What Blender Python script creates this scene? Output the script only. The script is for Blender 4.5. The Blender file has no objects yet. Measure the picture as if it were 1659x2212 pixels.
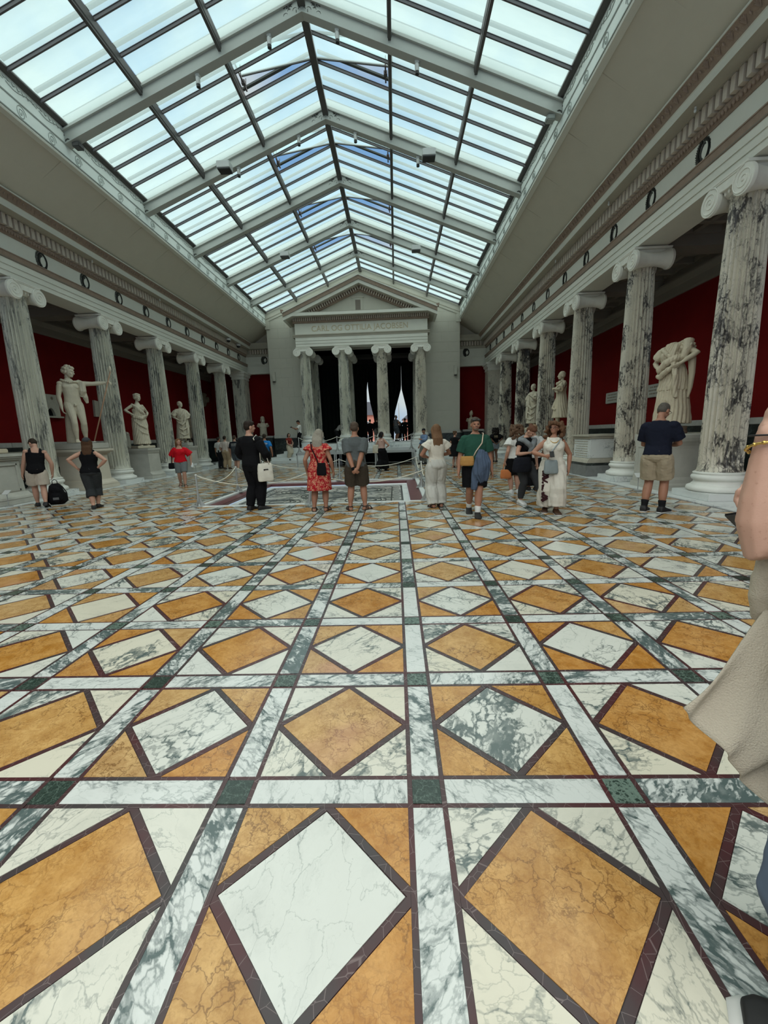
import bpy, bmesh, math, random
import numpy as np
from mathutils import Vector, Matrix

random.seed(7)
RNG = np.random.RandomState(7)
PI = math.pi
SC = bpy.context.scene
COL = SC.collection

# ------------------------------------------------------------------ camera
cam_data = bpy.data.cameras.new('camera')
cam = bpy.data.objects.new('camera', cam_data)
COL.objects.link(cam)
cam_data.sensor_fit = 'HORIZONTAL'
cam_data.sensor_width = 36.0
cam_data.lens = 36.0 * 892.66 / 1659.0
cam_data.clip_start = 0.05
cam_data.clip_end = 500


def camera_matrix(yaw, pitch, roll, loc):
    fwd0 = Vector((math.sin(yaw), math.cos(yaw), 0))
    right0 = Vector((math.cos(yaw), -math.sin(yaw), 0))
    up0 = Vector((0, 0, 1))
    fwd = fwd0 * math.cos(pitch) - up0 * math.sin(pitch)
    up = up0 * math.cos(pitch) + fwd0 * math.sin(pitch)
    r = right0 * math.cos(roll) + up * math.sin(roll)
    u = up * math.cos(roll) - right0 * math.sin(roll)
    m = Matrix(((r.x, u.x, -fwd.x, loc[0]), (r.y, u.y, -fwd.y, loc[1]), (r.z, u.z, -fwd.z, loc[2]), (0, 0, 0, 1)))
    return m


cam.matrix_world = camera_matrix(-0.03453906, 0.18415839, -0.03243241, (1.9992, -1.532, 1.5112))
SC.camera = cam

# ------------------------------------------------------------------ sky, daylight, exposure
world = bpy.data.worlds.new('sky')
SC.world = world
world.use_nodes = True
wn, wl = world.node_tree.nodes, world.node_tree.links
wn.clear()
w_out = wn.new('ShaderNodeOutputWorld')
w_bg = wn.new('ShaderNodeBackground')
w_tc = wn.new('ShaderNodeTexCoord')
w_map = wn.new('ShaderNodeMapping')
w_map.inputs['Location'].default_value = (4.992, -6.223, -17.219)
w_noise = wn.new('ShaderNodeTexNoise')
w_noise.inputs['Scale'].default_value = 3.2
w_noise.inputs['Detail'].default_value = 5
w_ramp = wn.new('ShaderNodeValToRGB')
w_ramp.color_ramp.elements[0].position = 0.40
w_ramp.color_ramp.elements[0].color = (0.27, 0.53, 0.90, 1)
w_ramp.color_ramp.elements[1].position = 0.56
w_ramp.color_ramp.elements[1].color = (0.85, 0.945, 0.935, 1)
wl.new(w_tc.outputs['Generated'], w_map.inputs['Vector'])
wl.new(w_map.outputs['Vector'], w_noise.inputs['Vector'])
wl.new(w_noise.outputs['Fac'], w_ramp.inputs['Fac'])
wl.new(w_ramp.outputs['Color'], w_bg.inputs['Color'])
w_bg.inputs['Strength'].default_value = 0.72
wl.new(w_bg.outputs['Background'], w_out.inputs['Surface'])

# bright cloud cover lighting the hall through the roof glass
sun_data = bpy.data.lights.new('daylight', 'SUN')
sun_data.energy = 6.9
sun_data.angle = math.radians(130)
sun_data.color = (1.0, 0.935, 0.855)
sun = bpy.data.objects.new('daylight', sun_data)
sun.rotation_euler = (math.radians(4), math.radians(-3), 0)
sun.location = (0, 10, 40)
COL.objects.link(sun)

SC.view_settings.view_transform = 'Standard'
SC.view_settings.look = 'None'
SC.view_settings.exposure = 0.0
SC.view_settings.gamma = 1.0
SC.view_settings.use_curve_mapping = False
SC.cycles.use_denoising = True
SC.cycles.max_bounces = 8
SC.cycles.diffuse_bounces = 4
SC.cycles.glossy_bounces = 3
SC.cycles.transmission_bounces = 4
SC.cycles.transparent_max_bounces = 12
SC.cycles.caustics_reflective = False
SC.cycles.caustics_refractive = False
SC.cycles.sample_clamp_indirect = 4.0


# ------------------------------------------------------------------ object helpers
def link(name, mesh, mat=None, parent=None, loc=None):
    o = bpy.data.objects.new(name, mesh)
    COL.objects.link(o)
    if mat is not None and len(mesh.materials) == 0:
        mesh.materials.append(mat)
    if parent is not None:
        o.parent = parent
    if loc is not None:
        o.location = loc
    return o


def tag(o, label=None, cat=None, group=None, kind=None):
    if label: o['label'] = label
    if cat: o['category'] = cat
    if group: o['group'] = group
    if kind: o['kind'] = kind
    return o


def empty(name, loc=(0, 0, 0), rz=0.0, label=None, cat=None, group=None, kind=None, parent=None):
    o = bpy.data.objects.new(name, None)
    o.empty_display_size = 0.2
    COL.objects.link(o)
    o.location = loc
    o.rotation_euler = (0, 0, rz)
    if parent is not None: o.parent = parent
    return tag(o, label, cat, group, kind)


def copy_tree(o, parent=None):
    c = o.copy()
    COL.objects.link(c)
    if parent is not None: c.parent = parent
    for ch in list(o.children):
        copy_tree(ch, c)
    return c


class MB:
    """collects boxes, lofts, lathes and tubes into one mesh"""
    def __init__(s):
        s.v = []; s.f = []

    def add(s, v, f):
        b = len(s.v)
        s.v.extend([tuple(map(float, p)) for p in v])
        s.f.extend([tuple(i + b for i in q) for q in f])
        return s

    def box(s, x0, x1, y0, y1, z0, z1):
        v = [(x0, y0, z0), (x1, y0, z0), (x1, y1, z0), (x0, y1, z0), (x0, y0, z1), (x1, y0, z1), (x1, y1, z1), (x0, y1, z1)]
        return s.add(v, [(3, 2, 1, 0), (4, 5, 6, 7), (0, 1, 5, 4), (1, 2, 6, 5), (2, 3, 7, 6), (3, 0, 4, 7)])

    def cbox(s, c, d, rot=None):
        x, y, z = d[0] / 2, d[1] / 2, d[2] / 2
        v = [Vector(p) for p in ((-x, -y, -z), (x, -y, -z), (x, y, -z), (-x, y, -z), (-x, -y, z), (x, -y, z), (x, y, z), (-x, y, z))]
        if rot is not None: v = [rot @ p for p in v]
        v = [p + Vector(c) for p in v]
        return s.add(v, [(3, 2, 1, 0), (4, 5, 6, 7), (0, 1, 5, 4), (1, 2, 6, 5), (2, 3, 7, 6), (3, 0, 4, 7)])

    def chamfer(s, c, d, b):
        """box with bevelled edges"""
        bm = bmesh.new()
        bmesh.ops.create_cube(bm, size=1)
        for v in bm.verts: v.co = Vector((v.co.x * d[0] + c[0], v.co.y * d[1] + c[1], v.co.z * d[2] + c[2]))
        bmesh.ops.bevel(bm, geom=bm.edges[:], offset=b, segments=2, affect='EDGES')
        bm.verts.index_update()
        s.add([v.co for v in bm.verts], [[v.index for v in f.verts] for f in bm.faces])
        bm.free()
        return s

    def prism(s, poly, axis, a, b):
        """extrude 2-D polygon along axis ('x','y','z') from a to b"""
        n = len(poly)
        def P(p, t):
            return {'x': (t, p[0], p[1]), 'y': (p[0], t, p[1]), 'z': (p[0], p[1], t)}[axis]
        v = [P(p, a) for p in poly] + [P(p, b) for p in poly]
        f = [tuple(range(n))[::-1], tuple(range(n, 2 * n))] + [(i, (i + 1) % n, n + (i + 1) % n, n + i) for i in range(n)]
        return s.add(v, f)

    def lathe(s, prof, c=(0, 0, 0), n=24, axis='z', caps=True):
        v = []; f = []
        for r, z in prof:
            for k in range(n):
                a = 2 * PI * k / n
                p = (r * math.cos(a), r * math.sin(a), z)
                if axis == 'x': p = (z, r * math.cos(a), r * math.sin(a))
                if axis == 'y': p = (r * math.cos(a), z, r * math.sin(a))
                v.append((p[0] + c[0], p[1] + c[1], p[2] + c[2]))
        for i in range(len(prof) - 1):
            for k in range(n):
                f.append((i * n + k, i * n + (k + 1) % n, (i + 1) * n + (k + 1) % n, (i + 1) * n + k))
        if caps:
            f.append(tuple(range(n))[::-1])
            f.append(tuple((len(prof) - 1) * n + k for k in range(n)))
        return s.add(v, f)

    def tube(s, pts, r, n=8, caps=True, squash=None):
        v, f = loft_circ(pts, r, n)
        s.add(v, f)
        return s

    def mesh(s, name, smooth=False):
        m = bpy.data.meshes.new(name)
        m.from_pydata(s.v, [], s.f)
        m.update()
        if smooth:
            m.polygons.foreach_set('use_smooth', [True] * len(m.polygons))
        return m

    def build(s, name, mat, parent=None, smooth=False, recalc=True, loc=None, angle=None):
        m = s.mesh(name)
        if recalc:
            bm = bmesh.new(); bm.from_mesh(m)
            bmesh.ops.recalc_face_normals(bm, faces=bm.faces)
            bm.to_mesh(m); bm.free()
        if smooth:
            m.polygons.foreach_set('use_smooth', [True] * len(m.polygons))
            if angle is not None:
                m.set_sharp_from_angle(angle=math.radians(angle))
        return link(name, m, mat, parent, loc)


def loft_circ(pts, r, n=8, flat=1.0):
    pts = [Vector(p) for p in pts]
    m = len(pts)
    if not hasattr(r, '__len__'): r = [r] * m
    t0 = (pts[1] - pts[0]).normalized()
    ref = Vector((0, 0, 1)) if abs(t0.z) < 0.9 else Vector((0, 1, 0))
    u = t0.cross(ref).normalized(); w = u.cross(t0).normalized()
    v = []; f = []
    for i, p in enumerate(pts):
        if i == 0: t = pts[1] - pts[0]
        elif i == m - 1: t = pts[-1] - pts[-2]
        else: t = pts[i + 1] - pts[i - 1]
        t.normalize()
        u = (u - t * u.dot(t)).normalized(); w = t.cross(u).normalized()
        for k in range(n):
            a = 2 * PI * k / n
            v.append(p + (u * math.cos(a) + w * math.sin(a) * flat) * r[i])
    for i in range(m - 1):
        for k in range(n):
            f.append((i * n + k, i * n + (k + 1) % n, (i + 1) * n + (k + 1) % n, (i + 1) * n + k))
    f.append(tuple(range(n))[::-1]); f.append(tuple((m - 1) * n + k for k in range(n)))
    return v, f


# ------------------------------------------------------------------ material helpers
MATS = {}


class NT:
    def __init__(s, name):
        s.m = bpy.data.materials.new(name)
        s.m.use_nodes = True
        s.n, s.l = s.m.node_tree.nodes, s.m.node_tree.links
        s.b = s.n['Principled BSDF']
        MATS[name] = s.m

    def node(s, t, **kw):
        n = s.n.new(t)
        for k, v in kw.items():
            if k in ('operation', 'blend_type', 'feature', 'data_type', 'noise_dimensions', 'wave_type', 'bands_direction', 'distance', 'clamp_factor'):
                setattr(n, k, v)
        return n

    def set(s, sock, v):
        if hasattr(v, 'is_linked') or isinstance(v, bpy.types.NodeSocket): s.l.new(v, sock)
        else: sock.default_value = v

    def math(s, op, a, b=None, c=None):
        n = s.node('ShaderNodeMath', operation=op)
        s.set(n.inputs[0], a)
        if b is not None: s.set(n.inputs[1], b)
        if c is not None: s.set(n.inputs[2], c)
        return n.outputs[0]

    def vmath(s, op, a, b=None, scale=None):
        n = s.node('ShaderNodeVectorMath', operation=op)
        s.set(n.inputs[0], a)
        if b is not None: s.set(n.inputs[1], b)
        if scale is not None: s.set(n.inputs['Scale'], scale)
        return n.outputs[0]

    def mix(s, fac, a, b, blend='MIX'):
        n = s.node('ShaderNodeMix', data_type='RGBA', blend_type=blend)
        s.set(n.inputs[0], fac); s.set(n.inputs[6], a if not isinstance(a, tuple) else (*a[:3], 1)); s.set(n.inputs[7], b if not isinstance(b, tuple) else (*b[:3], 1))
        return n.outputs[2]

    def noise(s, vec, scale, detail=4, rough=0.5, out='Fac'):
        n = s.node('ShaderNodeTexNoise')
        s.l.new(vec, n.inputs['Vector'])
        n.inputs['Scale'].default_value = scale; n.inputs['Detail'].default_value = detail; n.inputs['Roughness'].default_value = rough
        return n.outputs[out]

    def vor(s, vec, scale, feature='DISTANCE_TO_EDGE', out='Distance'):
        n = s.node('ShaderNodeTexVoronoi', feature=feature)
        s.l.new(vec, n.inputs['Vector'])
        n.inputs['Scale'].default_value = scale
        return n.outputs[out]

    def ramp(s, fac, stops):
        n = s.node('ShaderNodeValToRGB')
        e = n.color_ramp.elements
        while len(e) < len(stops): e.new(0.5)
        for i, (p, c) in enumerate(stops):
            e[i].position = p; e[i].color = (*c, 1) if len(c) == 3 else c
        s.l.new(fac, n.inputs['Fac'])
        return n.outputs['Color']

    def step(s, fac, a, b):
        n = s.node('ShaderNodeMapRange')
        n.interpolation_type = 'SMOOTHSTEP'
        s.l.new(fac, n.inputs[0]); s.set(n.inputs[1], a); s.set(n.inputs[2], b)
        return n.outputs[0]

    def obj(s):
        return s.node('ShaderNodeTexCoord').outputs['Object']

    def pos(s):
        return s.node('ShaderNodeNewGeometry').outputs['Position']

    def rnd(s):
        """one random number per piece, whether the piece is an object or an island of a joined mesh"""
        a = s.node('ShaderNodeObjectInfo').outputs['Random']
        b = s.node('ShaderNodeNewGeometry').outputs['Random Per Island']
        return s.math('FRACT', s.math('ADD', s.math('MULTIPLY', a, 17.31), s.math('MULTIPLY', b, 5.73)))

    def bump(s, h, strength=0.3, dist=0.01):
        n = s.node('ShaderNodeBump')
        n.inputs['Strength'].default_value = strength; n.inputs['Distance'].default_value = dist
        s.l.new(h, n.inputs['Height']); s.l.new(n.outputs['Normal'], s.b.inputs['Normal'])

    def base(s, col, rough=0.5, spec=0.5, metal=0.0):
        s.set(s.b.inputs['Base Color'], (*col, 1) if isinstance(col, tuple) and len(col) == 3 else col)
        s.set(s.b.inputs['Roughness'], rough)
        s.b.inputs['Specular IOR Level'].default_value = spec
        s.b.inputs['Metallic'].default_value = metal
        return s.m


def plain(name, col, rough=0.6, spec=0.3, metal=0.0, var=0.0, vscale=6.0, bump=0.0, bscale=60.0):
    """one colour with a soft mottling and an optional grain"""
    t = NT(name)
    if var or bump:
        co = t.obj()
    c = col
    if var:
        n = t.noise(co, vscale, 5, 0.6)
        c = t.mix(n, tuple(x * (1 - var) for x in col), tuple(min(1, x * (1 + var)) for x in col))
    t.base(c, rough, spec, metal)
    if bump:
        t.bump(t.noise(co, bscale, 3), bump, 0.01)
    return t.m


def marble(name, light, dark, scale=6.0, width=0.07, cover=(0.35, 0.62), stretch=(1, 1, 1), rough=0.14, use_pos=True, warm=None, extra=0.0, spec=0.5, pieces=True, spin=True, minc=0.18):
    """pale stone with clumped dark veins; every piece gets its own piece of the pattern"""
    t = NT(name)
    co = t.pos() if use_pos else t.obj()
    r = t.rnd() if pieces else None
    if pieces:
        off = t.vmath('SCALE', (31.0, 57.0, 13.0), scale=r)
        if use_pos and spin:
            rot = t.node('ShaderNodeVectorRotate'); rot.rotation_type = 'Z_AXIS'
            t.l.new(co, rot.inputs['Vector']); t.l.new(t.math('MULTIPLY', r, 40.0), rot.inputs['Angle'])
            co = rot.outputs[0]
        co = t.vmath('ADD', co, off)
    co = t.vmath('MULTIPLY', co, stretch)
    w1 = t.noise(co, scale * 0.4, 4, 0.6, 'Color')
    co2 = t.vmath('ADD', co, t.vmath('SCALE', t.vmath('SUBTRACT', w1, (0.5, 0.5, 0.5)), scale=2.2 / scale))
    w2 = t.noise(co, scale * 2.5, 4, 0.65, 'Color')
    co2 = t.vmath('ADD', co2, t.vmath('SCALE', t.vmath('SUBTRACT', w2, (0.5, 0.5, 0.5)), scale=0.55 / scale))
    e1 = t.vor(co2, scale)
    e2 = t.vor(co2, scale * 2.7)
    clump = t.step(t.noise(co2, scale * 0.45, 4, 0.6), cover[0], cover[1])
    if pieces:
        clump = t.math('MULTIPLY', clump, t.math('ADD', minc, t.math('MULTIPLY', 1.12 - minc * .5, t.math('FRACT', t.math('MULTIPLY', r, 7.7)))))
    v1 = t.math('SUBTRACT', 1.0, t.step(e1, 0.0, t.math('MULTIPLY_ADD', clump, width * 2.6, width * .16)))
    v2 = t.math('SUBTRACT', 1.0, t.step(e2, 0.0, t.math('MULTIPLY_ADD', clump, width * 3.6, 0.002)))
    v2 = t.math('MULTIPLY', v2, clump)
    v1 = t.math('MULTIPLY', v1, t.math('MULTIPLY_ADD', clump, 0.70, 0.25))
    v = t.math('MINIMUM', 1.0, t.math('ADD', v1, v2))
    v = t.math('MULTIPLY', v, t.math('MULTIPLY_ADD', t.noise(co, scale * 3, 3), 0.7, 0.62))
    lo = light
    if warm is not None:
        sel = t.math('FRACT', t.math('MULTIPLY', r, 3.3)) if pieces else t.noise(co, scale * 0.2, 2)
        lo = t.mix(sel, light, warm)
    lo = t.mix(t.math('MULTIPLY', t.step(t.noise(co2, scale * 0.8, 5, 0.65), 0.45, 0.75), 0.15), lo, dark)
    c = t.mix(v, lo, dark)
    if extra:
        g = t.math('MULTIPLY', t.noise(co, scale * 0.8, 5, 0.65), extra)
        c = t.mix(g, c, dark)
    t.base(c, rough, spec)
    return t.m


def ochre(name):
    t = NT(name)
    co = t.pos(); r = t.rnd()
    off = t.vmath('SCALE', (23.0, 41.0, 11.0), scale=r)
    co = t.vmath('ADD', co, off)
    w = t.noise(co, 5.0, 5, 0.65, 'Color')
    co2 = t.vmath('ADD', co, t.vmath('SCALE', t.vmath('SUBTRACT', w, (0.5, 0.5, 0.5)), scale=0.20))
    base = t.ramp(t.math('FRACT', t.math('MULTIPLY', r, 5.1)), [(0.0, (0.46, 0.305, 0.135)), (0.25, (0.47, 0.265, 0.075)), (0.5, (0.45, 0.205, 0.030)), (0.75, (0.42, 0.165, 0.016)), (0.92, (0.44, 0.23, 0.06)), (1.0, (0.50, 0.345, 0.18))])
    mot = t.noise(co2, 8.0, 8, 0.72)
    c = t.mix(t.step(mot, 0.30, 0.70), t.mix(0.45, base, (0.20, 0.075, 0.012)), t.mix(0.30, base, (0.66, 0.45, 0.20)))
    grain = t.noise(co, 60.0, 4, 0.7)
    c = t.mix(t.math('MULTIPLY', t.step(grain, 0.45, 0.75), 0.35), c, (0.20, 0.085, 0.02))
    v = t.math('SUBTRACT', 1.0, t.step(t.vor(co2, 14.0), 0.0, 0.055))
    v = t.math('MULTIPLY', v, t.step(t.noise(co, 3.0, 3), 0.40, 0.62))
    c = t.mix(t.math('MULTIPLY', v, 0.65), c, (0.10, 0.04, 0.01))
    v3 = t.math('SUBTRACT', 1.0, t.step(t.vor(co2, 34.0), 0.0, 0.10))
    v3 = t.math('MULTIPLY', v3, t.step(t.noise(co, 5.0, 4), 0.38, 0.6))
    c = t.mix(t.math('MULTIPLY', v3, 0.38), c, (0.15, 0.06, 0.012))
    pk = t.math('MULTIPLY', t.step(t.noise(t.vmath('ADD', co, (5.0, 9.0, 0.0)), 1.3, 3), 0.60, 0.75), 0.35)
    c = t.mix(pk, c, (0.42, 0.20, 0.15))
    t.base(c, 0.16, 0.5)
    return t.m

# ------------------------------------------------------------------ materials of the building
M_white = marble('white marble inlay', (0.535, 0.555, 0.51), (0.080, 0.105, 0.10), scale=6.5, width=0.055, cover=(0.38, 0.62), stretch=(1, 0.6, 1), warm=(0.55, 0.52, 0.41))
M_band = marble('veined band marble', (0.535, 0.56, 0.53), (0.070, 0.098, 0.095), scale=11.0, width=0.10, cover=(0.34, 0.60), stretch=(1, 0.5, 1))
M_green = marble('green marble', (0.016, 0.030, 0.023), (0.12, 0.17, 0.14), scale=20.0, width=0.06, cover=(0.2, 0.5), rough=0.2)
M_ochre = ochre('ochre marble')
_t = NT('maroon inlay')
_co = _t.pos()
_c = _t.mix(_t.step(_t.noise(_co, 2.3, 4), 0.35, 0.65), (0.060, 0.015, 0.017), (0.040, 0.032, 0.032))
_v = _t.math('SUBTRACT', 1.0, _t.step(_t.vor(_co, 16.0), 0.0, 0.02))
M_maroon = _t.base(_t.mix(_t.math('MULTIPLY', _v, 0.35), _c, (0.30, 0.24, 0.23)), 0.25, 0.5)
M_step = marble('pale step marble', (0.66, 0.68, 0.66), (0.30, 0.32, 0.33), scale=2.2, width=0.03, cover=(0.45, 0.7), rough=0.35, pieces=False)
M_colR = marble('breccia column marble', (0.66, 0.61, 0.50), (0.050, 0.045, 0.043), scale=3.4, width=0.085, cover=(0.38, 0.68), stretch=(1.7, 1.7, 0.9), rough=0.4, use_pos=False, extra=0.30, spec=0.35, minc=0.55)
M_colL = marble('streaked column marble', (0.66, 0.64, 0.53), (0.135, 0.135, 0.125), scale=3.6, width=0.10, cover=(0.40, 0.72), stretch=(2.2, 2.2, 0.5), rough=0.4, use_pos=False, extra=0.45, spec=0.35, minc=0.6)
M_cap = plain('capital stone', (0.72, 0.705, 0.63), 0.6, 0.3, var=0.16, vscale=4, bump=0.15)
M_base = plain('base stone', (0.70, 0.70, 0.65), 0.5, 0.3, var=0.14, vscale=4, bump=0.1)
M_stone = plain('grey plaster', (0.47, 0.455, 0.385), 0.75, 0.25, var=0.10, vscale=1.3, bump=0.12, bscale=40)
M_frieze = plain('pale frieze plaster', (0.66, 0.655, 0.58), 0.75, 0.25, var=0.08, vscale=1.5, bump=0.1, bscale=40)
M_brown = plain('brown painted moulding', (0.29, 0.215, 0.165), 0.7, 0.25, var=0.25, vscale=9, bump=0.6, bscale=45)
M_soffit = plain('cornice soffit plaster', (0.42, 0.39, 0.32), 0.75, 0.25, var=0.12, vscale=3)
M_dentil = plain('dentil plaster', (0.54, 0.47, 0.395), 0.75, 0.25, var=0.15, vscale=5)
M_cove = plain('cove plaster', (0.56, 0.525, 0.435), 0.8, 0.2, var=0.06, vscale=2.0, bump=0.1, bscale=60)
M_curb = plain('painted curb board', (0.80, 0.85, 0.80), 0.6, 0.3, var=0.05, vscale=3)
M_orn = plain('painted ornament', (0.30, 0.325, 0.30), 0.7, 0.2)
M_ornd = plain('dark painted ornament', (0.095, 0.095, 0.085), 0.7, 0.2)
M_iron = plain('grey painted iron', (0.42, 0.435, 0.40), 0.55, 0.35, var=0.06, vscale=5)
M_irond = plain('dark glazing iron', (0.085, 0.082, 0.078), 0.55, 0.3, var=0.2, vscale=4)
M_bar = plain('glazing bar', (0.11, 0.105, 0.11), 0.5, 0.3)
M_cap2 = plain('outer glazing cap', (0.09, 0.095, 0.088), 0.7, 0.2)
M_red = plain('crimson wall', (0.15, 0.0040, 0.0035), 0.85, 0.15, var=0.22, vscale=1.4, bump=0.1, bscale=80)
M_dado = marble('dark dado marble', (0.010, 0.013, 0.012), (0.06, 0.075, 0.07), scale=4, width=0.03, rough=0.3, use_pos=True, pieces=False)
M_dadotop = plain('dado capping marble', (0.42, 0.41, 0.37), 0.5, 0.3, var=0.25, vscale=6)
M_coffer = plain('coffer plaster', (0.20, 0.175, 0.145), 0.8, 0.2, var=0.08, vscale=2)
M_wreath = plain('painted wreath', (0.062, 0.062, 0.055), 0.8, 0.2, var=0.35, vscale=30)
M_gold = plain('faded gilt lettering', (0.54, 0.46, 0.31), 0.6, 0.3)
M_black = plain('black fabric', (0.008, 0.008, 0.009), 0.9, 0.1)
M_curtain = plain('dark green curtain', (0.010, 0.016, 0.012), 0.9, 0.1, var=0.3, vscale=5)
M_steel = plain('grey steel', (0.36, 0.37, 0.36), 0.35, 0.5, 0.3)
M_rope = plain('cream rope', (0.66, 0.63, 0.53), 0.85, 0.1, bump=0.5, bscale=150)
M_lampw = plain('white lamp housing', (0.55, 0.56, 0.54), 0.4, 0.5)
M_lampb = plain('dark lamp mouth', (0.02, 0.02, 0.02), 0.4, 0.4)

# roof glass: clouded, slightly blue-green, lets most of the daylight through
_t = NT('clouded roof glass')
_t.n.remove(_t.b)
_o = _t.n['Material Output']
_tr = _t.node('ShaderNodeBsdfTransparent'); _tl = _t.node('ShaderNodeBsdfTranslucent'); _gl = _t.node('ShaderNodeBsdfGlossy')
_co = _t.pos()
_n = _t.noise(_t.vmath('MULTIPLY', _co, (0.6, 3.0, 0.6)), 1.6, 4)
_t.l.new(_t.mix(_n, (0.80, 0.88, 0.88), (0.90, 0.96, 0.955)), _tr.inputs['Color'])
_tl.inputs['Color'].default_value = (0.70, 0.86, 0.85, 1)
_gl.inputs['Roughness'].default_value = 0.2
_m1 = _t.node('ShaderNodeMixShader'); _m1.inputs[0].default_value = 0.20
_t.l.new(_tr.outputs[0], _m1.inputs[1]); _t.l.new(_tl.outputs[0], _m1.inputs[2])
_m2 = _t.node('ShaderNodeMixShader'); _m2.inputs[0].default_value = 0.03
_t.l.new(_m1.outputs[0], _m2.inputs[1]); _t.l.new(_gl.outputs[0], _m2.inputs[2])
_t.l.new(_m2.outputs[0], _o.inputs['Surface'])
M_glass = _t.m

# ------------------------------------------------------------------ floor of inlaid marble
G = 0.83            # pitch of the pattern
GX = 2.09           # a band line runs here
HB = 0.060          # half width of a band's white stone
FW = 0.022          # width of a maroon fillet
HC = G / 2 - HB - FW  # half a field
TH = 0.004
POOL = (-2.62, 2.62, 7.83, 12.75)   # opening for the sunken mosaic (x0,x1,y0,y1)

floor = MB()
FX, FY0, FY1 = 7.95, -4.2, 27.2
floor.box(-FX, FX, FY0, POOL[2], -0.12, -TH)
floor.box(-FX, FX, POOL[3], FY1, -0.12, -TH)
floor.box(-FX, POOL[0], POOL[2], POOL[3], -0.12, -TH)
floor.box(POOL[1], FX, POOL[2], POOL[3], -0.12, -TH)
FLOOR = floor.build('floor', M_maroon)
tag(FLOOR, 'marble floor of ochre and white lozenges in bands of veined marble', kind='structure')


def clip_poly(poly):
    """cut a convex floor polygon where it would lie over the sunken mosaic; None when it lies wholly inside"""
    x0, x1, y0, y1 = POOL[0] - 0.10, POOL[1] + 0.10, POOL[2] - 0.03, POOL[3] + 0.10
    xs = [p[0] for p in poly]; ys = [p[1] for p in poly]
    if max(xs) <= x0 or min(xs) >= x1 or max(ys) <= y0 or min(ys) >= y1: return poly
    def half(pl, ax, lim, sgn):
        out = []
        for i in range(len(pl)):
            a, b = pl[i], pl[(i + 1) % len(pl)]
            da, db = sgn * (a[ax] - lim), sgn * (b[ax] - lim)
            if da <= 0: out.append(a)
            if da * db < 0:
                t = da / (da - db)
                out.append((a[0] + (b[0] - a[0]) * t, a[1] + (b[1] - a[1]) * t))
        return out if len(out) >= 3 else None
    best, ba = None, 1e-3
    for ax, lim, sgn in ((0, x0, 1), (0, x1, -1), (1, y0, 1), (1, y1, -1)):
        q = half(poly, ax, lim, sgn)
        if q:
            A = abs(sum(q[i][0] * q[(i + 1) % len(q)][1] - q[(i + 1) % len(q)][0] * q[i][1] for i in range(len(q)))) / 2
            if A > ba: best, ba = q, A
    return best


def slab(poly):
    n = len(poly)
    v = [(x, y, -TH - 0.002) for x, y in poly] + [(x, y, 0.0) for x, y in poly]
    f = [tuple(range(n, 2 * n))] + [(i, (i + 1) % n, n + (i + 1) % n, n + i) for i in range(n)]
    return v, f


_d = HC - FW * 0.72           # lozenge half diagonal
_t0 = HC - 0.003
pieces = {'lozenge_tile': [], 'corner_tile': [], 'band_tile': [], 'square_tile': [], 'fillet_strip': []}
cam_xy = np.array((2.0, -1.53))
for c in range(-12, 7):
    for r in range(-4, 33):
        x0 = GX + c * G; y0 = r * G
        cx, cy = x0 + G / 2, y0 + G / 2
        dist = math.hypot(cx - 2.0, cy + 1.53)
        if cy < -2.6 or (cy < -1.2 and abs(cx - 2) > 3): continue
        yellow = (c + r) % 2 != 0
        mt = M_ochre if yellow else M_white
        mo = M_white if yellow else M_ochre
        j = [RNG.uniform(-0.003, 0.003) for _ in range(4)]
        pieces['lozenge_tile'].append((dist, mt, [(cx + _d + j[0], cy), (cx, cy + _d + j[1]), (cx - _d + j[2], cy), (cx, cy - _d + j[3])]))
        a = HC - FW * 1.5
        for sx, sy in ((1, 1), (-1, 1), (-1, -1), (1, -1)):
            P = [(cx + sx * HC, cy + sy * HC), (cx + sx * (HC - a), cy + sy * HC), (cx + sx * HC, cy + sy * (HC - a))]
            if sx * sy < 0: P = P[::-1]
            pieces['corner_tile'].append((dist + 0.01 * sy, mo, P))
            if dist < 4.3:
                # maroon fillet on the lozenge's edge
                e0 = (cx + sx * HC, cy); e1 = (cx, cy + sy * HC)
                q = _d + 0.004
                f0 = (cx + sx * q, cy); f1 = (cx, cy + sy * q)
                g0 = (cx + sx * HC, cy + sy * (HC - a - 0.004)); g1 = (cx + sx * (HC - a - 0.004), cy + sy * HC)
                pieces['fillet_strip'].append((dist, M_maroon, [f0, e0, g0, g1, e1, f1] if sx * sy > 0 else [f1, e1, g1, g0, e0, f0]))
        pieces['band_tile'].append((dist, M_band, [(x0 - HB, cy - HC), (x0 + HB, cy - HC), (x0 + HB, cy + HC), (x0 - HB, cy + HC)]))
        pieces['band_tile'].append((dist - 0.1, M_band, [(cx - HC, y0 - HB), (cx + HC, y0 - HB), (cx + HC, y0 + HB), (cx - HC, y0 + HB)]))
        pieces['square_tile'].append((dist, M_green, [(x0 - HB, y0 - HB), (x0 + HB, y0 - HB), (x0 + HB, y0 + HB), (x0 - HB, y0 + HB)]))
        if dist < 4.0:
            for s_ in (-1, 1):
                e = x0 + s_ * (HB + FW / 2); h = FW / 2 - 0.001
                pieces['fillet_strip'].append((dist, M_maroon, [(e - h, y0 - HB - FW), (e + h, y0 - HB - FW), (e + h, y0 + G - HB - FW - .001), (e - h, y0 + G - HB - FW - .001)]))
                e = y0 + s_ * (HB + FW / 2)
                pieces['fillet_strip'].append((dist, M_maroon, [(cx - HC, e - h), (cx + HC, e - h), (cx + HC, e + h), (cx - HC, e + h)]))

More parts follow.
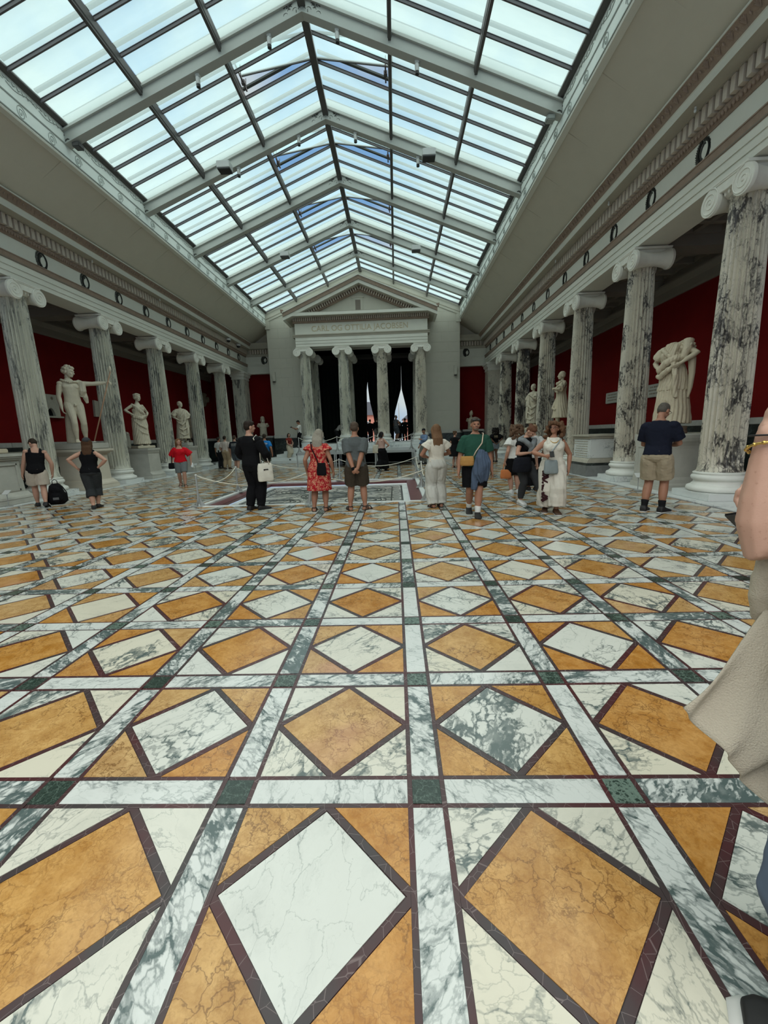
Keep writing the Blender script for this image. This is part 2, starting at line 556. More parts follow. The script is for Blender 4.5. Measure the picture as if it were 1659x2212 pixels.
for nm, L in pieces.items():
    L.sort(key=lambda q: q[0])
    far = {}
    n_ok = 0
    for dist, mt, poly in L:
        poly = clip_poly(poly)
        if poly is None: continue
        if n_ok < 298:
            m = MB(); m.add(*slab(poly))
            link(nm, m.mesh(nm), mt, FLOOR)
            n_ok += 1
        else:
            far.setdefault(mt.name, (mt, MB()))[1].add(*slab(poly))
    for k, (mt, m) in far.items():
        tag(link('distant_' + nm, m.mesh('distant_' + nm), mt, FLOOR), kind='stuff')

# pale marble kerb along both colonnades, one slab per bay
YC0, DC, XC = 7.19, 3.44, 8.635      # first column, spacing, colonnade axis
for sx, side in ((-1, 'left'), (1, 'right')):
    k = MB().box(min(sx * 7.86, sx * 11.2), max(sx * 7.86, sx * 11.2), -4.2, 30.5, -0.10, -0.008)
    K = tag(k.build('trim_' + ('1' if sx < 0 else '2'), M_step), 'pale marble walk under the %s colonnade' % side, kind='structure')
    for i in range(-6, 19):
        y0 = YC0 + i * DC / 2
        m = MB().chamfer((sx * 8.70, y0 + DC / 4, 0.006), (1.68, DC / 2 - 0.006, 0.028), 0.005)
        m.build('paving_slab', M_step, K)

# ------------------------------------------------------------------ side walls
XW, YB, YF = 11.15, 28.9, -4.2
for sx, side in ((-1, 'left'), (1, 'right')):
    w = MB().box(min(sx * XW, sx * (XW + .3)), max(sx * XW, sx * (XW + .3)), YF, YB + .3, -0.1, 6.6)
    W = tag(w.build('wall_' + side, M_red), 'crimson aisle wall on the %s' % side, kind='structure')
    a, b = sorted((sx * XW, sx * (XW - .04)))
    MB().box(a, b, YF, YB, 0.0, 1.48).build('dado', M_dado, W)
    a, b = sorted((sx * XW, sx * (XW - .07)))
    n = 0
    y = YF
    while y < YB - .1:                         # capping stones of the dado
        MB().chamfer(((a + b) / 2, y + 0.69, 1.565), (b - a, 1.37, 0.17), 0.012).build('capping_stone', M_dadotop, W)
        y += 1.38
    prof = [(0, 5.60), (.06, 5.60), (.08, 5.66), (.10, 5.86), (.14, 5.90), (.20, 6.02), (.20, 6.08), (.02, 6.08), (.02, 6.47), (0, 6.47)]
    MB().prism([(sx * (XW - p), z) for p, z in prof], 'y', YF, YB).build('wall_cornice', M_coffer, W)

# aisle ceilings with beams and coffers
for sx, side in ((-1, 'left'), (1, 'right')):
    a, b = sorted((sx * 8.2, sx * XW))
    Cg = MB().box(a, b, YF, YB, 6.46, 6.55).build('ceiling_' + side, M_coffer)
    tag(Cg, 'coffered plaster ceiling of the %s aisle' % side, kind='structure')
    x0, x1 = sorted((sx * 9.0, sx * (XW - .02)))
    for i in range(-3, 7):
        yc = YC0 + i * DC
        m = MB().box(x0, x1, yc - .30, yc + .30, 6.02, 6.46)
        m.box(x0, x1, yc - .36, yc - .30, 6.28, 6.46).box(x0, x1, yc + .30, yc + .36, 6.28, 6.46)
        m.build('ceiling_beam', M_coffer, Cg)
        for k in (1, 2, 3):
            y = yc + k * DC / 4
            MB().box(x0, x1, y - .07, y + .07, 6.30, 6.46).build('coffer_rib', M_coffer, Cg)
        for k in (0, 1, 2, 3):
            x = x0 + (x1 - x0) * (k + .0) / 3
            MB().box(x - .07, x + .07, yc + .36, yc + DC - .36, 6.31, 6.45).build('coffer_rib', M_coffer, Cg)

# ------------------------------------------------------------------ entablatures over the colonnades
YE0, YE1 = -4.2, 28.3
def wreath_mesh():
    m = MB()
    rr = random.Random(3)
    n = 46
    for k in range(n):
        t = k / n
        if abs(t - 0.25) < 0.05: continue            # open at the top
        a = 2 * PI * t
        R = 0.175
        c = Vector((0, R * math.cos(a) * .84, R * math.sin(a) * 1.12))
        for q in (-1, 0, 1):
            d = a + PI / 2 + q * .85 + (0 if math.cos(a) > 0 else 0)
            if math.sin(a + PI / 2) < 0: d = a - PI / 2 + q * .85
            tip = c + Vector((0, math.cos(d), math.sin(d))) * (.085 + rr.uniform(0, .035)) + Vector((0, math.cos(a), math.sin(a))) * q * .045
            nrm = Vector((0, -math.sin(d), math.cos(d)))
            mid = (c + tip) / 2
            z = Vector((.016 + .006 * rr.random(), 0, 0))
            m.add([c, mid + nrm * .032, tip, mid - nrm * .032, mid + z], [(0, 1, 4), (1, 2, 4), (2, 3, 4), (3, 0, 4), (3, 2, 1, 0)])
    for hh in (0, 1):
        m.tube([(.012, .175 * .84 * math.cos(a), .175 * 1.12 * math.sin(a)) for a in [PI / 2 + (.3 + (2 * PI - .6) * k / 40) for k in range(41)]], .024, 6)
    for q in (-1, 1):      # crossed stems below
        m.tube([(0.008, q * .02, -.19), (0.008, -q * .05, -.235)], .008, 5)
    return m.mesh('wreath')
WREATH = wreath_mesh()
WREATH.materials.append(M_wreath)
DENT = MB().box(0, .16, -.052, .052, 0, .27).mesh('dentil'); DENT.materials.append(M_dentil)
EGG = MB()
for k in range(3):
    EGG.lathe([(0.004, -.045), (.022, -.03), (.03, 0), (.022, .03), (.004, .045)], (0, (k - 1) * .085, 0), 8, caps=True)
EGGM = EGG.mesh('leaf_ornament'); EGGM.materials.append(M_brown)


def flower_mesh():
    """relief of a palmette and a bud, repeated along the gutter moulding"""
    m = MB()
    for k in range(-2, 3):
        a = k * .5
        tip = Vector((0, .085 * math.sin(a), .10 * math.cos(a)))
        nn = Vector((0, math.cos(a), -math.sin(a))) * .014
        m.add([(0, 0, -.07), tuple(tip * .5 + nn), tuple(tip), tuple(tip * .5 - nn), (.02, tip.y * .55, tip.z * .55)], [(0, 1, 4), (1, 2, 4), (2, 3, 4), (3, 0, 4)])
    m.lathe([(.004, -.03), (.02, 0), (.004, .045)], (0.006, .125, .0), 6)
    return m.mesh('palmette')
PALM = flower_mesh(); PALM.materials.append(M_brown)


def entablature(name, label, along, mat_side, y0, y1, place):
    """place(mesh builder profile): cross-section given as (out, z) with out measured towards the hall from the frieze face"""
    E = empty(name, (0, 0, 0), 0, label, kind='structure')
    def run(nm, prof, mat):
        return place(nm, prof, mat, E)
    run('architrave', [(-.75, 6.02), (.00, 6.02), (.00, 6.15), (.022, 6.15), (.022, 6.30), (.045, 6.30), (.045, 6.455), (-.75, 6.455)], M_frieze)
    run('architrave_moulding', [(-.7, 6.455), (.06, 6.455), (.075, 6.50), (.10, 6.60), (.115, 6.60), (.115, 6.625), (-.7, 6.625)], M_brown)
    run('frieze', [(-.7, 6.625), (.0, 6.625), (.0, 7.10), (-.7, 7.10)], M_frieze)
    run('bed_moulding', [(-.7, 7.10), (.02, 7.085), (.03, 7.10), (.045, 7.115), (.10, 7.20), (.10, 7.24), (-.7, 7.24)], M_brown)
    run('dentil_bed', [(-.7, 7.24), (.04, 7.24), (.04, 7.53), (-.7, 7.53)], M_brown)
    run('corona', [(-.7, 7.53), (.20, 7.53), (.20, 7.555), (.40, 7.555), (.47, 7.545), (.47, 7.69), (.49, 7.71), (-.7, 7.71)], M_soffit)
    run('corona_face', [(.47, 7.54), (.476, 7.54), (.476, 7.69), (.495, 7.705), (.47, 7.71)], M_frieze)
    run('gutter_moulding', [(-.7, 7.71), (.495, 7.71), (.505, 7.725), (.53, 7.76), (.60, 7.83), (.65, 7.86), (-.7, 7.86)], M_brown)
    run('gutter_fillet', [(-.7, 7.86), (.665, 7.86), (.665, 7.895), (-.7, 7.895)], M_frieze)
    return E


for sx, side, idx in ((-1, 'left', 3), (1, 'right', 4)):
    def place(nm, prof, mat, E):
        return MB().prism([(sx * (8.27 - o), z) for o, z in prof], 'y', YE0, YE1).build(nm, mat, E)
    E = entablature('trim_%d' % idx, 'plaster entablature above the %s colonnade' % side, 'y', sx, YE0, YE1, place)
    rot = PI if sx > 0 else 0.0
    y = 3.6
    k = 0
    while y < YE1 - .1 and k < 140:
        o = link('dentil', DENT, None, E, (sx * 8.23, y, 7.25)); o.rotation_euler = (0, 0, rot)
        y += .178; k += 1
    for i in range(-1, 17):
        y = YC0 + .86 + (i - 2) * DC / 2
        if y < 1 or y > 28.1: continue
        o = link('wreath', WREATH, None, E, (sx * 8.275, y, 6.865)); o.rotation_euler = (0, 0, rot)
    y = 3.0
    k = 0
    while y < YE1 - .3:
        o = link('palmette', PALM, None, E, (sx * (8.27 - .575), y, 7.79)); o.rotation_euler = (0, 0, rot)
        o.rotation_euler[1] = math.radians(40)
        y += .27; k += 1
    y = 3.0
    while y < YE1 - .3:
        o = link('leaf_ornament', EGGM, None, E, (sx * (8.27 - .085), y, 7.16)); o.rotation_euler = (0, 0, rot)
        y += .255

# ------------------------------------------------------------------ sloping coves between entablature and roof light
for sx, side in ((-1, 'left'), (1, 'right')):
    poly = [(sx * 8.15, 7.62), (sx * 8.15, 7.80), (sx * 6.36, 8.90), (sx * 6.36, 8.72), (sx * 7.72, 7.885)]
    Cv = MB().prism(poly[:1] + [poly[1], poly[2], (sx * 6.36, 8.80)], 'y', YE0, YE1).build('ceiling_cove_' + side, M_cove)
    tag(Cv, 'sloping plaster cove on the %s of the roof light' % side, kind='structure')
    d = Vector((sx * (6.37 - 7.70), 0, 8.77 - 7.93)); L = d.length; ang = math.atan2(d.z, abs(d.x))
    pm = MB().chamfer((0, 0, 0), (L, DC / 2 - .012, .10), .005).mesh('cove_panel'); pm.materials.append(M_cove)
    for i in range(-6, 13):
        o = link('cove_panel', pm, None, Cv, (sx * 7.035 + sx * .02, YC0 - .25 + (i + .5) * DC / 2, 8.35 + .05))
        o.rotation_euler = (0, sx * ang, 0)

# ------------------------------------------------------------------ roof light
TR0 = 10.50                       # a truss stands here, then every DC
SLOPE = 0.392
ZG = 12.00                        # glass at the ridge
def zglass(x): return ZG - SLOPE * abs(x)
ang = math.atan(SLOPE)
truss_y = [TR0 + i * DC for i in range(-4, 5)]
Y_END = 27.02

for sx, side, idx in ((-1, 'left', 5), (1, 'right', 6)):
    Cb = MB().prism([(sx * 6.34, 8.74), (sx * 6.31, 8.74), (sx * 6.31, 9.54), (sx * 6.50, 9.54), (sx * 6.50, 8.74)], 'y', YE0, Y_END).build('trim_%d' % idx, M_curb)
    tag(Cb, 'pale painted board under the %s edge of the roof light' % side, kind='structure')
    MB().prism([(sx * 6.44, 8.70), (sx * 6.285, 8.70), (sx * 6.275, 8.735), (sx * 6.29, 8.78), (sx * 6.44, 8.80)], 'y', YE0, Y_END).build('bead', M_frieze, Cb)
    MB().box(*sorted((sx * 6.296, sx * 6.32)), YE0, Y_END, 9.12, 9.15).build('groove_strip', M_orn, Cb)
    MB().box(*sorted((sx * 6.27, sx * 6.5)), YE0, Y_END, 8.775, 8.80).build('lower_strip', M_orn, Cb)
    # dark eaves bar of the glazing, two rolls
    MB().prism([(sx * 6.24, 9.50), (sx * 6.18, 9.545), (sx * 6.18, 9.60), (sx * 6.23, 9.60), (sx * 6.23, 9.64), (sx * 6.46, 9.60), (sx * 6.46, 9.50)], 'y', YE0, Y_END).build('eaves_bar', M_irond, Cb)
    # painted scrolls and acanthus edge
    def spiral(r0, turns, n=34):
        return [(0, r0 * (1 - .93 * t / n) * math.cos(t / n * turns * 2 * PI), r0 * 1.15 * (1 - .93 * t / n) * math.sin(t / n * turns * 2 * PI)) for t in range(n + 1)]
    sm = MB(); sm.tube(spiral(.135, 2.2), .0055, 4); sm = sm.mesh('scroll'); sm.materials.append(M_orn)
    lm = MB()
    for q in range(7):
        a = q / 6
        lm.tube([(0, -.38 + .76 * a, .0), (0, -.34 + .76 * a, -.03 - .05 * math.sin(a * PI)), (0, -.28 + .76 * a, -.02)], [.004, .011, .003], 4)
    lm.tube([(0, -.40 + .8 * k / 12, -.075 - .045 * math.sin(k / 12 * 2 * PI)) for k in range(13)], .006, 4)
    lm = lm.mesh('acanthus_edge'); lm.materials.append(M_orn)
    for i in range(0, 27):
        y = TR0 - DC + .43 + (i - 2) * .86
        if y > Y_END - .3: break
        link('scroll', sm, None, Cb, (sx * 6.304, y - .1, 8.95))
        link('acanthus_edge', lm, None, Cb, (sx * 6.304, y, 9.44))

ROOF = empty('roof_skylight', (0, 0, 0), 0, kind='structure')
ROOF.name = 'ceiling_skylight'
tag(ROOF, 'pitched roof light of clouded glass on grey iron rafters', kind='structure')

# glazing bars, panes, purlins
bounds = truss_y + [Y_END + DC * 0.2]
XP = [0.0, 2.09, 4.18, 6.22]
pane_mesh = {}
SINK = 0.02
rafter_prof = [(-.115, 0), (.115, 0), (.115, .035), (.07, .035), (.07, .30), (.13, .30), (.13, .345), (.06, .40), (.06, .62), (-.06, .62), (-.06, .40), (-.13, .345), (-.13, .30), (-.07, .30), (-.07, .035), (-.115, .035)]
ORN_A = MB()
for q, (yy, zz, s) in enumerate([(-.55, .06, 1), (-.42, .10, .8), (-.30, .05, 1), (-.66, .03, .7), (-.36, .19, .8), (-.50, .17, .7)]):
    pts = [(yy + .07 * s * math.cos(t * .9) * (1 - t / 9), 0, zz + .05 * s * math.sin(t * .9) * (1 - t / 9)) for t in range(7)]
    ORN_A.tube(pts, [.016, .019, .018, .015, .012, .009, .005], 4)
ORN = ORN_A.mesh('painted_scrollwork'); ORN.materials.append(M_ornd)
for yt in truss_y:
    if yt < -2: continue
    T = empty('rafter_pair', (0, yt, 0), 0, parent=ROOF)
    zb = 11.58
    for sx in (-1, 1):
        m = MB()
        n = len(rafter_prof)
        v = []
        for (x, base) in ((0.0, zb), (sx * 6.30, zb - SLOPE * 6.30)):
            for (yy, zz) in rafter_prof: v.append((x, yy, base + zz * 0.98))
        f = [tuple(range(n)), tuple(range(n, 2 * n))[::-1]] + [(i, (i + 1) % n, n + (i + 1) % n, n + i) for i in range(n)]
        m.add(v, f)
        m.build('rafter', M_iron, T)
        for xx, hh in ((.30, 0), (5.75, 0)):
            o = link('painted_scrollwork', ORN, None, T, (sx * (xx + (.35 if xx < 1 else .2)), -.074, zb - SLOPE * (xx + .35) + .07))
            o.scale = (sx, 1, 1) if xx < 1 else (-sx, 1, 1)
            o.rotation_euler = (0, sx * ang, 0)
    # apex boss plate
    m = MB()
    m.prism([(-.60, zb - .20), (-.42, zb + .04), (-.30, zb + .10), (-.16, zb + .26), (0, zb + .33), (.16, zb + .26), (.30, zb + .10), (.42, zb + .04), (.60, zb - .20), (0, zb + .03)], 'y', -.085, -.066)
    m.build('apex_plate', M_iron, T)
    m = MB()
    for sx in (-1, 1):
        m.lathe([(.012, -.092), (.012, -.085)], (sx * .06, 0, zb + .12), 8, 'y')
        m.tube([(sx * .14, -.09, zb + .0), (sx * .14, -.09, zb + .06)], .008, 4)
        m.tube([(sx * .24, -.09, zb + .13), (sx * .30, -.09, zb + .16), (sx * .33, -.09, zb + .10), (sx * .29, -.09, zb + .07)], .010, 4)
    m.build('apex_ornament', M_ornd, T)

for bi in range(len(bounds) - 1):
    ya, yb = bounds[bi] + .06, bounds[bi + 1] - .06
    last = bi == len(bounds) - 2
    if yb < -1.5: continue
    if last: yb = Y_END
    nb = 4
    step = (bounds[bi + 1] - bounds[bi]) / nb if not last else DC / 4
    # purlins and ridge
    for sx in (-1, 1):
        for xp in XP[1:3]:
            z = zglass(xp)
            m = MB()
            m.prism([(sx * xp - .035, z - .27), (sx * xp + .035, z - .27), (sx * xp + .035, z - .23), (sx * xp + .05, z - .20), (sx * xp + .05, z - .02), (sx * xp - .05, z - .02), (sx * xp - .05, z - .20), (sx * xp - .035, z - .23)], 'y', ya, yb)
            m.build('purlin', M_irond, ROOF)
    m = MB().prism([(-.09, ZG - .30), (.09, ZG - .30), (.09, ZG - .20), (.055, ZG - .16), (.055, ZG), (-.055, ZG), (-.055, ZG - .16), (-.09, ZG - .20)], 'y', ya, yb)
    m.build('ridge_bar', M_irond, ROOF)
    k_edges = [bounds[bi] + step * k for k in range(nb + 1)]
    for sx in (-1, 1):
        for r in range(3):
            x0, x1 = XP[r] + .04, XP[r + 1] - .04
            for k in range(nb):
                p0, p1 = k_edges[k] + .03, k_edges[k + 1] - .03
                if p0 > Y_END - .05: continue
                p1 = min(p1, Y_END)
                open_ = (r == 0 and k == 1 and 4 <= bi <= 7)
                L = (x1 - x0) / math.cos(ang); W = p1 - p0
                key = (r, round(W, 3))
                if key not in pane_mesh:
                    pm = MB().box(0, L, -W / 2, W / 2, -.004, .004).mesh('glass_pane'); pm.materials.append(M_glass); pane_mesh[key] = pm
                o = link('glass_pane', pane_mesh[key], None, ROOF, (sx * x0, (p0 + p1) / 2, zglass(x0)))
                th = ang - (math.radians(13) if open_ else 0)
                o.rotation_euler = (0, th, 0) if sx > 0 else (0, PI - th, 0)
                if sx < 0: o.rotation_euler = (0, PI - th, 0)
                if open_:     # sash frame and opener
                    fm = MB()
                    for yy in (-W / 2 + .015, W / 2 - .015): fm.box(0, L, yy - .015, yy + .015, -.03, .03)
                    fm.box(L - .03, L, -W / 2, W / 2, -.03, .03)
                    so = fm.build('sash_frame', M_irond, ROOF, loc=o.location); so.rotation_euler = o.rotation_euler
                    zz = zglass(XP[1])
                    om = MB()
                    om.box(-.02, .02, -.28, .28, .02, .06).box(-.05, .05, -.05, .05, .0, .09)
                    om.tube([(0, .2, .05), (.01, .22, .30)], .012, 5).tube([(0, -.2, .05), (.01, -.22, .30)], .012, 5)
                    om.build('sash_opener', M_bar, ROOF, loc=(sx * (XP[1] - .12), (p0 + p1) / 2, zz))
            for k in range(nb + 1):
                y = k_edges[k]
                if y > Y_END - .02 or (k == 0): continue
                key = ('bar', r)
                L = (x1 - x0 + .08) / math.cos(ang)
                if key not in pane_mesh:
                    bm_ = MB().prism([(-.018, -.075), (.018, -.075), (.018, -.012), (.03, -.012), (.03, -.004), (-.03, -.004), (-.03, -.012), (-.018, -.012)], 'x', 0, L).mesh('glazing_bar'); bm_.materials.append(M_bar); pane_mesh[key] = bm_
                    cm_ = MB().prism([(-.045, .17), (.045, .17), (.045, .215), (-.045, .215)], 'x', 0, L).mesh('bar_capping'); cm_.materials.append(M_cap2); pane_mesh[('cap', r)] = cm_
                if k < nb:
                    o = link('glazing_bar', pane_mesh[key], None, ROOF, (sx * (x0 - .04), y, zglass(x0 - .04)))
                    o.rotation_euler = (0, ang, 0) if sx > 0 else (0, PI - ang, 0)
                    if sx < 0:
                        o.rotation_euler = (0, ang, PI)
                o = link('bar_capping', pane_mesh[('cap', r)], None, ROOF, (sx * (x0 - .04), y, zglass(x0 - .04)))
                o.rotation_euler = (0, ang, 0) if sx > 0 else (0, ang, PI)

# spotlights and boxes on the trusses
def spot(x, yt, label):
    z = 11.58 - SLOPE * abs(x)
    s = empty('spotlight', (x, yt, z), 0, label, 'lamp', 'roof spotlights')
    MB().box(-.05, .05, -.05, .05, -.06, 0).build('mount', M_lampw, s)
    MB().lathe([(.045, -.20), (.05, -.19), (.055, -.05), (.04, -.04)], (0, -.02, -.03), 12).build('housing', M_lampw, s)
    MB().lathe([(.05, -.26), (.052, -.20), (.03, -.20)], (0, -.02, -.03), 12).build('hood', M_lampb, s)
    return s
spot(-.86, truss_y[4], 'white spotlight under the nearest rafter pair, just left of the ridge')
spot(.82, truss_y[4], 'white spotlight under the nearest rafter pair, just right of the ridge')
spot(-2.72, truss_y[4], 'white spotlight halfway down the left side of the nearest rafter pair')
spot(2.75, truss_y[4], 'white spotlight halfway down the right side of the nearest rafter pair')
spot(-.93, truss_y[5], 'white spotlight just left of the ridge on the second rafter pair')
spot(.93, truss_y[5], 'white spotlight just right of the ridge on the second rafter pair')
spot(-3.0, truss_y[5], 'white spotlight beside the left dark loudspeaker box on the second rafter pair')
spot(2.95, truss_y[5], 'white spotlight beside the right dark loudspeaker box on the second rafter pair')


def rbox(x, yt, label):
    z = 11.58 - SLOPE * abs(x)
    s = empty('ceiling_loudspeaker', (x, yt - .32, z - .02), 0, label, 'loudspeaker', 'boxes on the rafters')
    MB().chamfer((0, 0, .02), (.42, .34, .20), .012).build('cabinet', M_lampw, s)
    MB().chamfer((0, .0, -.10), (.40, .32, .05), .01).build('grille', M_lampb, s)
    MB().box(-.04, .04, .15, .26, .0, .1).build('bracket', M_iron, s)
rbox(-3.35, truss_y[5], 'pale box loudspeaker on the left side of the second rafter pair')
rbox(3.28, truss_y[5], 'pale box loudspeaker on the right side of the second rafter pair')
rbox(-3.2, truss_y[7], 'small distant box loudspeaker on the left side of the fourth rafter pair')
rbox(3.2, truss_y[7], 'small distant box loudspeaker on the right side of the fourth rafter pair')
# junction boxes at rafter feet
for sx, w in ((-1, 'left'), (1, 'right')):
    b = MB().chamfer((sx * 6.05, truss_y[4] + .03, 9.13), (.20, .20, .12), .02).build('junction_box', M_irond if sx < 0 else M_orn)
    tag(b, 'small box under the %s foot of the nearest rafter' % w, 'box')

# ------------------------------------------------------------------ columns
def shaft_mesh():
    n, sub = 24, 6
    prof = []
    H = 5.645 - .563
    for i in range(15):
        t = i / 14
        r = .372 - .060 * t ** 1.6 + .006 * math.sin(PI * t)
        prof.append((.563 + H * (.03 + .94 * t), r, 1.0 if 0 < i < 14 else 0.55))
    prof = [(.563, .405, 0), (.575, .40, 0), (.60, .383, 0), (.66, .374, 0.0)] + prof[0:] + [(5.600, .318, 0), (5.625, .335, 0), (5.645, .335, 0)]
    v = []; f = []
    N = n * sub
    for z, r, d in prof:
        for k in range(N):
            u = (k % sub) / sub
            dep = math.sin(PI * min(1, max(0, (u - .12) / .88))) if u > .12 else 0
            rr = r * (1 - .18 * d * dep)
            a = 2 * PI * k / N
            v.append((rr * math.cos(a), rr * math.sin(a), z))
    for i in range(len(prof) - 1):
        for k in range(N):
            f.append((i * N + k, i * N + (k + 1) % N, (i + 1) * N + (k + 1) % N, (i + 1) * N + k))
    m = MB().add(v, f).mesh('shaft')
    m.polygons.foreach_set('use_smooth', [True] * len(m.polygons))
    m.set_sharp_from_angle(angle=math.radians(38))
    return m


def base_mesh():
    p = [(.50, .16), (.535, .18), (.545, .22), (.53, .265), (.49, .285), (.46, .295), (.455, .315), (.425, .335), (.418, .37), (.44, .395), (.455, .40), (.47, .425), (.475, .455), (.46, .485), (.435, .50), (.43, .515), (.445, .525), (.445, .545), (.41, .563)]
    m = MB().lathe(p, (0, 0, 0), 40).mesh('base')
    m.polygons.foreach_set('use_smooth', [True] * len(m.polygons)); m.set_sharp_from_angle(angle=math.radians(50))
    return m


def volute_mesh(sgn):
    """one scroll seen on the front face (facing -x), with its spiral rib and eye"""
    m = MB()
    m.lathe([(.235, 0), (.24, .015), (.24, .06), (.2, .06)], (0, 0, 0), 30, 'x')
    pts = []; rad = []
    for k in range(70):
        t = k / 69
        a = PI / 2 + sgn * t * 2 * PI * 2.4
        R = .225 * (1 - t) ** 1.0 * .92 + .03
        pts.append((-.004, R * math.cos(a), R * math.sin(a))); rad.append(.016 * (1 - .55 * t))
    m.tube(pts, rad, 6)
    m.lathe([(.001, -.022), (.025, -.016), (.034, 0)], (0, 0, 0), 12, 'x')
    return m.mesh('volute')


def bolster_mesh():
    m = MB()
    prof = []
    for k in range(17):
        t = -1 + 2 * k / 16
        r = .150 + .078 * abs(t) ** 1.7
        if abs(abs(t) - .12) < .07: r += .012
        prof.append((r, t * .43))
    m.lathe(prof, (0, 0, 0), 28, 'x')
    return m.mesh('bolster')


def cap_block_mesh():
    m = MB()
    # cushion between the scrolls: sagging band on both faces
    for s_ in (-1, 1):
        x = s_ * .45
        top, N = .875 + 5.02, 12
        prof = [(-.40 + .8 * k / N, 5.745 + .05 * ((-.40 + .8 * k / N) / .4) ** 2) for k in range(N + 1)]
        poly = [(.40, 5.935), (-.40, 5.935)] + prof
        m.prism(poly, 'x', min(x, x - s_ * .09), max(x, x - s_ * .09))
        rib = [(x + s_ * .006, yy, zz + .012) for yy, zz in prof]
        m.tube(rib, .013, 6)
        m.tube([(x + s_ * .006, -.40, 5.925), (x + s_ * .006, .40, 5.925)], .012, 6)
    m.box(-.37, .37, -.40, .40, 5.76, 5.935)
    return m.mesh('cushion')


def echinus_mesh():
    m = MB()
    m.lathe([(.32, 5.645), (.345, 5.66), (.40, 5.72), (.415, 5.765), (.36, 5.78)], (0, 0, 0), 32)
    for k in range(24):
        a = 2 * PI * k / 24
        m.lathe([(.003, -.045), (.024, -.02), (.028, .02), (.012, .045)], (.402 * math.cos(a), .402 * math.sin(a), 5.715), 6)
    return m.mesh('echinus')


SHAFT, BASE, BOL, CUSH, ECH = shaft_mesh(), base_mesh(), bolster_mesh(), cap_block_mesh(), echinus_mesh()
VOL = {1: volute_mesh(1), -1: volute_mesh(-1)}
for m_ in (BOL, CUSH, ECH, VOL[1], VOL[-1]):
    m_.polygons.foreach_set('use_smooth', [True] * len(m_.polygons)); m_.set_sharp_from_angle(angle=math.radians(45)); m_.materials.append(M_cap)
BASE.materials.append(M_base)
PLINTH = MB().chamfer((0, 0, .09), (1.12, 1.12, .14), .008).mesh('plinth'); PLINTH.materials.append(M_step)
ABAC = MB().prism([(-.46, 5.935), (.46, 5.935), (.475, 5.95), (.475, 5.985), (-.475, 5.985), (-.475, 5.95)], 'y', -.47, .47).mesh('abacus'); ABAC.materials.append(M_cap)
ABAC2 = MB().box(-.40, .40, -.40, .40, 5.985, 6.02).mesh('abacus_block'); ABAC2.materials.append(M_soffit)
SHAFT_R = SHAFT; SHAFT_R.materials.append(M_colR)
SHAFT_L = SHAFT.copy(); SHAFT_L.materials.clear(); SHAFT_L.materials.append(M_colL)


def column(label, loc, rz, right=True, group=None):
    c = empty('ionic_column', loc, rz, label, 'column', group)
    link('plinth', PLINTH, None, c)
    link('base', BASE, None, c)
    link('shaft', SHAFT_R if right else SHAFT_L, None, c)
    cp = link('capital', CUSH, None, c)
    link('echinus', ECH, None, cp)
    link('abacus', ABAC, None, cp); link('abacus_block', ABAC2, None, cp)
    for s_ in (-1, 1):
        link('bolster', BOL, None, cp, (0, s_ * .39, 5.70))
        link('volute', VOL[s_], None, cp, (-.47, s_ * .39, 5.70))
        o = link('volute', VOL[-s_], None, cp, (.47, s_ * .39, 5.70)); o.rotation_euler = (0, 0, PI)
    return c


ordw = ['nearest', 'second nearest', 'third nearest', 'fourth nearest', 'fifth nearest', 'farthest']
for i in range(6):
    column('fluted white column with black breccia veins, %s in the right-hand row' % ordw[i], (XC, YC0 + i * DC, 0), 0, True, 'columns of the right colonnade')
for i in range(1, 6):
    column('fluted grey-streaked marble column, %s in the left-hand row' % ordw[i - 1 if i < 5 else 5], (-XC, YC0 + i * DC, 0), PI, False, 'columns of the left colonnade')

# square end piers of the colonnades
for sx, side in ((-1, 'left'), (1, 'right')):
    y = YC0 + 6 * DC + .05
    p = tag(empty('trim_%d' % (7 if sx < 0 else 8), (sx * XC, y, 0)), 'square veined marble pier closing the %s colonnade' % side, kind='structure')
    MB().chamfer((0, 0, .10), (1.05, 1.2, .2), .01).chamfer((0, 0, .30), (.95, 1.1, .2), .03).build('base', M_base, p)
    MB().chamfer((0, 0, 2.95), (.80, 1.0, 5.2), .006).build('shaft', M_colR if sx > 0 else M_colL, p)
    cpm = MB()
    for k, (w, z0, z1) in enumerate(((.86, 5.52, 5.58), (.84, 5.58, 5.70), (.95, 5.70, 5.76), (1.0, 5.76, 5.90), (1.12, 5.90, 6.02))):
        cpm.box(-w / 2, w / 2, -w / 2 - .1, w / 2 + .1, z0, z1)
    cpm.build('capital', M_cap, p)

# little white bulbs and a dome camera under the cornices
for (x, y, nm) in ((7.93, 7.9, 'nearest one on the right'), (7.93, 11.2, 'second on the right'), (7.93, 15.0, 'third on the right'), (-7.93, 13.2, 'nearest one on the left'), (-7.93, 17.2, 'second on the left')):
    b = empty('cornice_bulb', (x, y, 7.53), 0, 'tiny white bulb under the cornice, %s' % nm, 'lamp', 'cornice bulbs')
    MB().lathe([(.02, -.03), (.022, 0)], (0, 0, 0), 10).build('socket', M_lampw, b)
    MB().lathe([(.004, -.10), (.02, -.085), (.024, -.06), (.018, -.03)], (0, 0, 0), 10).build('glass', M_lampw, b, smooth=True)
for (x, y, nm) in ((-7.95, 24.6, 'nearer of two'), (-7.95, 26.2, 'farther of two')):
    b = empty('dome_camera', (x, y, 7.53), 0, 'white dome camera with dark lens under the far left cornice, %s' % nm, 'camera', 'dome cameras')
    MB().lathe([(.13, -.12), (.14, -.10), (.14, 0)], (0, 0, 0), 16).build('housing', M_lampw, b, smooth=True, angle=40)
    MB().lathe([(.01, -.23), (.06, -.215), (.10, -.17), (.11, -.12)], (0, 0, 0), 16).build('lens_dome', M_lampb, b, smooth=True)

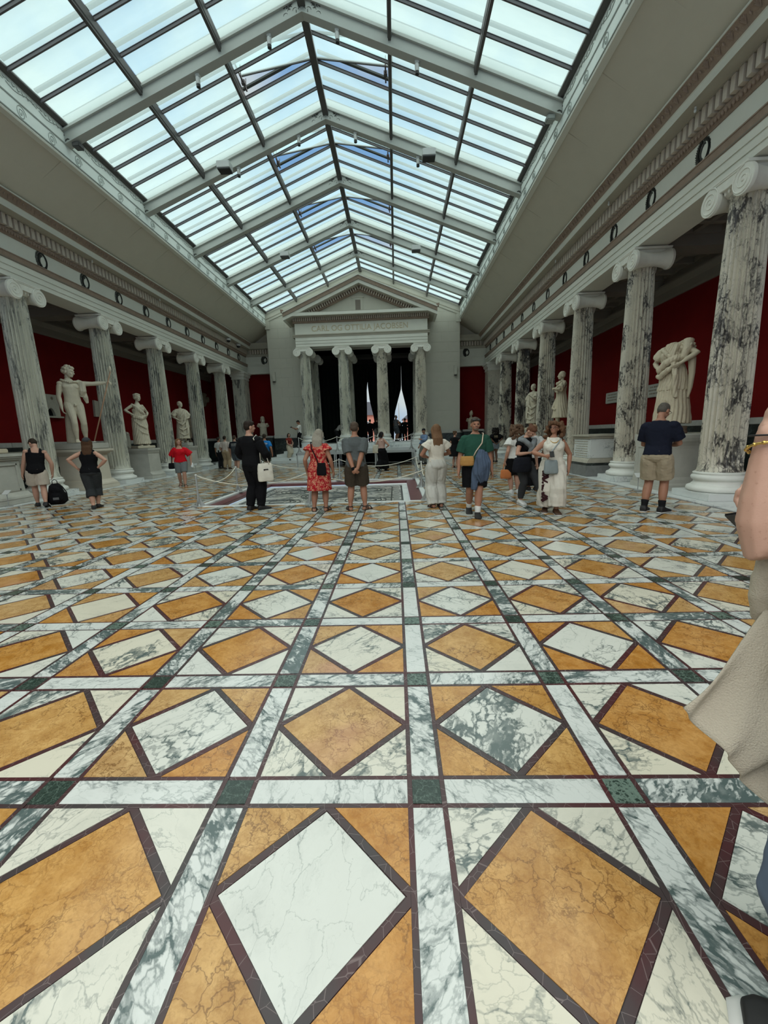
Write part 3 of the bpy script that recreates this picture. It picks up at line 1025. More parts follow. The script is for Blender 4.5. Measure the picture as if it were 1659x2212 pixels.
# ------------------------------------------------------------------ figures: bodies and clothes grown as single surfaces
TMP = bpy.data.scenes.new('workbench')


def bench_depsgraph():
    with bpy.context.temp_override(scene=TMP, view_layer=TMP.view_layers[0]):
        dg = bpy.context.evaluated_depsgraph_get()
        dg.update()
    return dg


def vox(parts, size, smooth=4, deci=None, disp=None):
    """weld overlapping solids into one smooth skin and return the mesh"""
    mb = MB()
    for v, f in parts: mb.add(v, f)
    m = mb.mesh('tmp')
    bm = bmesh.new(); bm.from_mesh(m)
    bmesh.ops.recalc_face_normals(bm, faces=bm.faces)
    bm.to_mesh(m); bm.free()
    o = bpy.data.objects.new('tmp', m)
    TMP.collection.objects.link(o)
    r = o.modifiers.new('r', 'REMESH'); r.mode = 'VOXEL'; r.voxel_size = size; r.use_smooth_shade = True
    if smooth:
        s = o.modifiers.new('s', 'SMOOTH'); s.factor = 0.5; s.iterations = smooth
    if deci:
        d = o.modifiers.new('d', 'DECIMATE'); d.ratio = deci
    dg = bench_depsgraph()
    out = bpy.data.meshes.new_from_object(o.evaluated_get(dg))
    bpy.data.objects.remove(o); bpy.data.meshes.remove(m)
    if disp is not None:
        n = len(out.vertices)
        co = np.empty(n * 3); out.vertices.foreach_get('co', co); co = co.reshape(-1, 3)
        no = np.empty(n * 3); out.vertices.foreach_get('normal', no); no = no.reshape(-1, 3)
        co = co + no * disp(co)[:, None]
        out.vertices.foreach_set('co', co.ravel()); out.update()
    out.polygons.foreach_set('use_smooth', [True] * len(out.polygons))
    return out


def capsule(p0, p1, r0, r1, n=10):
    p0, p1 = Vector(p0), Vector(p1)
    d = (p1 - p0)
    L = d.length
    if L < 1e-6: d = Vector((0, 0, 1)); L = 1e-6
    d = d / L
    pts = [p0 - d * r0 * .98, p0 - d * r0 * .7, p0, p1, p1 + d * r1 * .7, p1 + d * r1 * .98]
    return loft_circ(pts, [r0 * .2, r0 * .71, r0, r1, r1 * .71, r1 * .2], n)


def ellipsoid(c, r, M=None, n=14):
    v = []; f = []
    rings = n // 2 + 1
    for i in range(1, rings):
        ph = PI * i / rings
        for k in range(n):
            a = 2 * PI * k / n
            v.append(Vector((r[0] * math.sin(ph) * math.cos(a), r[1] * math.sin(ph) * math.sin(a), r[2] * math.cos(ph))))
    v += [Vector((0, 0, r[2])), Vector((0, 0, -r[2]))]
    R = rings - 1
    for i in range(R - 1):
        for k in range(n):
            f.append((i * n + k, (i + 1) * n + k, (i + 1) * n + (k + 1) % n, i * n + (k + 1) % n))
    for k in range(n):
        f.append((R * n, k, (k + 1) % n)); f.append((R * n + 1, (R - 1) * n + (k + 1) % n, (R - 1) * n + k))
    if M is not None: v = [M @ p for p in v]
    return [p + Vector(c) for p in v], f


def loft_rings(rings, n=20, ex=0.85):
    """rings: (centre, half width, half depth, rotation or None)"""
    v = []; f = []
    for c, a, b, M in rings:
        for k in range(n):
            t = 2 * PI * k / n
            x = math.copysign(abs(math.cos(t)) ** ex, math.cos(t)) * a; y = math.copysign(abs(math.sin(t)) ** ex, math.sin(t)) * b
            p = Vector((x, y, 0))
            if M is not None: p = M @ p
            v.append(p + Vector(c))
    m = len(rings)
    for i in range(m - 1):
        for k in range(n):
            f.append((i * n + k, i * n + (k + 1) % n, (i + 1) * n + (k + 1) % n, (i + 1) * n + k))
    f.append(tuple(range(n))[::-1]); f.append(tuple((m - 1) * n + k for k in range(n)))
    return v, f


def lerp_tab(tab, z):
    if z <= tab[0][0]: return tab[0][1:]
    for i in range(len(tab) - 1):
        if z <= tab[i + 1][0]:
            t = (z - tab[i][0]) / (tab[i + 1][0] - tab[i][0])
            return tuple(a + (b - a) * t for a, b in zip(tab[i][1:], tab[i + 1][1:]))
    return tab[-1][1:]


#          z     half width  half depth  forward offset
TORSO_M = [(.465, .050, .045, -.004), (.49, .088, .066, -.006), (.52, .094, .070, -.008), (.56, .090, .066, -.004), (.61, .083, .060, .004), (.66, .085, .062, .004), (.72, .095, .067, .002), (.755, .097, .064, -.002), (.785, .088, .054, -.005), (.805, .068, .046, -.008), (.825, .046, .040, -.009), (.850, .033, .034, -.006)]
TORSO_F = [(.465, .050, .045, -.004), (.49, .094, .068, -.008), (.52, .099, .072, -.010), (.56, .090, .064, -.004), (.61, .073, .054, .004), (.65, .074, .055, .004), (.70, .084, .064, .006), (.74, .086, .064, .003), (.77, .082, .054, -.004), (.795, .064, .045, -.008), (.82, .042, .037, -.009), (.850, .028, .029, -.006)]


def noise3(co, s, seed=0.0):
    x, y, z = (co * s).T
    return (np.sin(x * 1.7 + y * 2.3 + seed) + np.sin(y * 1.9 - z * 2.1 + seed * 1.3 + 1.1) + np.sin(z * 2.7 + x * 1.3 + 2.3 + seed) + np.sin(x * 3.1 + z * 1.1 - y * 2.9 + seed * .7)) / 4


class Body:
    def __init__(s, H, sex, P):
        s.H, s.sex, s.P = H, sex, P
        s.tab = TORSO_M if sex == 'm' else TORSO_F
        s.fat = P.get('fat', 1.0)
        s.lean = P.get('lean', 0.0); s.side = P.get('side', 0.0); s.twist = P.get('twist', 0.0)
        s.hips = Vector(P.get('hips', (0, 0, 0)))         # shift of the pelvis
        s.M = Matrix.Rotation(-s.lean, 3, 'X') @ Matrix.Rotation(s.side, 3, 'Y') @ Matrix.Rotation(s.twist, 3, 'Z')
        s.pc = Vector((0, 0, .52))
        hw = .052
        s.hip = {k: Vector((sg * hw, 0, .505)) + s.hips for k, sg in (('L', -1), ('R', 1))}
        s.ank = {k: Vector(P.get('ankle_' + k, (sg * .052, 0, .043))) for k, sg in (('L', -1), ('R', 1))}
        s.knee = {}
        for k in 'LR': s.knee[k] = s.ik(s.hip[k], s.ank[k], .235, .245, Vector(P.get('knee_' + k, (0, 1, 0))))
        sw = .100 if sex == 'm' else .088
        s.sho = {k: s.up(Vector((sg * sw, -.006, .780 + P.get('shrug_' + k, 0)))) for k, sg in (('L', -1), ('R', 1))}
        s.wri = {}; s.elb = {}; s.hd = {}
        for k, sg in (('L', -1), ('R', 1)):
            d = s.sho[k] + Vector((sg * .040, .012, -.325))
            s.wri[k] = Vector(P.get('hand_' + k, d))
            s.elb[k] = s.ik(s.sho[k], s.wri[k], .172, .158, Vector(P.get('elbow_' + k, (sg * .4, -1, 0))))
            dv = s.wri[k] - s.elb[k]
            s.wri[k] = s.elb[k] + dv.normalized() * .158
            s.hd[k] = Vector(P.get('hdir_' + k, (s.wri[k] - s.elb[k]))).normalized()
        y_, p_, r_ = P.get('head', (0, 0, 0))
        s.HM = s.M @ Matrix.Rotation(-y_, 3, 'Z') @ Matrix.Rotation(-p_, 3, 'X') @ Matrix.Rotation(r_, 3, 'Y')
        s.hbase = s.up(Vector((0, .0, .862)))
        s.hs = P.get('hs', 1.0)

    def ik(s, a, b, l0, l1, pole):
        d = b - a; L = min(d.length, (l0 + l1) * .9985)
        u = d.normalized()
        x = (l0 * l0 - l1 * l1 + L * L) / (2 * L)
        h = math.sqrt(max(0, l0 * l0 - x * x))
        p = pole - u * pole.dot(u)
        if p.length < 1e-4: p = Vector((0, 1, 0)) - u * u.y
        return a + u * x + p.normalized() * h

    def up(s, p):
        return s.M @ (Vector(p) - s.pc) + s.pc + s.hips

    def headp(s, p):
        """point of the head given in upright coordinates"""
        return s.HM @ (Vector(p) - Vector((0, 0, .862))) + s.hbase

    def big(s, parts):
        """enlarge head pieces about the neck"""
        return parts if s.hs == 1 else [([s.hbase + (Vector(q) - s.hbase) * s.hs for q in v], f) for v, f in parts]

    def torso(s, z0, z1, off=0.0, n=9, a_mul=1.0, belly=0.0):
        R = []
        for i in range(n):
            z = z0 + (z1 - z0) * i / (n - 1)
            a, b, y = lerp_tab(s.tab, z)
            f = s.fat if z < .78 else 1 + (s.fat - 1) * .4
            bl = belly * max(0, 1 - abs(z - .60) / .12)
            if z < .52: c = Vector((0, y, z)) + s.hips; M = None
            else: c = s.up((0, y + bl * .5, z)); M = s.M
            R.append((c, a * f * a_mul + off, b * f + off + bl, M))
        return loft_rings(R)

    def leg_path(s, k, off=0.0, t0=0.0, t1=2.0, flare=0.0, rmul=1.0):
        """t 0 hip, 1 knee, 2 ankle"""
        prof = [(0, .060), (.15, .060), (.4, .054), (.7, .045), (.95, .037), (1.05, .036), (1.25, .038), (1.4, .039), (1.6, .033), (1.85, .023), (2.0, .021)]
        pts = []; rr = []
        n = 12
        for i in range(n):
            t = t0 + (t1 - t0) * i / (n - 1)
            if t <= 1: p = s.hip[k].lerp(s.knee[k], t)
            else: p = s.knee[k].lerp(s.ank[k], t - 1)
            if 1.1 < t < 1.8: p = p + Vector((0, -.008, 0))
            r = lerp_tab(prof, t)[0] * (1 + (s.fat - 1) * .6) * rmul + off + flare * (t - t0) / max(.01, t1 - t0)
            pts.append(p); rr.append(r)
        return loft_circ(pts, rr, 12)

    def arm_path(s, k, off=0.0, t0=0.0, t1=2.0, flare=0.0):
        m = 1.0 if s.sex == 'm' else .88
        prof = [(0, .020 * m), (.07, .030 * m), (.18, .0345 * m), (.4, .033 * m), (.6, .0305 * m), (.95, .026 * m), (1.1, .027 * m), (1.3, .028 * m), (1.7, .021 * m), (2, .016 * m)]
        pts = []; rr = []
        for i in range(11):
            t = t0 + (t1 - t0) * i / 10
            p = s.sho[k].lerp(s.elb[k], t) if t <= 1 else s.elb[k].lerp(s.wri[k], t - 1)
            pts.append(p); rr.append(lerp_tab(prof, t)[0] * (1 + (s.fat - 1) * .7) + off + flare * (t - t0) / max(.01, t1 - t0))
        return loft_circ(pts, rr, 10)

    def hand(s, k, curl=.5):
        sg = -1 if k == 'L' else 1
        d = s.hd[k]
        n = Vector(s.P.get('palm_' + k, (-sg, .15, 0)))
        n = (n - d * n.dot(d))
        n = n.normalized() if n.length > 1e-3 else Vector((0, 1, 0))
        sd = d.cross(n).normalized() * sg * -1            # towards the thumb
        w = s.wri[k]
        curl = s.P.get('curl_' + k, curl)
        out = []
        M = Matrix((sd, d, n)).transposed()
        out.append(ellipsoid(w + d * .026, (.021, .030, .012), M, 10))
        out.append(capsule(w - d * .008, w + d * .012, .0155, .016, 8))
        for q, (o, L) in enumerate(((.0155, .042), (.0052, .047), (-.0052, .044), (-.0150, .035))):
            b = w + d * .048 + sd * o
            a1 = curl * .7; a2 = curl * 1.6
            p1 = b + (d * math.cos(a1) + n * math.sin(a1)) * L * .5
            p2 = p1 + (d * math.cos(a2) + n * math.sin(a2)) * L * .5
            out.append(capsule(b, p1, .0058, .0052, 7)); out.append(capsule(p1, p2, .0052, .0044, 7))
        tb = w + d * .014 + sd * .014
        t1 = tb + (d * .7 + sd * .75 + n * .25).normalized() * .026
        t2 = t1 + (d * .95 + sd * .15 + n * (.2 + curl * .4)).normalized() * .022
        out.append(capsule(tb, t1, .0085, .0068, 7)); out.append(capsule(t1, t2, .0066, .0052, 7))
        return out

    def foot(s, k, shoe=0.0):
        sg = -1 if k == 'L' else 1
        yaw = s.P.get('toe_' + k, -sg * .16)
        pit = s.P.get('tip_' + k, 0.0)                      # heel lifted
        R = Matrix.Rotation(yaw, 3, 'Z') @ Matrix.Rotation(-pit, 3, 'X')
        a = s.ank[k]
        P = lambda x, y, z: a + R @ Vector((x, y, z))
        e = shoe
        z0 = -.043
        rings = []
        for y, w, zt in ((-.036, .014, -.018), (-.030, .021, -.002), (-.012, .024, .012), (.012, .024, .008), (.040, .025, -.008), (.068, .030, -.019), (.092, .028, -.026), (.108, .016, -.033)):
            h = zt - z0 + e
            c = P(0, y * (1 + e * 4), z0 + h / 2 - e * .3)
            rings.append((c, w + e, h / 2 + e * .5, R @ Matrix.Rotation(PI / 2, 3, 'X')))
        return [loft_rings(rings, 12, .8)]

    def head_parts(s, ears=True, nose=1.0):
        e = s.headp; M = s.HM
        j = .98 if s.sex == 'm' else .90
        out = [ellipsoid(e((0, .000, .935)), (.0435, .055, .056), M), ellipsoid(e((0, .020, .905)), (.036 * j, .037, .042), M), ellipsoid(e((0, .040, .880)), (.020 * j, .017, .015), M, 10),
               ellipsoid(e((0, .049, .938)), (.030, .010, .010), M, 10),
               capsule(e((0, .054, .930)), e((0, .0665 * nose, .911)), .0055, .0088, 8), ellipsoid(e((0, .053, .8945)), (.014, .008, .008), M, 8)]
        for sg in (-1, 1):
            if ears: out.append(ellipsoid(e((sg * .0435, -.004, .915)), (.007, .014, .019), M, 8))
            out.append(ellipsoid(e((sg * .020, .045, .908)), (.012, .010, .012), M, 8))
        nk = .030 if s.sex == 'm' else .025
        out.append(loft_circ([s.up((0, -.008, .80)), s.up((0, -.008, .835)), e((0, -.008, .868)), e((0, -.004, .905))], [nk * 1.45, nk * 1.1, nk, nk * .98], 12))
        return s.big(out[:-1]) + out[-1:]

    def sc(s, parts):
        return [([Vector(p) * s.H for p in v], f) for v, f in parts]

    def flesh(s, feet=True, head=True, curl=.5, arms='LR'):
        out = [s.torso(.465, .845, 0, 14)]
        for k in 'LR':
            out.append(s.leg_path(k)); out.append(ellipsoid(s.hip[k], (.060, .062, .06)))
            out.append(capsule(s.ank[k] + Vector((0, 0, .02)), s.ank[k] - Vector((0, .004, .012)), .021, .022, 8))
            if feet: out += s.foot(k)
        for k in arms:
            out.append(s.arm_path(k)); out.append(ellipsoid(s.sho[k], (.036, .036, .034) if s.sex == 'm' else (.031, .031, .030)))
            out += s.hand(k, curl)
        if s.sex == 'f':
            for sg in (-1, 1): out.append(ellipsoid(s.up((sg * .041, .052, .715)), (.036, .033, .036)))
        if head: out += s.head_parts()
        return out


def skin_mat(name, col):
    return MATS.get(name) or plain(name, col, 0.55, 0.35, var=0.10, vscale=12)


SK = {'fair': skin_mat('fair skin', (0.44, 0.245, 0.17)), 'tan': skin_mat('tanned skin', (0.31, 0.150, 0.092)), 'pink': skin_mat('pink skin', (0.52, 0.28, 0.21)), 'dark': skin_mat('brown skin', (0.14, 0.07, 0.045))}
_cloth = {}
def cloth(col, key=None, var=.12, rough=.9):
    k = key or 'cloth %02x%02x%02x' % tuple(int(min(1, c) * 255) for c in col)
    if k not in _cloth:
        _cloth[k] = plain(k, col, rough, 0.12, var=var, vscale=9, bump=0.25, bscale=35)
    return _cloth[k]
def hairm(col):
    k = 'hair %02x%02x%02x' % tuple(int(c * 255) for c in col)
    if k not in MATS:
        t = NT(k); co = t.obj()
        n = t.noise(t.vmath('MULTIPLY', co, (60, 60, 6)), 2.0, 4)
        t.base(t.mix(n, tuple(c * .55 for c in col), tuple(min(1, c * 1.35) for c in col)), .75, .2)
        t.bump(n, .5, .01)
    return MATS[k]
M_rubber = plain('dark shoe', (0.016, 0.015, 0.015), .6, .3)
M_sole = plain('pale shoe sole', (0.50, 0.50, 0.47), .7, .2)
M_white_shoe = plain('white trainer', (0.62, 0.62, 0.60), .6, .3)
M_leather = plain('brown leather', (0.055, 0.028, 0.016), .5, .4)
M_eye = plain('dark eye', (0.02, 0.014, 0.012), .2, .5)
M_lip = plain('lips', (0.30, 0.11, 0.09), .5, .3)
M_sock_w = plain('white sock', (0.58, 0.58, 0.55), .9, .1)
M_sock_b = plain('black sock', (0.012, 0.012, 0.013), .9, .1)


def wrinkle(amp, s, seed):
    return lambda co: amp * (noise3(co * np.array((1, 1, .6)), s, seed) + .6 * noise3(co, s * 2.3, seed + 4))


def folds(amp, k, seed=0.0, diag=0.0, cx=0.0, cy=0.0):
    def fn(co):
        th = np.arctan2(co[:, 1] - cy, co[:, 0] - cx)
        ph = k * th + diag * co[:, 2] + 1.3 * noise3(co, 3.0, seed)
        return amp * (np.abs(np.sin(ph)) ** .7 * 2 - 1.1) + amp * .4 * noise3(co, 11, seed)
    return fn


def hair_parts(b, style):
    e = b.headp; M = b.HM
    out = [ellipsoid(e((0, -.006, .951)), (.0475, .0560, .0475), M), ellipsoid(e((0, -.024, .928)), (.0455, .038, .045), M)]
    if style == 'short':
        out.append(ellipsoid(e((0, .030, .970)), (.036, .026, .022), M))
    elif style == 'crop':
        out = [ellipsoid(e((0, -.006, .948)), (.0455, .054, .0475), M), ellipsoid(e((0, -.020, .930)), (.0445, .037, .042), M)]
    elif style in ('long', 'straight', 'bob', 'lob'):
        low = {'long': .72, 'straight': .665, 'bob': .845, 'lob': .775}[style]
        rings = []
        for i in range(8):
            t = i / 7
            z = .965 - (.965 - low) * t
            w = (.046 + .016 * math.sin(min(1, t * 1.6) * PI / 2)) * (1 if t < .75 else 1 - (t - .75) * (.9 if style == 'lob' else 1.4))
            p = e((0, -.022 - .012 * t, z)) if z > .86 else b.up((0, -.040 - .030 * (1 - abs(z - .78) / .12) * .6, z))
            rings.append((p, w, .030 if t < .5 else .022, b.M))
        out.append(loft_rings(rings, 16))
        for sg in (-1, 1):
            out.append(loft_circ([e((sg * .034, .012, .965)), e((sg * .050, .004, .925)), e((sg * .050, -.008, .875)), b.up((sg * .046, -.022, max(low, .80)))], [.016, .018, .017, .010], 8))
    elif style == 'curly':
        rr = random.Random(5)
        for i in range(150):
            a = rr.uniform(0, 2 * PI); z = rr.uniform(.80, .985)
            R = .058 + .026 * math.sin(min(1, (.99 - z) / .10) * PI / 2) + rr.uniform(-.006, .012)
            x, y = R * math.cos(a), R * math.sin(a) * .95 - .012
            if y > .018 and z < .955: continue
            out.append(ellipsoid(e((x, y, z)), (.021, .021, .021), M, 8))
    elif style == 'bun':
        out.append(ellipsoid(e((0, -.055, .965)), (.024, .024, .024), M, 10))
        out.append(ellipsoid(e((0, .028, .970)), (.034, .026, .020), M))
    elif style == 'pony':
        out.append(loft_circ([e((0, -.055, .950)), e((0, -.085, .93)), e((0, -.088, .88)), e((0, -.075, .83))], [.012, .020, .016, .006], 8))
    return b.big(out)


def person(label, loc, face, H, sex, skin, P=None, garments=(), hair=('short', (0.03, 0.02, 0.015)), shoes=('shoe', None), group=None, vs=.0085, deci=.5, cat='person', name='person', body_mat=None, faced=False):
    """face: world direction the person looks; garments: list of dicts"""
    P = P or {}
    rz = math.atan2(-face[0], face[1])
    root = empty(name, (loc[0], loc[1], loc[2] if len(loc) > 2 else 0.0), rz, label, cat, group)
    b = Body(H, sex, P)
    k = H
    m = vox(b.sc(b.flesh()), vs, 3, deci)
    link('body', m, body_mat or SK[skin], root)
    for gi, g in enumerate(garments):
        parts = []
        off = g.get('off', .011)
        t = g['t']
        if t == 'top':
            parts.append(b.torso(g.get('z0', .50), g.get('z1', .828 if g.get('sleeve', .6) > 0 else .765), off, 12, belly=g.get('belly', 0)))
            if sex == 'f':
                for sg in (-1, 1): parts.append(ellipsoid(b.up((sg * .041, .052, .715)), (.036 + off, .033 + off, .036 + off)))
            sl = g.get('sleeve', .6)
            for s_ in g.get('arms', 'LR'):
                if sl > 0:
                    parts.append(b.arm_path(s_, off + .003, 0, sl, g.get('sflare', .008)))
                    parts.append(ellipsoid(b.sho[s_], (.036 + off, .036 + off, .033 + off * .7) if sex == 'm' else (.031 + off, .031 + off, .029 + off * .7)))
                elif g.get('straps', True):
                    parts.append(loft_circ([b.up(((-1 if s_ == 'L' else 1) * .058, .058, .76)), b.up(((-1 if s_ == 'L' else 1) * .056, .030, .808)), b.up(((-1 if s_ == 'L' else 1) * .055, -.012, .822)), b.up(((-1 if s_ == 'L' else 1) * .058, -.052, .79)), b.up(((-1 if s_ == 'L' else 1) * .060, -.060, .75))], [.020, .019, .017, .019, .022], 8))
        elif t == 'pants':
            parts.append(b.torso(.468, g.get('z1', .585), off, 6))
            L = g.get('len', 1.95)
            for s_ in 'LR':
                parts.append(b.leg_path(s_, off + .002, 0, L, g.get('flare', .006)))
                parts.append(ellipsoid(b.hip[s_], (.060 + off, .064 + off, .055)))
        elif t == 'skirt':
            z0, z1 = g['hem'], g.get('z1', .62)
            R = []
            mid = (b.ank['L'] + b.ank['R']) / 2
            for i in range(9):
                u = i / 8
                z = z0 + (z1 - z0) * u
                a, bb, y = lerp_tab(b.tab, max(z, .52))
                fl = g.get('flare', .03) * max(0, (.52 - z) / .25)
                sh = Vector((0, 0, 0)) if z > .52 else Vector((mid.x, mid.y, 0)) * ((.52 - z) / .52)
                c = (b.up((0, y, z)) if z > .52 else Vector((0, y, z)) + b.hips * (z / .52)) + sh
                R.append((c, a * b.fat + off + fl, bb * b.fat + off + fl * .9, b.M if z > .52 else None))
            parts.append(loft_rings(R, 24))
        elif t == 'extra':
            parts += g['parts'](b)
        dsp = g.get('disp') or wrinkle(.0045 * (off / .011), 16 + 3 * gi, gi * 2.7 + H * 9)
        if g.get('nodisp'): dsp = None
        gm = vox(b.sc(parts), g.get('vs', vs * 1.1), g.get('sm', 3), g.get('deci', deci), dsp)
        go = link(g['n'], gm, g['m'], root)
        if g.get('label'): go['label'] = g['label']
    if hair:
        hp = hair_parts(b, hair[0])
        hm = vox(b.sc(hp), vs * .9, 2, deci, wrinkle(.0035, 45, 1.0) if hair[0] != 'curly' else wrinkle(.006, 60, 2.0))
        link('hair', hm, hairm(hair[1]), root)
    if shoes:
        kind, mat = shoes[0], shoes[1] or M_rubber
        for s_ in 'LR':
            if kind in ('shoe', 'trainer'):
                sm = vox(b.sc(b.foot(s_, .007) + ([capsule(b.ank[s_] - Vector((0, 0, .008)), b.ank[s_] + Vector((0, 0, .010)), .027, .026, 10)] if kind == 'trainer' else [])), .006, 2, .5)
                so = link('shoe', sm, mat, root)
                if len(shoes) > 2:
                    R = Matrix.Rotation(P.get('toe_' + s_, .16 if s_ == 'L' else -.16), 3, 'Z') @ Matrix.Rotation(-P.get('tip_' + s_, 0), 3, 'X')
                    rings = [(b.ank[s_] + R @ Vector((0, y, -.0455)), w, .0075, R @ Matrix.Rotation(PI / 2, 3, 'X')) for y, w in ((-.046, .020), (-.035, .030), (0, .031), (.04, .033), (.08, .038), (.11, .034), (.128, .018))]
                    v, f = loft_rings([(c * k, a * k, bb * k, M_) for c, a, bb, M_ in rings], 12, .7)
                    MB().add(v, f).build('sole', shoes[2], so, smooth=True)
            elif kind == 'sandal':
                R = Matrix.Rotation(P.get('toe_' + s_, .16 if s_ == 'L' else -.16), 3, 'Z') @ Matrix.Rotation(-P.get('tip_' + s_, 0), 3, 'X')
                rings = [(b.ank[s_] + R @ Vector((0, y, -.044)), w, .0065, R @ Matrix.Rotation(PI / 2, 3, 'X')) for y, w in ((-.040, .016), (-.03, .026), (0, .027), (.04, .029), (.08, .034), (.105, .030), (.116, .016))]
                v, f = loft_rings([(c * k, a * k, bb * k, M_) for c, a, bb, M_ in rings], 12, .7)
                mb = MB().add(v, f)
                for y, zc, rx in ((.072, -.036, .033), (-.012, -.022, .027), (.02, -.030, .029)):
                    pts = [(b.ank[s_] + R @ Vector((rx * math.cos(a), y + (.01 if y < 0 else 0) * math.sin(a), zc + .030 * math.sin(a)))) * k for a in [PI * q / 8 for q in range(9)]]
                    mb.tube(pts, .006 * k, 6)
                mb.tube([(b.ank[s_] + R @ Vector((.025 * math.cos(a), -.006 + .027 * math.sin(a), .004))) * k for a in [2 * PI * q / 12 for q in range(13)]], .005 * k, 6)
                mb.build('sandal', mat, root, smooth=True)
    if faced:
        for sg in (-1, 1):
            e = ellipsoid(b.headp((sg * .0185, .0495, .924)) * k, (.0075 * k, .004 * k, .0042 * k), b.HM, 10)
            MB().add(*e).build('eye', M_eye, root, smooth=True)
            p = [b.headp((sg * x, .0555 - x * .25, .9365 + .002 * math.sin(x * 60))) * k for x in (.008, .018, .029)]
            MB().tube(p, [.0016 * k, .0024 * k, .0012 * k], 6).build('eyebrow', hairm(hair[1] if hair else (.05, .03, .02)), root, smooth=True)
        MB().add(*ellipsoid(b.headp((0, .0585, .8935)) * k, (.0125 * k, .0035 * k, .0042 * k), b.HM, 10)).build('mouth', M_lip, root, smooth=True)
    root['_'] = 0
    del root['_']
    return root, b

# ------------------------------------------------------------------ end wall with the temple front
YP = 25.9            # column axis of the porch
ZP = 1.05            # porch floor
YWL = 27.0           # face of the wall block
WB = tag(empty('wall_back', (0, 0, 0)), 'grey end wall of the hall behind the temple porch', kind='structure')
MB().prism([(-3.95, 0), (-6.30, 0), (-6.30, 9.50), (0, 11.97), (6.30, 9.50), (6.30, 0), (3.95, 0), (3.95, 7.1), (-3.95, 7.1)], 'y', YWL, YB).build('wall_block', M_stone, WB)
blk = {}
for sx in (-1, 1):
    z = 1.75; c = 0
    while z < 9.2:
        xs = [4.0, 4.75, 5.55, 6.296] if c % 2 == 0 else [4.0, 5.1, 6.296]
        for a, b_ in zip(xs[:-1], xs[1:]):
            w = round(b_ - a - .008, 3)
            if w not in blk:
                q = MB().box(-w / 2, w / 2, -.012, .02, .004, .616).mesh('stone_block'); q.materials.append(M_stone); blk[w] = q
            link('stone_block', blk[w], None, WB, (sx * (a + b_) / 2, YWL - .0, z))
        z += .62; c += 1
    a, b_ = sorted((sx * 3.95, sx * 6.32))
    MB().box(a, b_, YWL - .035, YWL + .2, 0, 1.50).build('dado', M_dado, WB)
    MB().chamfer(((a + b_) / 2, YWL + .05, 1.62), (b_ - a, .24, .22), .015).build('capping_stone', M_dadotop, WB)
    # raking band under the glass and the little corner block
    d = Vector((6.30, 0, -2.47)).normalized()
    m = MB().prism([(0, 11.90), (0, 11.42), (sx * 6.10, 9.02), (sx * 6.30, 8.96), (sx * 6.30, 9.42)], 'y', YWL - .05, YWL + .01)
    m.build('raking_band', M_stone, WB)
    MB().prism([(0, 11.60), (0, 11.57), (sx * 6.30, 9.10), (sx * 6.30, 9.13)], 'y', YWL - .075, YWL - .03).build('raking_bead', M_soffit, WB)
    MB().box(*sorted((sx * 6.05, sx * 6.36)), YWL - .07, YWL + .1, 8.52, 9.0).build('corner_block', M_stone, WB)
    # red return walls between block and colonnade
    a, b_ = sorted((sx * 6.3, sx * XW))
    MB().box(a, b_, YB - .15, YB + .2, 0, 6.6).build('red_return', M_red, WB)
    MB().box(a, b_, YB - .19, YB - .14, 0, 1.48).build('dado', M_dado, WB)
    MB().chamfer(((a + b_) / 2, YB - .17, 1.57), (b_ - a, .12, .17), .012).build('capping_stone', M_dadotop, WB)
    a, b_ = sorted((sx * 6.3, sx * 8.3))
    MB().prism([(YB - .15, 5.98), (YB - .55, 5.98), (YB - .55, 6.45), (YB - .62, 6.6), (YB - .62, 7.10), (YB - .15, 7.10)], 'x', a, b_).build('return_entablature', M_frieze, WB)
    MB().prism([(YB - .15, 7.10), (YB - .66, 7.10), (YB - .72, 7.24), (YB - .66, 7.24), (YB - .66, 7.53), (YB - 1.0, 7.55), (YB - 1.07, 7.70), (YB - 1.2, 7.88), (YB - .15, 7.88)], 'x', a, b_).build('return_cornice', M_soffit, WB)
    MB().box(a, b_, YB - .6, YB, 7.8, 9.6).build('upper_return', M_cove, WB)
    o = link('wreath', WREATH, None, WB, (sx * 6.95, YB - .63, 6.865)); o.rotation_euler = (0, 0, -PI / 2)
    for k in range(9):
        o = link('dentil', DENT, None, WB, (sx * (6.42 + k * .178), YB - .66, 7.25)); o.rotation_euler = (0, 0, -PI / 2)
    # wall lamps on the block
    L = empty('wall_lamp', (sx * 6.0, YWL - .03, 5.55), 0, 'small pale box lamp high on the grey wall %s of the porch' % ('left' if sx < 0 else 'right'), 'lamp', 'wall lamps on the end wall')
    MB().chamfer((0, -.09, 0), (.20, .18, .60), .02).build('housing', M_stone, L)
    MB().chamfer((0, -.09, -.33), (.17, .15, .05), .01).build('lens', M_lampb, L)

# porch floor and steps
ST = tag(empty('floor_porch_steps', (0, 0, 0)), 'flight of white marble steps up to the temple porch', kind='structure')
for i in range(6):
    hw = 4.30 + .37 * i; yf = 25.05 - .34 * i; z1 = ZP - .175 * i
    m = MB()
    x = -hw; n = 4
    for k in range(n):
        m = MB().chamfer((-hw + (k + .5) * 2 * hw / n, (yf + YWL - .04) / 2, z1 - .0875), (2 * hw / n - .004, YWL - .04 - yf, .175 - .002), .008)
        m.build('step_slab', M_step, ST)
MB().box(-3.94, 3.94, YWL - .05, 33.0, -.1, ZP).build('porch_floor', M_step, ST)

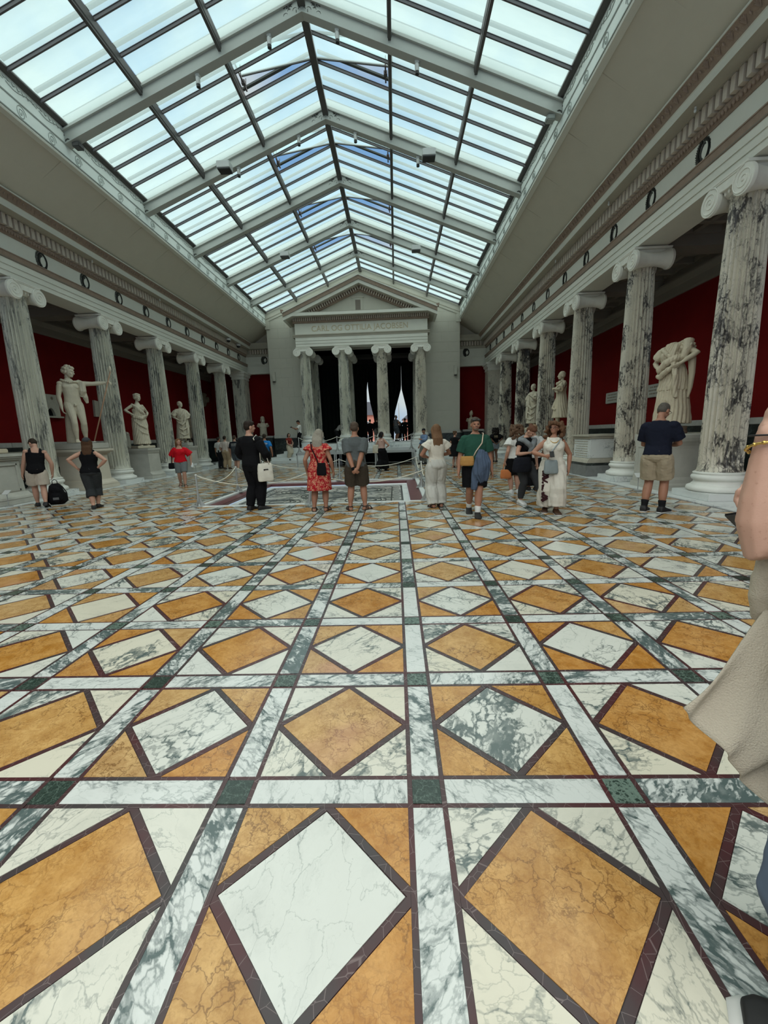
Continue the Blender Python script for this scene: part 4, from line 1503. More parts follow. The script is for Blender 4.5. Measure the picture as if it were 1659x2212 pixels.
PORCH = tag(empty('wall_porch', (0, 0, 0)), 'pedimented temple front with gilt lettering over four Ionic columns', kind='structure')
def run(nm, prof, mat, half, y_face=YP - .36):
    """prof: (out towards the hall, z) ; half: half length"""
    return MB().prism([(y_face - o, z) for o, z in prof], 'x', -half, half).build(nm, mat, PORCH)
zA = ZP + 6.02
run('architrave', [(-.72, zA), (0, zA), (0, zA + .17), (.022, zA + .17), (.022, zA + .34), (.045, zA + .34), (.045, zA + .54), (-.72, zA + .54)], M_frieze, 4.10)
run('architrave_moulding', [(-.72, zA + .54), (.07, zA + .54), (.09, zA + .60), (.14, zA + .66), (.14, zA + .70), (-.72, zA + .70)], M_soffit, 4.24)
run('frieze', [(-1.6, zA + .70), (0, zA + .70), (0, zA + 1.36), (-1.6, zA + 1.36)], M_frieze, 4.10)
run('bed_moulding', [(-1.6, zA + 1.36), (.04, zA + 1.36), (.12, zA + 1.44), (.12, zA + 1.47), (-1.6, zA + 1.47)], M_brown, 4.2)
run('dentil_bed', [(-1.6, zA + 1.47), (.06, zA + 1.47), (.06, zA + 1.66), (-1.6, zA + 1.66)], M_brown, 4.15)
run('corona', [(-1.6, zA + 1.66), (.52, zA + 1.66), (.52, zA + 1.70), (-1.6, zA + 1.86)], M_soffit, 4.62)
run('corona_face', [(-1.6, zA + 1.70), (.53, zA + 1.68), (.53, zA + 1.83), (.55, zA + 1.86), (-1.6, zA + 1.86)], M_frieze, 4.66)
dm = MB()
for k in range(66):
    x = -4.12 + k * 8.24 / 65
    dm.box(x - .036, x + .036, YP - .36 - .17, YP - .36 - .05, zA + 1.475, zA + 1.655)
tag(dm.build('porch_dentils', M_dentil, PORCH), kind='stuff')
zT = zA + 1.86
SL = 0.415
W_ = 4.66
apex = zT + W_ * SL
# tympanum, raking cornice
MB().prism([(-4.2, zT), (4.2, zT), (0, zT + 4.2 * SL - .30)], 'y', YP - .30, YP + .9).build('tympanum', M_stone, PORCH)
for sx in (-1, 1):
    def rake(nm, d0, d1, ya, yb, mat, x_in=0.0, w=W_):
        """band parallel to the roof slope between depths d0 > d1 below the top line"""
        t = lambda x: apex - SL * abs(x)
        P = [(0, t(0) - d0), (sx * w, t(w) - d0), (sx * w, t(w) - d1), (0, t(0) - d1)]
        return MB().prism(P, 'y', ya, yb).build(nm, mat, PORCH)
    rake('raking_bed', .72, .42, YP - .46, YP + .9, M_brown, 0, 4.0)
    rake('raking_corona', .42, .22, YP - .90, YP + .9, M_frieze)
    rake('raking_soffit', .45, .42, YP - .86, YP + .9, M_soffit, 0, 4.5)
    rake('raking_gutter', .22, .02, YP - .96, YP + .9, M_brown)
    rake('raking_fillet', .02, -.05, YP - 1.0, YP + .9, M_frieze)
    dm = MB()
    for k in range(28):
        x = .09 + k * .136
        zt = apex - SL * x - .47
        dm.cbox((sx * x, YP - .54, zt - .07), (.062, .14, .19), Matrix.Rotation(sx * math.atan(SL), 3, 'Y'))
    tag(dm.build('raking_dentils', M_dentil, PORCH), kind='stuff')
    # acroterion ends
    MB().prism([(sx * 4.55, zT - .02), (sx * 4.75, zT + .02), (sx * 4.78, zT + .2), (sx * 4.6, zT + .16)], 'y', YP - .98, YP - .80).build('gutter_end', M_brown, PORCH)
# niche in the tympanum
MB().box(-.42, .18, YP - .335, YP - .29, zT + .02, zT + .86).box(-.50, .26, YP - .36, YP - .29, zT + .86, zT + .92).build('niche_frame', M_stone, PORCH)
MB().box(-.28, .04, YP - .339, YP - .30, zT + .06, zT + .74).build('niche_panel', M_coffer, PORCH)
# gilt lettering on the frieze
fc = bpy.data.curves.new('lettering', 'FONT')
fc.body = 'CARL OG OTTILIA JACOBSEN'
fc.size = .46; fc.extrude = .008; fc.align_x = 'CENTER'; fc.align_y = 'CENTER'
fo = bpy.data.objects.new('lettering', fc)
TMP.collection.objects.link(fo)
dg = bench_depsgraph()
lm = bpy.data.meshes.new_from_object(fo.evaluated_get(dg))
bpy.data.objects.remove(fo)
xs = [v.co.x for v in lm.vertices]
k = 5.95 / (max(xs) - min(xs))
lo = link('lettering', lm, M_gold, PORCH, (-.07, YP - .372, zA + 1.02)); lo.rotation_euler = (PI / 2, 0, 0); lo.scale = (k, 1, 1)
# four porch columns
for i, (x, nm) in enumerate(((-3.66, 'outer left'), (-1.22, 'inner left'), (1.22, 'inner right'), (3.66, 'outer right'))):
    column('%s column of the temple porch at the end of the hall' % nm, (x, YP, ZP - .02), -PI / 2 * -1, i >= 2, 'columns of the temple porch')
for i, x in enumerate((-3.66, -1.22, 1.22, 3.66)):
    cc = column('column in the shade directly behind the %s porch column' % ('outer left', 'inner left', 'inner right', 'outer right')[i], (x * .985, YP + 2.5, ZP - .02), PI / 2, False, 'second row of porch columns')

# dark vestibule behind the porch
VE = tag(empty('wall_vestibule', (0, 0, 0)), 'dark vestibule behind the porch columns', kind='structure')
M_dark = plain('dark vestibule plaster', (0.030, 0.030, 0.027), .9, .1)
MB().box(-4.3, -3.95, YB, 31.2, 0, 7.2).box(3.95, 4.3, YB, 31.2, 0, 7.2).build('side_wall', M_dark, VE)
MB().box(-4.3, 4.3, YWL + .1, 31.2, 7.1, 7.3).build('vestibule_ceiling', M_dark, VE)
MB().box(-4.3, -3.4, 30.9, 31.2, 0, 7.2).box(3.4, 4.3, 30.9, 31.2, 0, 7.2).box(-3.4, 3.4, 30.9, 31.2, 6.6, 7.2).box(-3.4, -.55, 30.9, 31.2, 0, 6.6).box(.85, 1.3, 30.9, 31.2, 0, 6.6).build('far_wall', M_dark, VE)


def curtain(label, xs_top, edge, side, zt=6.7, zb=ZP + .02):
    """folded hanging cloth: edge(z) gives the x of the free edge, the other edge is fixed"""
    fixed = xs_top
    v = []; f = []
    nx, nz = 48, 18
    for layer in (0, 1):
        for j in range(nz + 1):
            z = zb + (zt - zb) * j / nz
            e = edge(z)
            for i in range(nx + 1):
                u = i / nx
                x = fixed + (e - fixed) * u
                y = 30.55 + .07 * math.sin(u * 2 * PI * 8) + layer * .02
                v.append((x, y, z))
    S = (nx + 1) * (nz + 1)
    for j in range(nz):
        for i in range(nx):
            a = j * (nx + 1) + i
            f.append((a, a + 1, a + nx + 2, a + nx + 1)); f.append((S + a, S + a + nx + 1, S + a + nx + 2, S + a + 1))
    for j in range(nz):
        for i in (0, nx):
            a = j * (nx + 1) + i
            f.append((a, a + nx + 1, S + a + nx + 1, S + a))
    o = MB().add(v, f).build('curtain', M_curtain, None, smooth=True)
    return tag(o, label, 'curtain', 'curtains of the vestibule')


def pw(pts):
    return lambda z: lerp_tab([(a, b) for a, b in pts], z)[0]
curtain('dark curtain left of the narrow bright gap behind the porch', -1.05, pw([(1.0, -.17), (3, -.15), (5.1, -.10), (5.2, -.02), (6.7, 0)]), -1)
curtain('dark curtain swept right of the narrow bright gap behind the porch', 1.02, pw([(1.0, .50), (1.7, .47), (2.9, .34), (4.1, .08), (5.2, -.02), (6.7, 0)]), 1)
curtain('dark curtain swept left of the wide bright gap behind the porch', 1.08, pw([(1.0, 1.84), (2.6, 1.90), (3.2, 1.97), (4.9, 2.47), (6.7, 2.5)]), -1)
curtain('dark curtain swept right of the wide bright gap behind the porch', 3.6, pw([(1.0, 2.90), (2.6, 2.90), (3.3, 2.86), (4.9, 2.49), (6.7, 2.5)]), 1)
curtain('closed dark curtain in the left part of the vestibule', -3.6, pw([(0, -1.1), (7, -1.1)]), -1)

# street seen through the gaps
GR = tag(MB().box(-60, 60, 31.3, 140, -.6, -.5).build('ground', plain('street paving', (.34, .33, .31), .9, .1)), 'street outside the hall', kind='structure')
M_brick = plain('pink brick', (.46, .20, .155), .9, .1, var=.2, vscale=2)
M_slate = plain('slate roof', (.10, .11, .13), .8, .2)
M_pale = plain('pale facade', (.62, .60, .56), .9, .1, var=.25, vscale=.6)
def house(label, x0, x1, y, h, wall, roof, rh, rows):
    hs = empty('building', ((x0 + x1) / 2, y, -.5), 0, label, 'building')
    w = (x1 - x0) / 2
    MB().box(-w, w, 0, 8, 0, h).build('wall', wall, hs)
    MB().prism([(-w - .3, h), (w + .3, h), (w * .55, h + rh), (-w * .55, h + rh)], 'y', -.3, 8.3).build('roof', roof, hs)
    for r in range(rows):
        n = max(1, int((x1 - x0) / 2.2))
        for k in range(n):
            x = -w + (k + .5) * 2 * w / n
            z = .9 + r * (h - 1) / rows
            wf = MB().box(x - .55, x + .55, -.08, .02, z, z + (h - 1) / rows * .62).build('window', M_pale, hs)
            MB().box(x - .42, x + .42, -.10, -.06, z + .1, z + (h - 1) / rows * .62 - .1).build('pane', M_slate, wf)
    return hs
house('red brick house across the street seen through the narrow curtain gap', -4.6, -.3, 62, 5.0, M_brick, M_slate, .7, 2)
house('pale house behind the brick house seen through the narrow curtain gap', -8.0, -1.7, 84, 7.0, M_pale, M_slate, 1.6, 4)
house('pink house with hipped slate roof seen through the wide curtain gap', 3.5, 10, 78, 4.8, M_brick, M_slate, 1.4, 2)
ms = MB().lathe([(.14, -.5), (.10, 4.0), (.05, 7.0), (.02, 7.1)], (2.6, 74, 0), 8).build('mast', M_steel)
tag(ms, 'slim grey mast against the sky in the wide curtain gap', 'mast')

# ------------------------------------------------------------------ sunken mosaic
x0, x1, y0, y1 = POOL
MO = tag(empty('floor_mosaic', (0, 0, 0)), 'sunken antique mosaic framed in white and maroon marble', kind='structure')
M_porph = plain('maroon kerb marble', (0.125, 0.038, 0.042), .3, .5, var=.25, vscale=5)
ring = lambda a0, a1, b0, b1, i, z0, z1: [(a0, a1, b0, b0 + i, z0, z1), (a0, a1, b1 - i, b1, z0, z1), (a0, a0 + i, b0 + i, b1 - i, z0, z1), (a1 - i, a1, b0 + i, b1 - i, z0, z1)]
for bx in ring(x0 - .12, x1 + .12, y0 - .03, y1 + .12, .13, -.10, .012): MB().chamfer(((bx[0] + bx[1]) / 2, (bx[2] + bx[3]) / 2, -.044), (bx[1] - bx[0], bx[3] - bx[2], .112), .01).build('white_kerb', M_step, MO)
for bx in ring(x0 + .01, x1 - .01, y0 + .10, y1 - .01, .30, -.12, -.035): MB().chamfer(((bx[0] + bx[1]) / 2, (bx[2] + bx[3]) / 2, -.075), (bx[1] - bx[0], bx[3] - bx[2], .08), .012).build('maroon_kerb', M_porph, MO)
for bx in ring(x0 + .31, x1 - .31, y0 + .40, y1 - .31, .16, -.2, -.12): MB().box(bx[0], bx[1], bx[2], bx[3], -.20, -.135).build('inner_kerb', M_step, MO)
_t = NT('antique mosaic'); _co = _t.pos()
_w = _t.noise(_co, 1.6, 4, .6, 'Color')
_c2 = _t.vmath('ADD', _co, _t.vmath('SCALE', _t.vmath('SUBTRACT', _w, (.5, .5, .5)), scale=.5))
_m = _t.math('MULTIPLY', _t.step(_t.vor(_c2, 2.1), .02, .10), _t.step(_t.noise(_c2, 3.0, 5), .35, .55))
_col = _t.mix(_m, (.13, .14, .13), (.50, .49, .43))
_g = _t.step(_t.vor(_co, 60), .0, .2)
M_mos = _t.base(_t.mix(_t.math('MULTIPLY_ADD', _g, .25, .75), (.25, .25, .23), _col), .25, .5)
_t = NT('mosaic border'); _co = _t.pos()
_ck = _t.node('ShaderNodeTexChecker'); _ck.inputs['Scale'].default_value = 9
_t.l.new(_co, _ck.inputs['Vector']); _ck.inputs['Color1'].default_value = (.46, .45, .40, 1); _ck.inputs['Color2'].default_value = (.10, .11, .11, 1)
M_mosb = _t.base(_ck.outputs['Color'], .25, .5)
MB().box(x0 + .40, x1 - .40, y0 + .50, y1 - .40, -.25, -.17).build('mosaic_ground', M_mos, MO)
xi0, xi1, yi0, yi1 = x0 + .47, x1 - .47, y0 + .56, y1 - .47
def flat_ring(inset, w, mat, nm, z=-.168):
    m = MB()
    for bx in ring(xi0 + inset, xi1 - inset, yi0 + inset, yi1 - inset, w, 0, 0): m.box(bx[0], bx[1], bx[2], bx[3], z - .004, z)
    return m.build(nm, mat, MO)
flat_ring(0.0, .05, M_dado, 'dark_border'); flat_ring(.10, .16, M_mosb, 'chequered_border'); flat_ring(.30, .035, M_dado, 'dark_border')
# figured panels: centre roundel and square frames
for (cx, cy, r) in ((-1.15, 9.3, .55), (1.15, 9.3, .55), (0, 10.3, .8), (-1.15, 11.3, .5), (1.15, 11.3, .5)):
    m = MB()
    for q in range(3):
        m.tube([(cx + (r - q * .13) * math.cos(a), cy + (r - q * .13) * math.sin(a) * .8, -.168) for a in [2 * PI * k / 32 for k in range(33)]], .012, 4)
    m.build('roundel', M_dado, MO)
for (cx, cy, w, h) in ((1.25, 9.2, .42, .36), (-1.2, 9.2, .65, .55), (0, 10.3, 1.0, .9)):
    m = MB()
    for bx in ring(cx - w, cx + w, cy - h, cy + h, .05, 0, 0): m.box(*bx[:4], -.174, -.1665)
    m.build('panel_frame', M_mosb, MO)


# ------------------------------------------------------------------ rope barriers
def fin_mesh():
    """curved blade foot"""
    pts = []
    for k in range(9):
        t = k / 8
        pts.append((.022 + .135 * (1 - t) ** 2.6, .36 * t + .005))
    poly = [(.0, .005)] + pts + [(0, .365)]
    m = MB()
    for q in range(3):
        a = 2 * PI * q / 3 + .5
        R = Matrix.Rotation(a, 3, 'Z')
        v = [R @ Vector((x, s_ * .004, z)) for s_ in (-1, 1) for x, z in poly]
        n = len(poly)
        m.add(v, [tuple(range(n))[::-1], tuple(range(n, 2 * n))] + [(i, (i + 1) % n, n + (i + 1) % n, n + i) for i in range(n)])
    m.lathe([(.15, 0), (.155, .004), (.155, .01), (.05, .02), (.026, .06), (.024, .36)], (0, 0, 0), 20)
    return m.mesh('foot')
FOOT = fin_mesh(); FOOT.materials.append(M_steel)
POLE = MB().lathe([(.022, .02), (.022, .70), (.018, .71), (.018, .725)], (0, 0, 0), 14).mesh('pole'); POLE.materials.append(M_steel)
KNOB = MB().lathe([(.005, .72), (.026, .725), (.028, .74), (.02, .752), (.005, .756)], (0, 0, 0), 14).mesh('cap'); KNOB.materials.append(M_lampw)
def stanchion(label, x, y, z=0.0, group='rope stanchions around the mosaic'):
    s = empty('stanchion', (x, y, z), 0, label, 'stanchion', group)
    link('foot', FOOT, None, s); link('pole', POLE, None, s); link('cap', KNOB, None, s)
    return s
def rope(label, a, b, sag=.22, z=0.0, r=.011):
    pts = []
    for k in range(21):
        t = k / 20
        A_, B_ = Vector(a), Vector(b); e_ = (B_ - A_).normalized() * .035
        p = (A_ + e_).lerp(B_ - e_, t)
        pts.append((p.x, p.y, p.z + z + .715 - sag * 4 * t * (1 - t)))
    o = MB().tube(pts, r, 7).build('barrier_rope', M_rope, None, smooth=True)
    return tag(o, label, 'rope', 'ropes around the mosaic')
SP = [(-2.66, 7.90), (-2.69, 10.4), (-2.66, 12.8), (0, 12.82), (2.66, 12.8), (2.69, 10.3), (2.66, 7.88), (-.02, 7.88)]
SN = ['front left corner', 'middle of the left side', 'back left corner', 'middle of the back side', 'back right corner', 'middle of the right side', 'front right corner', 'middle of the front side']
for (x, y), n in zip(SP, SN): stanchion('grey rope stanchion at the %s of the sunken mosaic' % n, x, y)
RN = ['front half of the left side', 'back half of the left side', 'left half of the back', 'right half of the back', 'back half of the right side', 'front half of the right side', 'right half of the front', 'left half of the front']
for k in range(8):
    rope('cream rope along the %s of the sunken mosaic' % RN[k], (*SP[k], 0), (*SP[(k + 1) % 8], 0), .25)

# ------------------------------------------------------------------ stage in front of the steps
SG = empty('stage_platform', (0, 18.9, 0), 0, 'low grey metal stage on thin legs in front of the porch steps', 'stage')
for k in range(3):
    MB().chamfer((-1.97 + 1.98 * k, 2.0, .745), (1.965, 4.0, .05), .006).build('deck_panel', M_steel, SG)
MB().box(-2.96, 2.97, 0, .05, .655, .72).box(-2.96, 2.97, 3.95, 4.0, .655, .72).box(-2.96, -2.91, 0, 4, .655, .72).box(2.92, 2.97, 0, 4, .655, .72).build('frame', M_steel, SG)
for x in (-2.92, -.98, -1.06, 1.04, .96, 2.93):
    for y in (.03, 2.0, 3.95):
        MB().box(x - .025, x + .025, y - .025, y + .025, 0, .66).build('leg', M_steel, SG)
MB().box(-2.0, 2.85, 3.0, 3.06, .02, .65).build('skirt', M_black, SG)
dl = empty('dolly', (-2.05, 20.0, 0), 0, 'black dolly with small wheels under the left end of the stage', 'dolly')
MB().chamfer((0, 0, .24), (.75, .6, .10), .02).box(-.33, -.27, -.25, -.2, .28, .60).build('bed', M_black, dl)
for sx in (-1, 1):
    for sy in (-1, 1):
        MB().lathe([(.02, -.025), (.08, -.02), (.085, 0), (.08, .02), (.02, .025)], (sx * .28, sy * .22, .09), 14, 'x').build('wheel', M_lampb, dl)
        MB().box(sx * .28 - .03, sx * .28 + .03, sy * .22 - .01, sy * .22 + .01, .09, .22).build('fork', M_black, dl)
SS = [(-2.85, 19.2), (-.95, 19.3), (.95, 19.3), (2.75, 19.3)]
for (x, y), n in zip(SS, ('left end', 'left middle', 'right middle', 'right end')): stanchion('grey rope stanchion on the stage at its %s' % n, x, y, .77, 'rope stanchions on the stage')
for k in range(3):
    o = rope('cream rope on the stage, %s span' % ('left', 'middle', 'right')[k], (*SS[k], 0), (*SS[k + 1], 0), .2, .77, .012); o['group'] = 'ropes on the stage'

# ------------------------------------------------------------------ antique sculpture
M_marb = plain('warm antique marble', (0.56, 0.50, 0.385), .55, .35, var=.20, vscale=5, bump=.15, bscale=30)
M_marb2 = plain('buff antique marble', (0.52, 0.45, 0.33), .6, .3, var=.22, vscale=5, bump=.15, bscale=30)
M_marb3 = plain('brown weathered stone', (0.20, 0.155, 0.11), .7, .3, var=.25, vscale=5)
M_ped = plain('buff pedestal stone', (0.56, 0.51, 0.42), .7, .25, var=.12, vscale=3, bump=.1)
M_pedg = plain('grey pedestal stone', (0.44, 0.43, 0.38), .65, .3, var=.25, vscale=3, bump=.1)
M_relief = plain('relief marble', (0.42, 0.39, 0.32), .7, .3, var=.3, vscale=6, bump=.2)


def statue(label, loc, face, H, sex, P, parts_fn=None, drape=None, hair='crop', mat=None, vs=.012, head=True, feet=True, plinth=(.55, .5, .10), arms='LR', mirror=False):
    mat = mat or M_marb
    rz = math.atan2(-face[0], face[1])
    root = empty('statue', loc, rz, label, 'statue')
    P = dict(P); P.setdefault('hs', 1.16)
    if mirror: root.scale = (-1, 1, 1)
    b = Body(H, sex, P)
    fl = b.flesh(feet=feet, head=head, arms=arms)
    if parts_fn: fl += parts_fn(b)
    if hair and head:
        hp = hair_parts(b, hair)
        link('hair', vox(b.sc(hp), vs * .7, 1, .7, wrinkle(.006, 30, 2)), mat, root)
        for sg in (-1, 1):
            fl += b.big([ellipsoid(b.headp((sg * .0185, .044, .923)), (.010, .006, .006), b.HM, 8)])
    link('figure', vox(b.sc(fl), vs, 2, .6), mat, root)
    for nm, fn, dsp in (drape or []):
        link(nm, vox(b.sc(fn(b)), vs * .9, 2, .7, dsp), mat, root)
    if plinth:
        MB().chamfer((0, 0, -plinth[2] / 2 + .004), plinth, .02).build('plinth', mat, root)
    return root, b


def pedestal(label, loc, w, d, h, mat, capw=.10, basew=.10, rz=0.0, panel=True, taper=.0, slab=None, name='pedestal'):
    p = empty(name, loc, rz, label, 'pedestal')
    MB().chamfer((0, 0, .07), (w + basew * 2, d + basew * 2, .14), .012).build('foot', mat, p)
    n = MB()
    n.prism([(-w / 2 - basew, .14), (w / 2 + basew, .14), (w / 2 + basew * .9, .19), (w / 2 + basew * .3, .24), (w / 2, .30), (-w / 2, .30), (-w / 2 - basew * .3, .24), (-w / 2 - basew * .9, .19)], 'y', -d / 2 - basew * .5, d / 2 + basew * .5)
    n.build('base_moulding', mat, p)
    v = []; f = []
    t = taper
    hb = h - .20
    v = [(-w / 2, -d / 2, .24), (w / 2, -d / 2, .24), (w / 2, d / 2, .24), (-w / 2, d / 2, .24), (-w / 2 + t, -d / 2 + t, hb), (w / 2 - t, -d / 2 + t, hb), (w / 2 - t, d / 2 - t, hb), (-w / 2 + t, d / 2 - t, hb)]
    MB().add(v, [(3, 2, 1, 0), (4, 5, 6, 7), (0, 1, 5, 4), (1, 2, 6, 5), (2, 3, 7, 6), (3, 0, 4, 7)]).build('die', mat, p)
    if panel:
        for a in range(4):
            R = Matrix.Rotation(a * PI / 2, 3, 'Z')
            ww, dd = (w, d) if a % 2 == 0 else (d, w)
            m = MB()
            for bx in ((0, .36, ww * .74, .05), (0, hb - .08, ww * .74, .05)):
                m.cbox(R @ Vector((bx[0], -dd / 2 - .003 + t * .3, bx[1])), (bx[2] if a % 2 == 0 else .03, .03 if a % 2 == 0 else bx[2], bx[3]))
            for sx in (-1, 1):
                m.cbox(R @ Vector((sx * ww * .36, -dd / 2 - .003 + t * .3, (hb + .28) / 2)), (.05 if a % 2 == 0 else .03, .03 if a % 2 == 0 else .05, hb - .40))
            m.build('panel_border', mat, p)
    m = MB()
    c = capw
    for k, (o, z0, z1) in enumerate(((.02, hb, hb + .03), (c * .45, hb + .03, hb + .08), (c * .8, hb + .08, hb + .12), (c, hb + .12, h))):
        m.chamfer((0, 0, (z0 + z1) / 2), (w - 2 * t + o * 2, d - 2 * t + o * 2, z1 - z0), .008)
    m.build('cornice', mat, p)
    if slab:
        MB().chamfer((0, 0, h + slab[2] / 2), slab, .025).build('slab', M_pedg, p)
    return p


ZK = .02
# nude youth with staff
pedestal('broad buff pedestal under the nude marble youth', (-8.65, 12.35, ZK), 1.02, 1.02, 1.34, M_ped, .16, .16, 0, False, .03, (1.22, 1.0, .20))
def youth_extra(b):
    tr = [loft_circ([(-.085, -.10, .0), (-.080, -.10, .15), (-.075, -.085, .30), (-.072, -.06, .40)], [.055, .050, .048, .04], 10)]
    for sg in (-1, 1): tr.append(ellipsoid(b.up((sg * .046, .048, .735)), (.050, .024, .032)))
    rr = random.Random(2)
    for q in range(46):
        a = rr.uniform(0, 2 * PI); z_ = rr.uniform(.905, .99)
        R_ = .050 * math.sqrt(max(.12, 1 - ((z_ - .93) / .066) ** 2)); y_ = R_ * 1.15 * math.sin(a)
        if y_ > .012 and z_ < .955: continue
        tr += b.big([ellipsoid(b.headp((R_ * math.cos(a), y_ - .004, z_)), (.0125, .0125, .0125), None, 8)])
    for z in (.66, .625, .59): tr.append(ellipsoid(b.up((0, .052, z)), (.045, .016, .016)))
    tr.append(ellipsoid(b.hips + Vector((0, .075, .497)), (.013, .016, .022), None, 8))
    return tr
YP_ = {'fat': 1.07, 'hips': (-.018, 0, 0), 'side': -.05, 'ankle_L': (-.045, .02, .043), 'ankle_R': (.075, -.05, .05), 'head': (.75, .22, .12), 'hand_R': (.40, .10, .815), 'elbow_R': (.2, -.6, -1), 'hand_L': (-.165, .05, .455), 'elbow_L': (-1, -.5, 0), 'hdir_R': (.5, .8, .1), 'curl_R': 1.1, 'palm_R': (0, .1, -1), 'curl_L': .7}
st, yb = statue('tall nude marble youth with curly hair holding a long staff', (-8.65, 12.35, ZK + 1.56), (1, -.80), 2.46, 'm', YP_, youth_extra, [
    ('cloak', lambda b: [loft_circ([b.sho['R'] + Vector((.015, -.03, .03)), b.sho['R'] + Vector((.035, .035, .0)), b.sho['R'] + Vector((.030, .04, -.10)), b.sho['R'] + Vector((.02, .02, -.17))], [.030, .042, .045, .022], 10),
                         loft_circ([b.sho['R'] + Vector((.045, .01, -.08)), b.sho['R'] + Vector((.06, .02, -.18)), b.sho['R'] + Vector((.075, .01, -.25))], [.03, .03, .015], 8),
                         loft_circ([b.sho['R'] + Vector((.0, .02, .02)), b.up((.04, .055, .80)), b.up((-.01, .062, .79)), b.up((-.06, .03, .815)), b.up((-.075, -.02, .83))], [.018, .014, .013, .014, .016], 8)], folds(.008, 14, 1))],
    'short', M_marb, .011, plinth=None, mirror=True)
hx = yb.wri['R'] * 2.46
top_ = hx + yb.hd['R'] * .07 * 2.46 + Vector((.03, 0, .33))
bot_ = Vector((top_.x - .80, top_.y + .05, .0))
sm = MB().tube([tuple(bot_), tuple(top_)], .020, 8).build('staff', plain('terracotta wooden staff', (.36, .21, .13), .6, .3), st, smooth=True)
tp = MB().lathe([(.01, -.02), (.035, .02), (.05, .08), (.04, .15), (.008, .20)], tuple(top_), 10).build('pine_cone_tip', M_marb, st, smooth=True)
MB().lathe([(.05, -.012), (.06, 0), (.05, .02)], (bot_.x, bot_.y, .012), 12).build('staff_socket', M_lampw, st)


def robe(hem=.05, flare=.05, sleeve=.9, z1=.835):
    def fn(b):
        P = []
        R = []
        for i in range(13):
            z = hem + (z1 - hem) * i / 12
            a, bb, y = lerp_tab(b.tab, max(z, .52))
            fl = flare * max(0, (.52 - z) / .5)
            c = b.up((0, y, z)) if z > .52 else Vector((0, y, z)) + b.hips * (z / .52)
            R.append((c, a + .018 + fl, bb + .020 + fl, b.M if z > .52 else None))
        P.append(loft_rings(R, 24))
        for k in 'LR':
            if sleeve: P.append(b.arm_path(k, .018, 0, sleeve, .02)); P.append(ellipsoid(b.sho[k], (.048, .046, .043)))
        if b.sex == 'f':
            for sg in (-1, 1): P.append(ellipsoid(b.up((sg * .041, .055, .715)), (.044, .038, .042)))
        return P
    return fn


def sash(*rolls):
    """thick rolled folds laid over a robe; each roll is a list of points and a radius"""
    def fn(b):
        out = []
        for pts, r in rolls:
            q = [b.up(p) if p[2] > .52 else Vector(p) + b.hips * (p[2] / .52) for p in pts]
            rr = [r * (.75 if i in (0, len(q) - 1) else 1) for i in range(len(q))]
            out.append(loft_circ(q, rr, 10))
        return out
    return fn


# draped woman, left row
pedestal('grey stone block pedestal under the draped marble woman on the left', (-8.65, 15.79, ZK), .86, .86, 1.26, M_pedg, .05, .10, 0, False, .03)
statue('draped marble woman with bare shoulders resting one arm on her hip', (-8.65, 15.79, ZK + 1.37), (1, -.62), 2.10, 'f',
       {'hips': (-.02, 0, 0), 'side': .05, 'head': (.35, .05, 0), 'hand_R': (.115, .085, .60), 'elbow_R': (.8, -1, 0), 'hand_L': (-.14, .05, .60), 'elbow_L': (-1, -.6, 0), 'fat': 1.03}, None,
       [('robe', robe(.035, .035, 0, .70), folds(.014, 9, 2, 9)), ('mantle', sash(([(-.10, -.03, .80), (-.06, .06, .74), (.02, .085, .66), (.09, .05, .62), (.10, -.04, .60)], .030), ([(-.09, -.05, .60), (-.10, .05, .56), (0, .10, .53), (.10, .06, .57), (.10, -.04, .58)], .034), ([(-.11, .03, .50), (-.04, .105, .40), (.07, .10, .34), (.10, .03, .40)], .020), ([(-.10, .05, .36), (-.02, .11, .26), (.09, .09, .22)], .018), ([(.10, .03, .58), (.115, .04, .40), (.11, .03, .22)], .026)), folds(.008, 12, 5, 6))],
       'bun', M_marb, .011, plinth=(.72, .60, .11), mirror=True)

# man in toga, left row
pedestal('grey stone block pedestal under the marble man in a toga on the left', (-8.65, 19.23, ZK), .86, .86, 1.26, M_pedg, .05, .10, 0, False, .03, (.62, .62, .18))
TOGA = [('robe', robe(.10, .05, .9, .83), folds(.012, 10, 3, 4)),
        ('toga_folds', sash(([(.09, -.03, .82), (.06, .06, .78), (.0, .09, .70), (-.06, .08, .62), (-.10, .02, .56)], .030), ([(.10, .02, .80), (.07, .08, .66), (.02, .115, .50), (-.05, .115, .44), (-.10, .05, .48), (-.105, -.02, .55)], .028),
                            ([(.11, .03, .74), (.095, .085, .56), (.04, .125, .36), (-.05, .125, .30), (-.11, .06, .36)], .024), ([(.12, .03, .66), (.115, .08, .46), (.06, .13, .22), (-.04, .13, .18), (-.11, .07, .24)], .022), ([(.125, .01, .60), (.13, .05, .40), (.12, .05, .18)], .030)), folds(.007, 13, 4, 5))]
statue('marble man in a long toga in the left row, beyond the draped woman', (-8.65, 19.23, ZK + 1.44), (1, -.75), 1.98, 'm',
       {'head': (.35, .0, 0), 'hand_R': (.10, .13, .60), 'elbow_R': (.9, -.6, -.3), 'hand_L': (-.13, .08, .56), 'elbow_L': (-.9, -.8, -.2), 'ankle_R': (.06, -.03, .043)}, None, TOGA, 'crop', M_marb, .012, plinth=None, mirror=True)

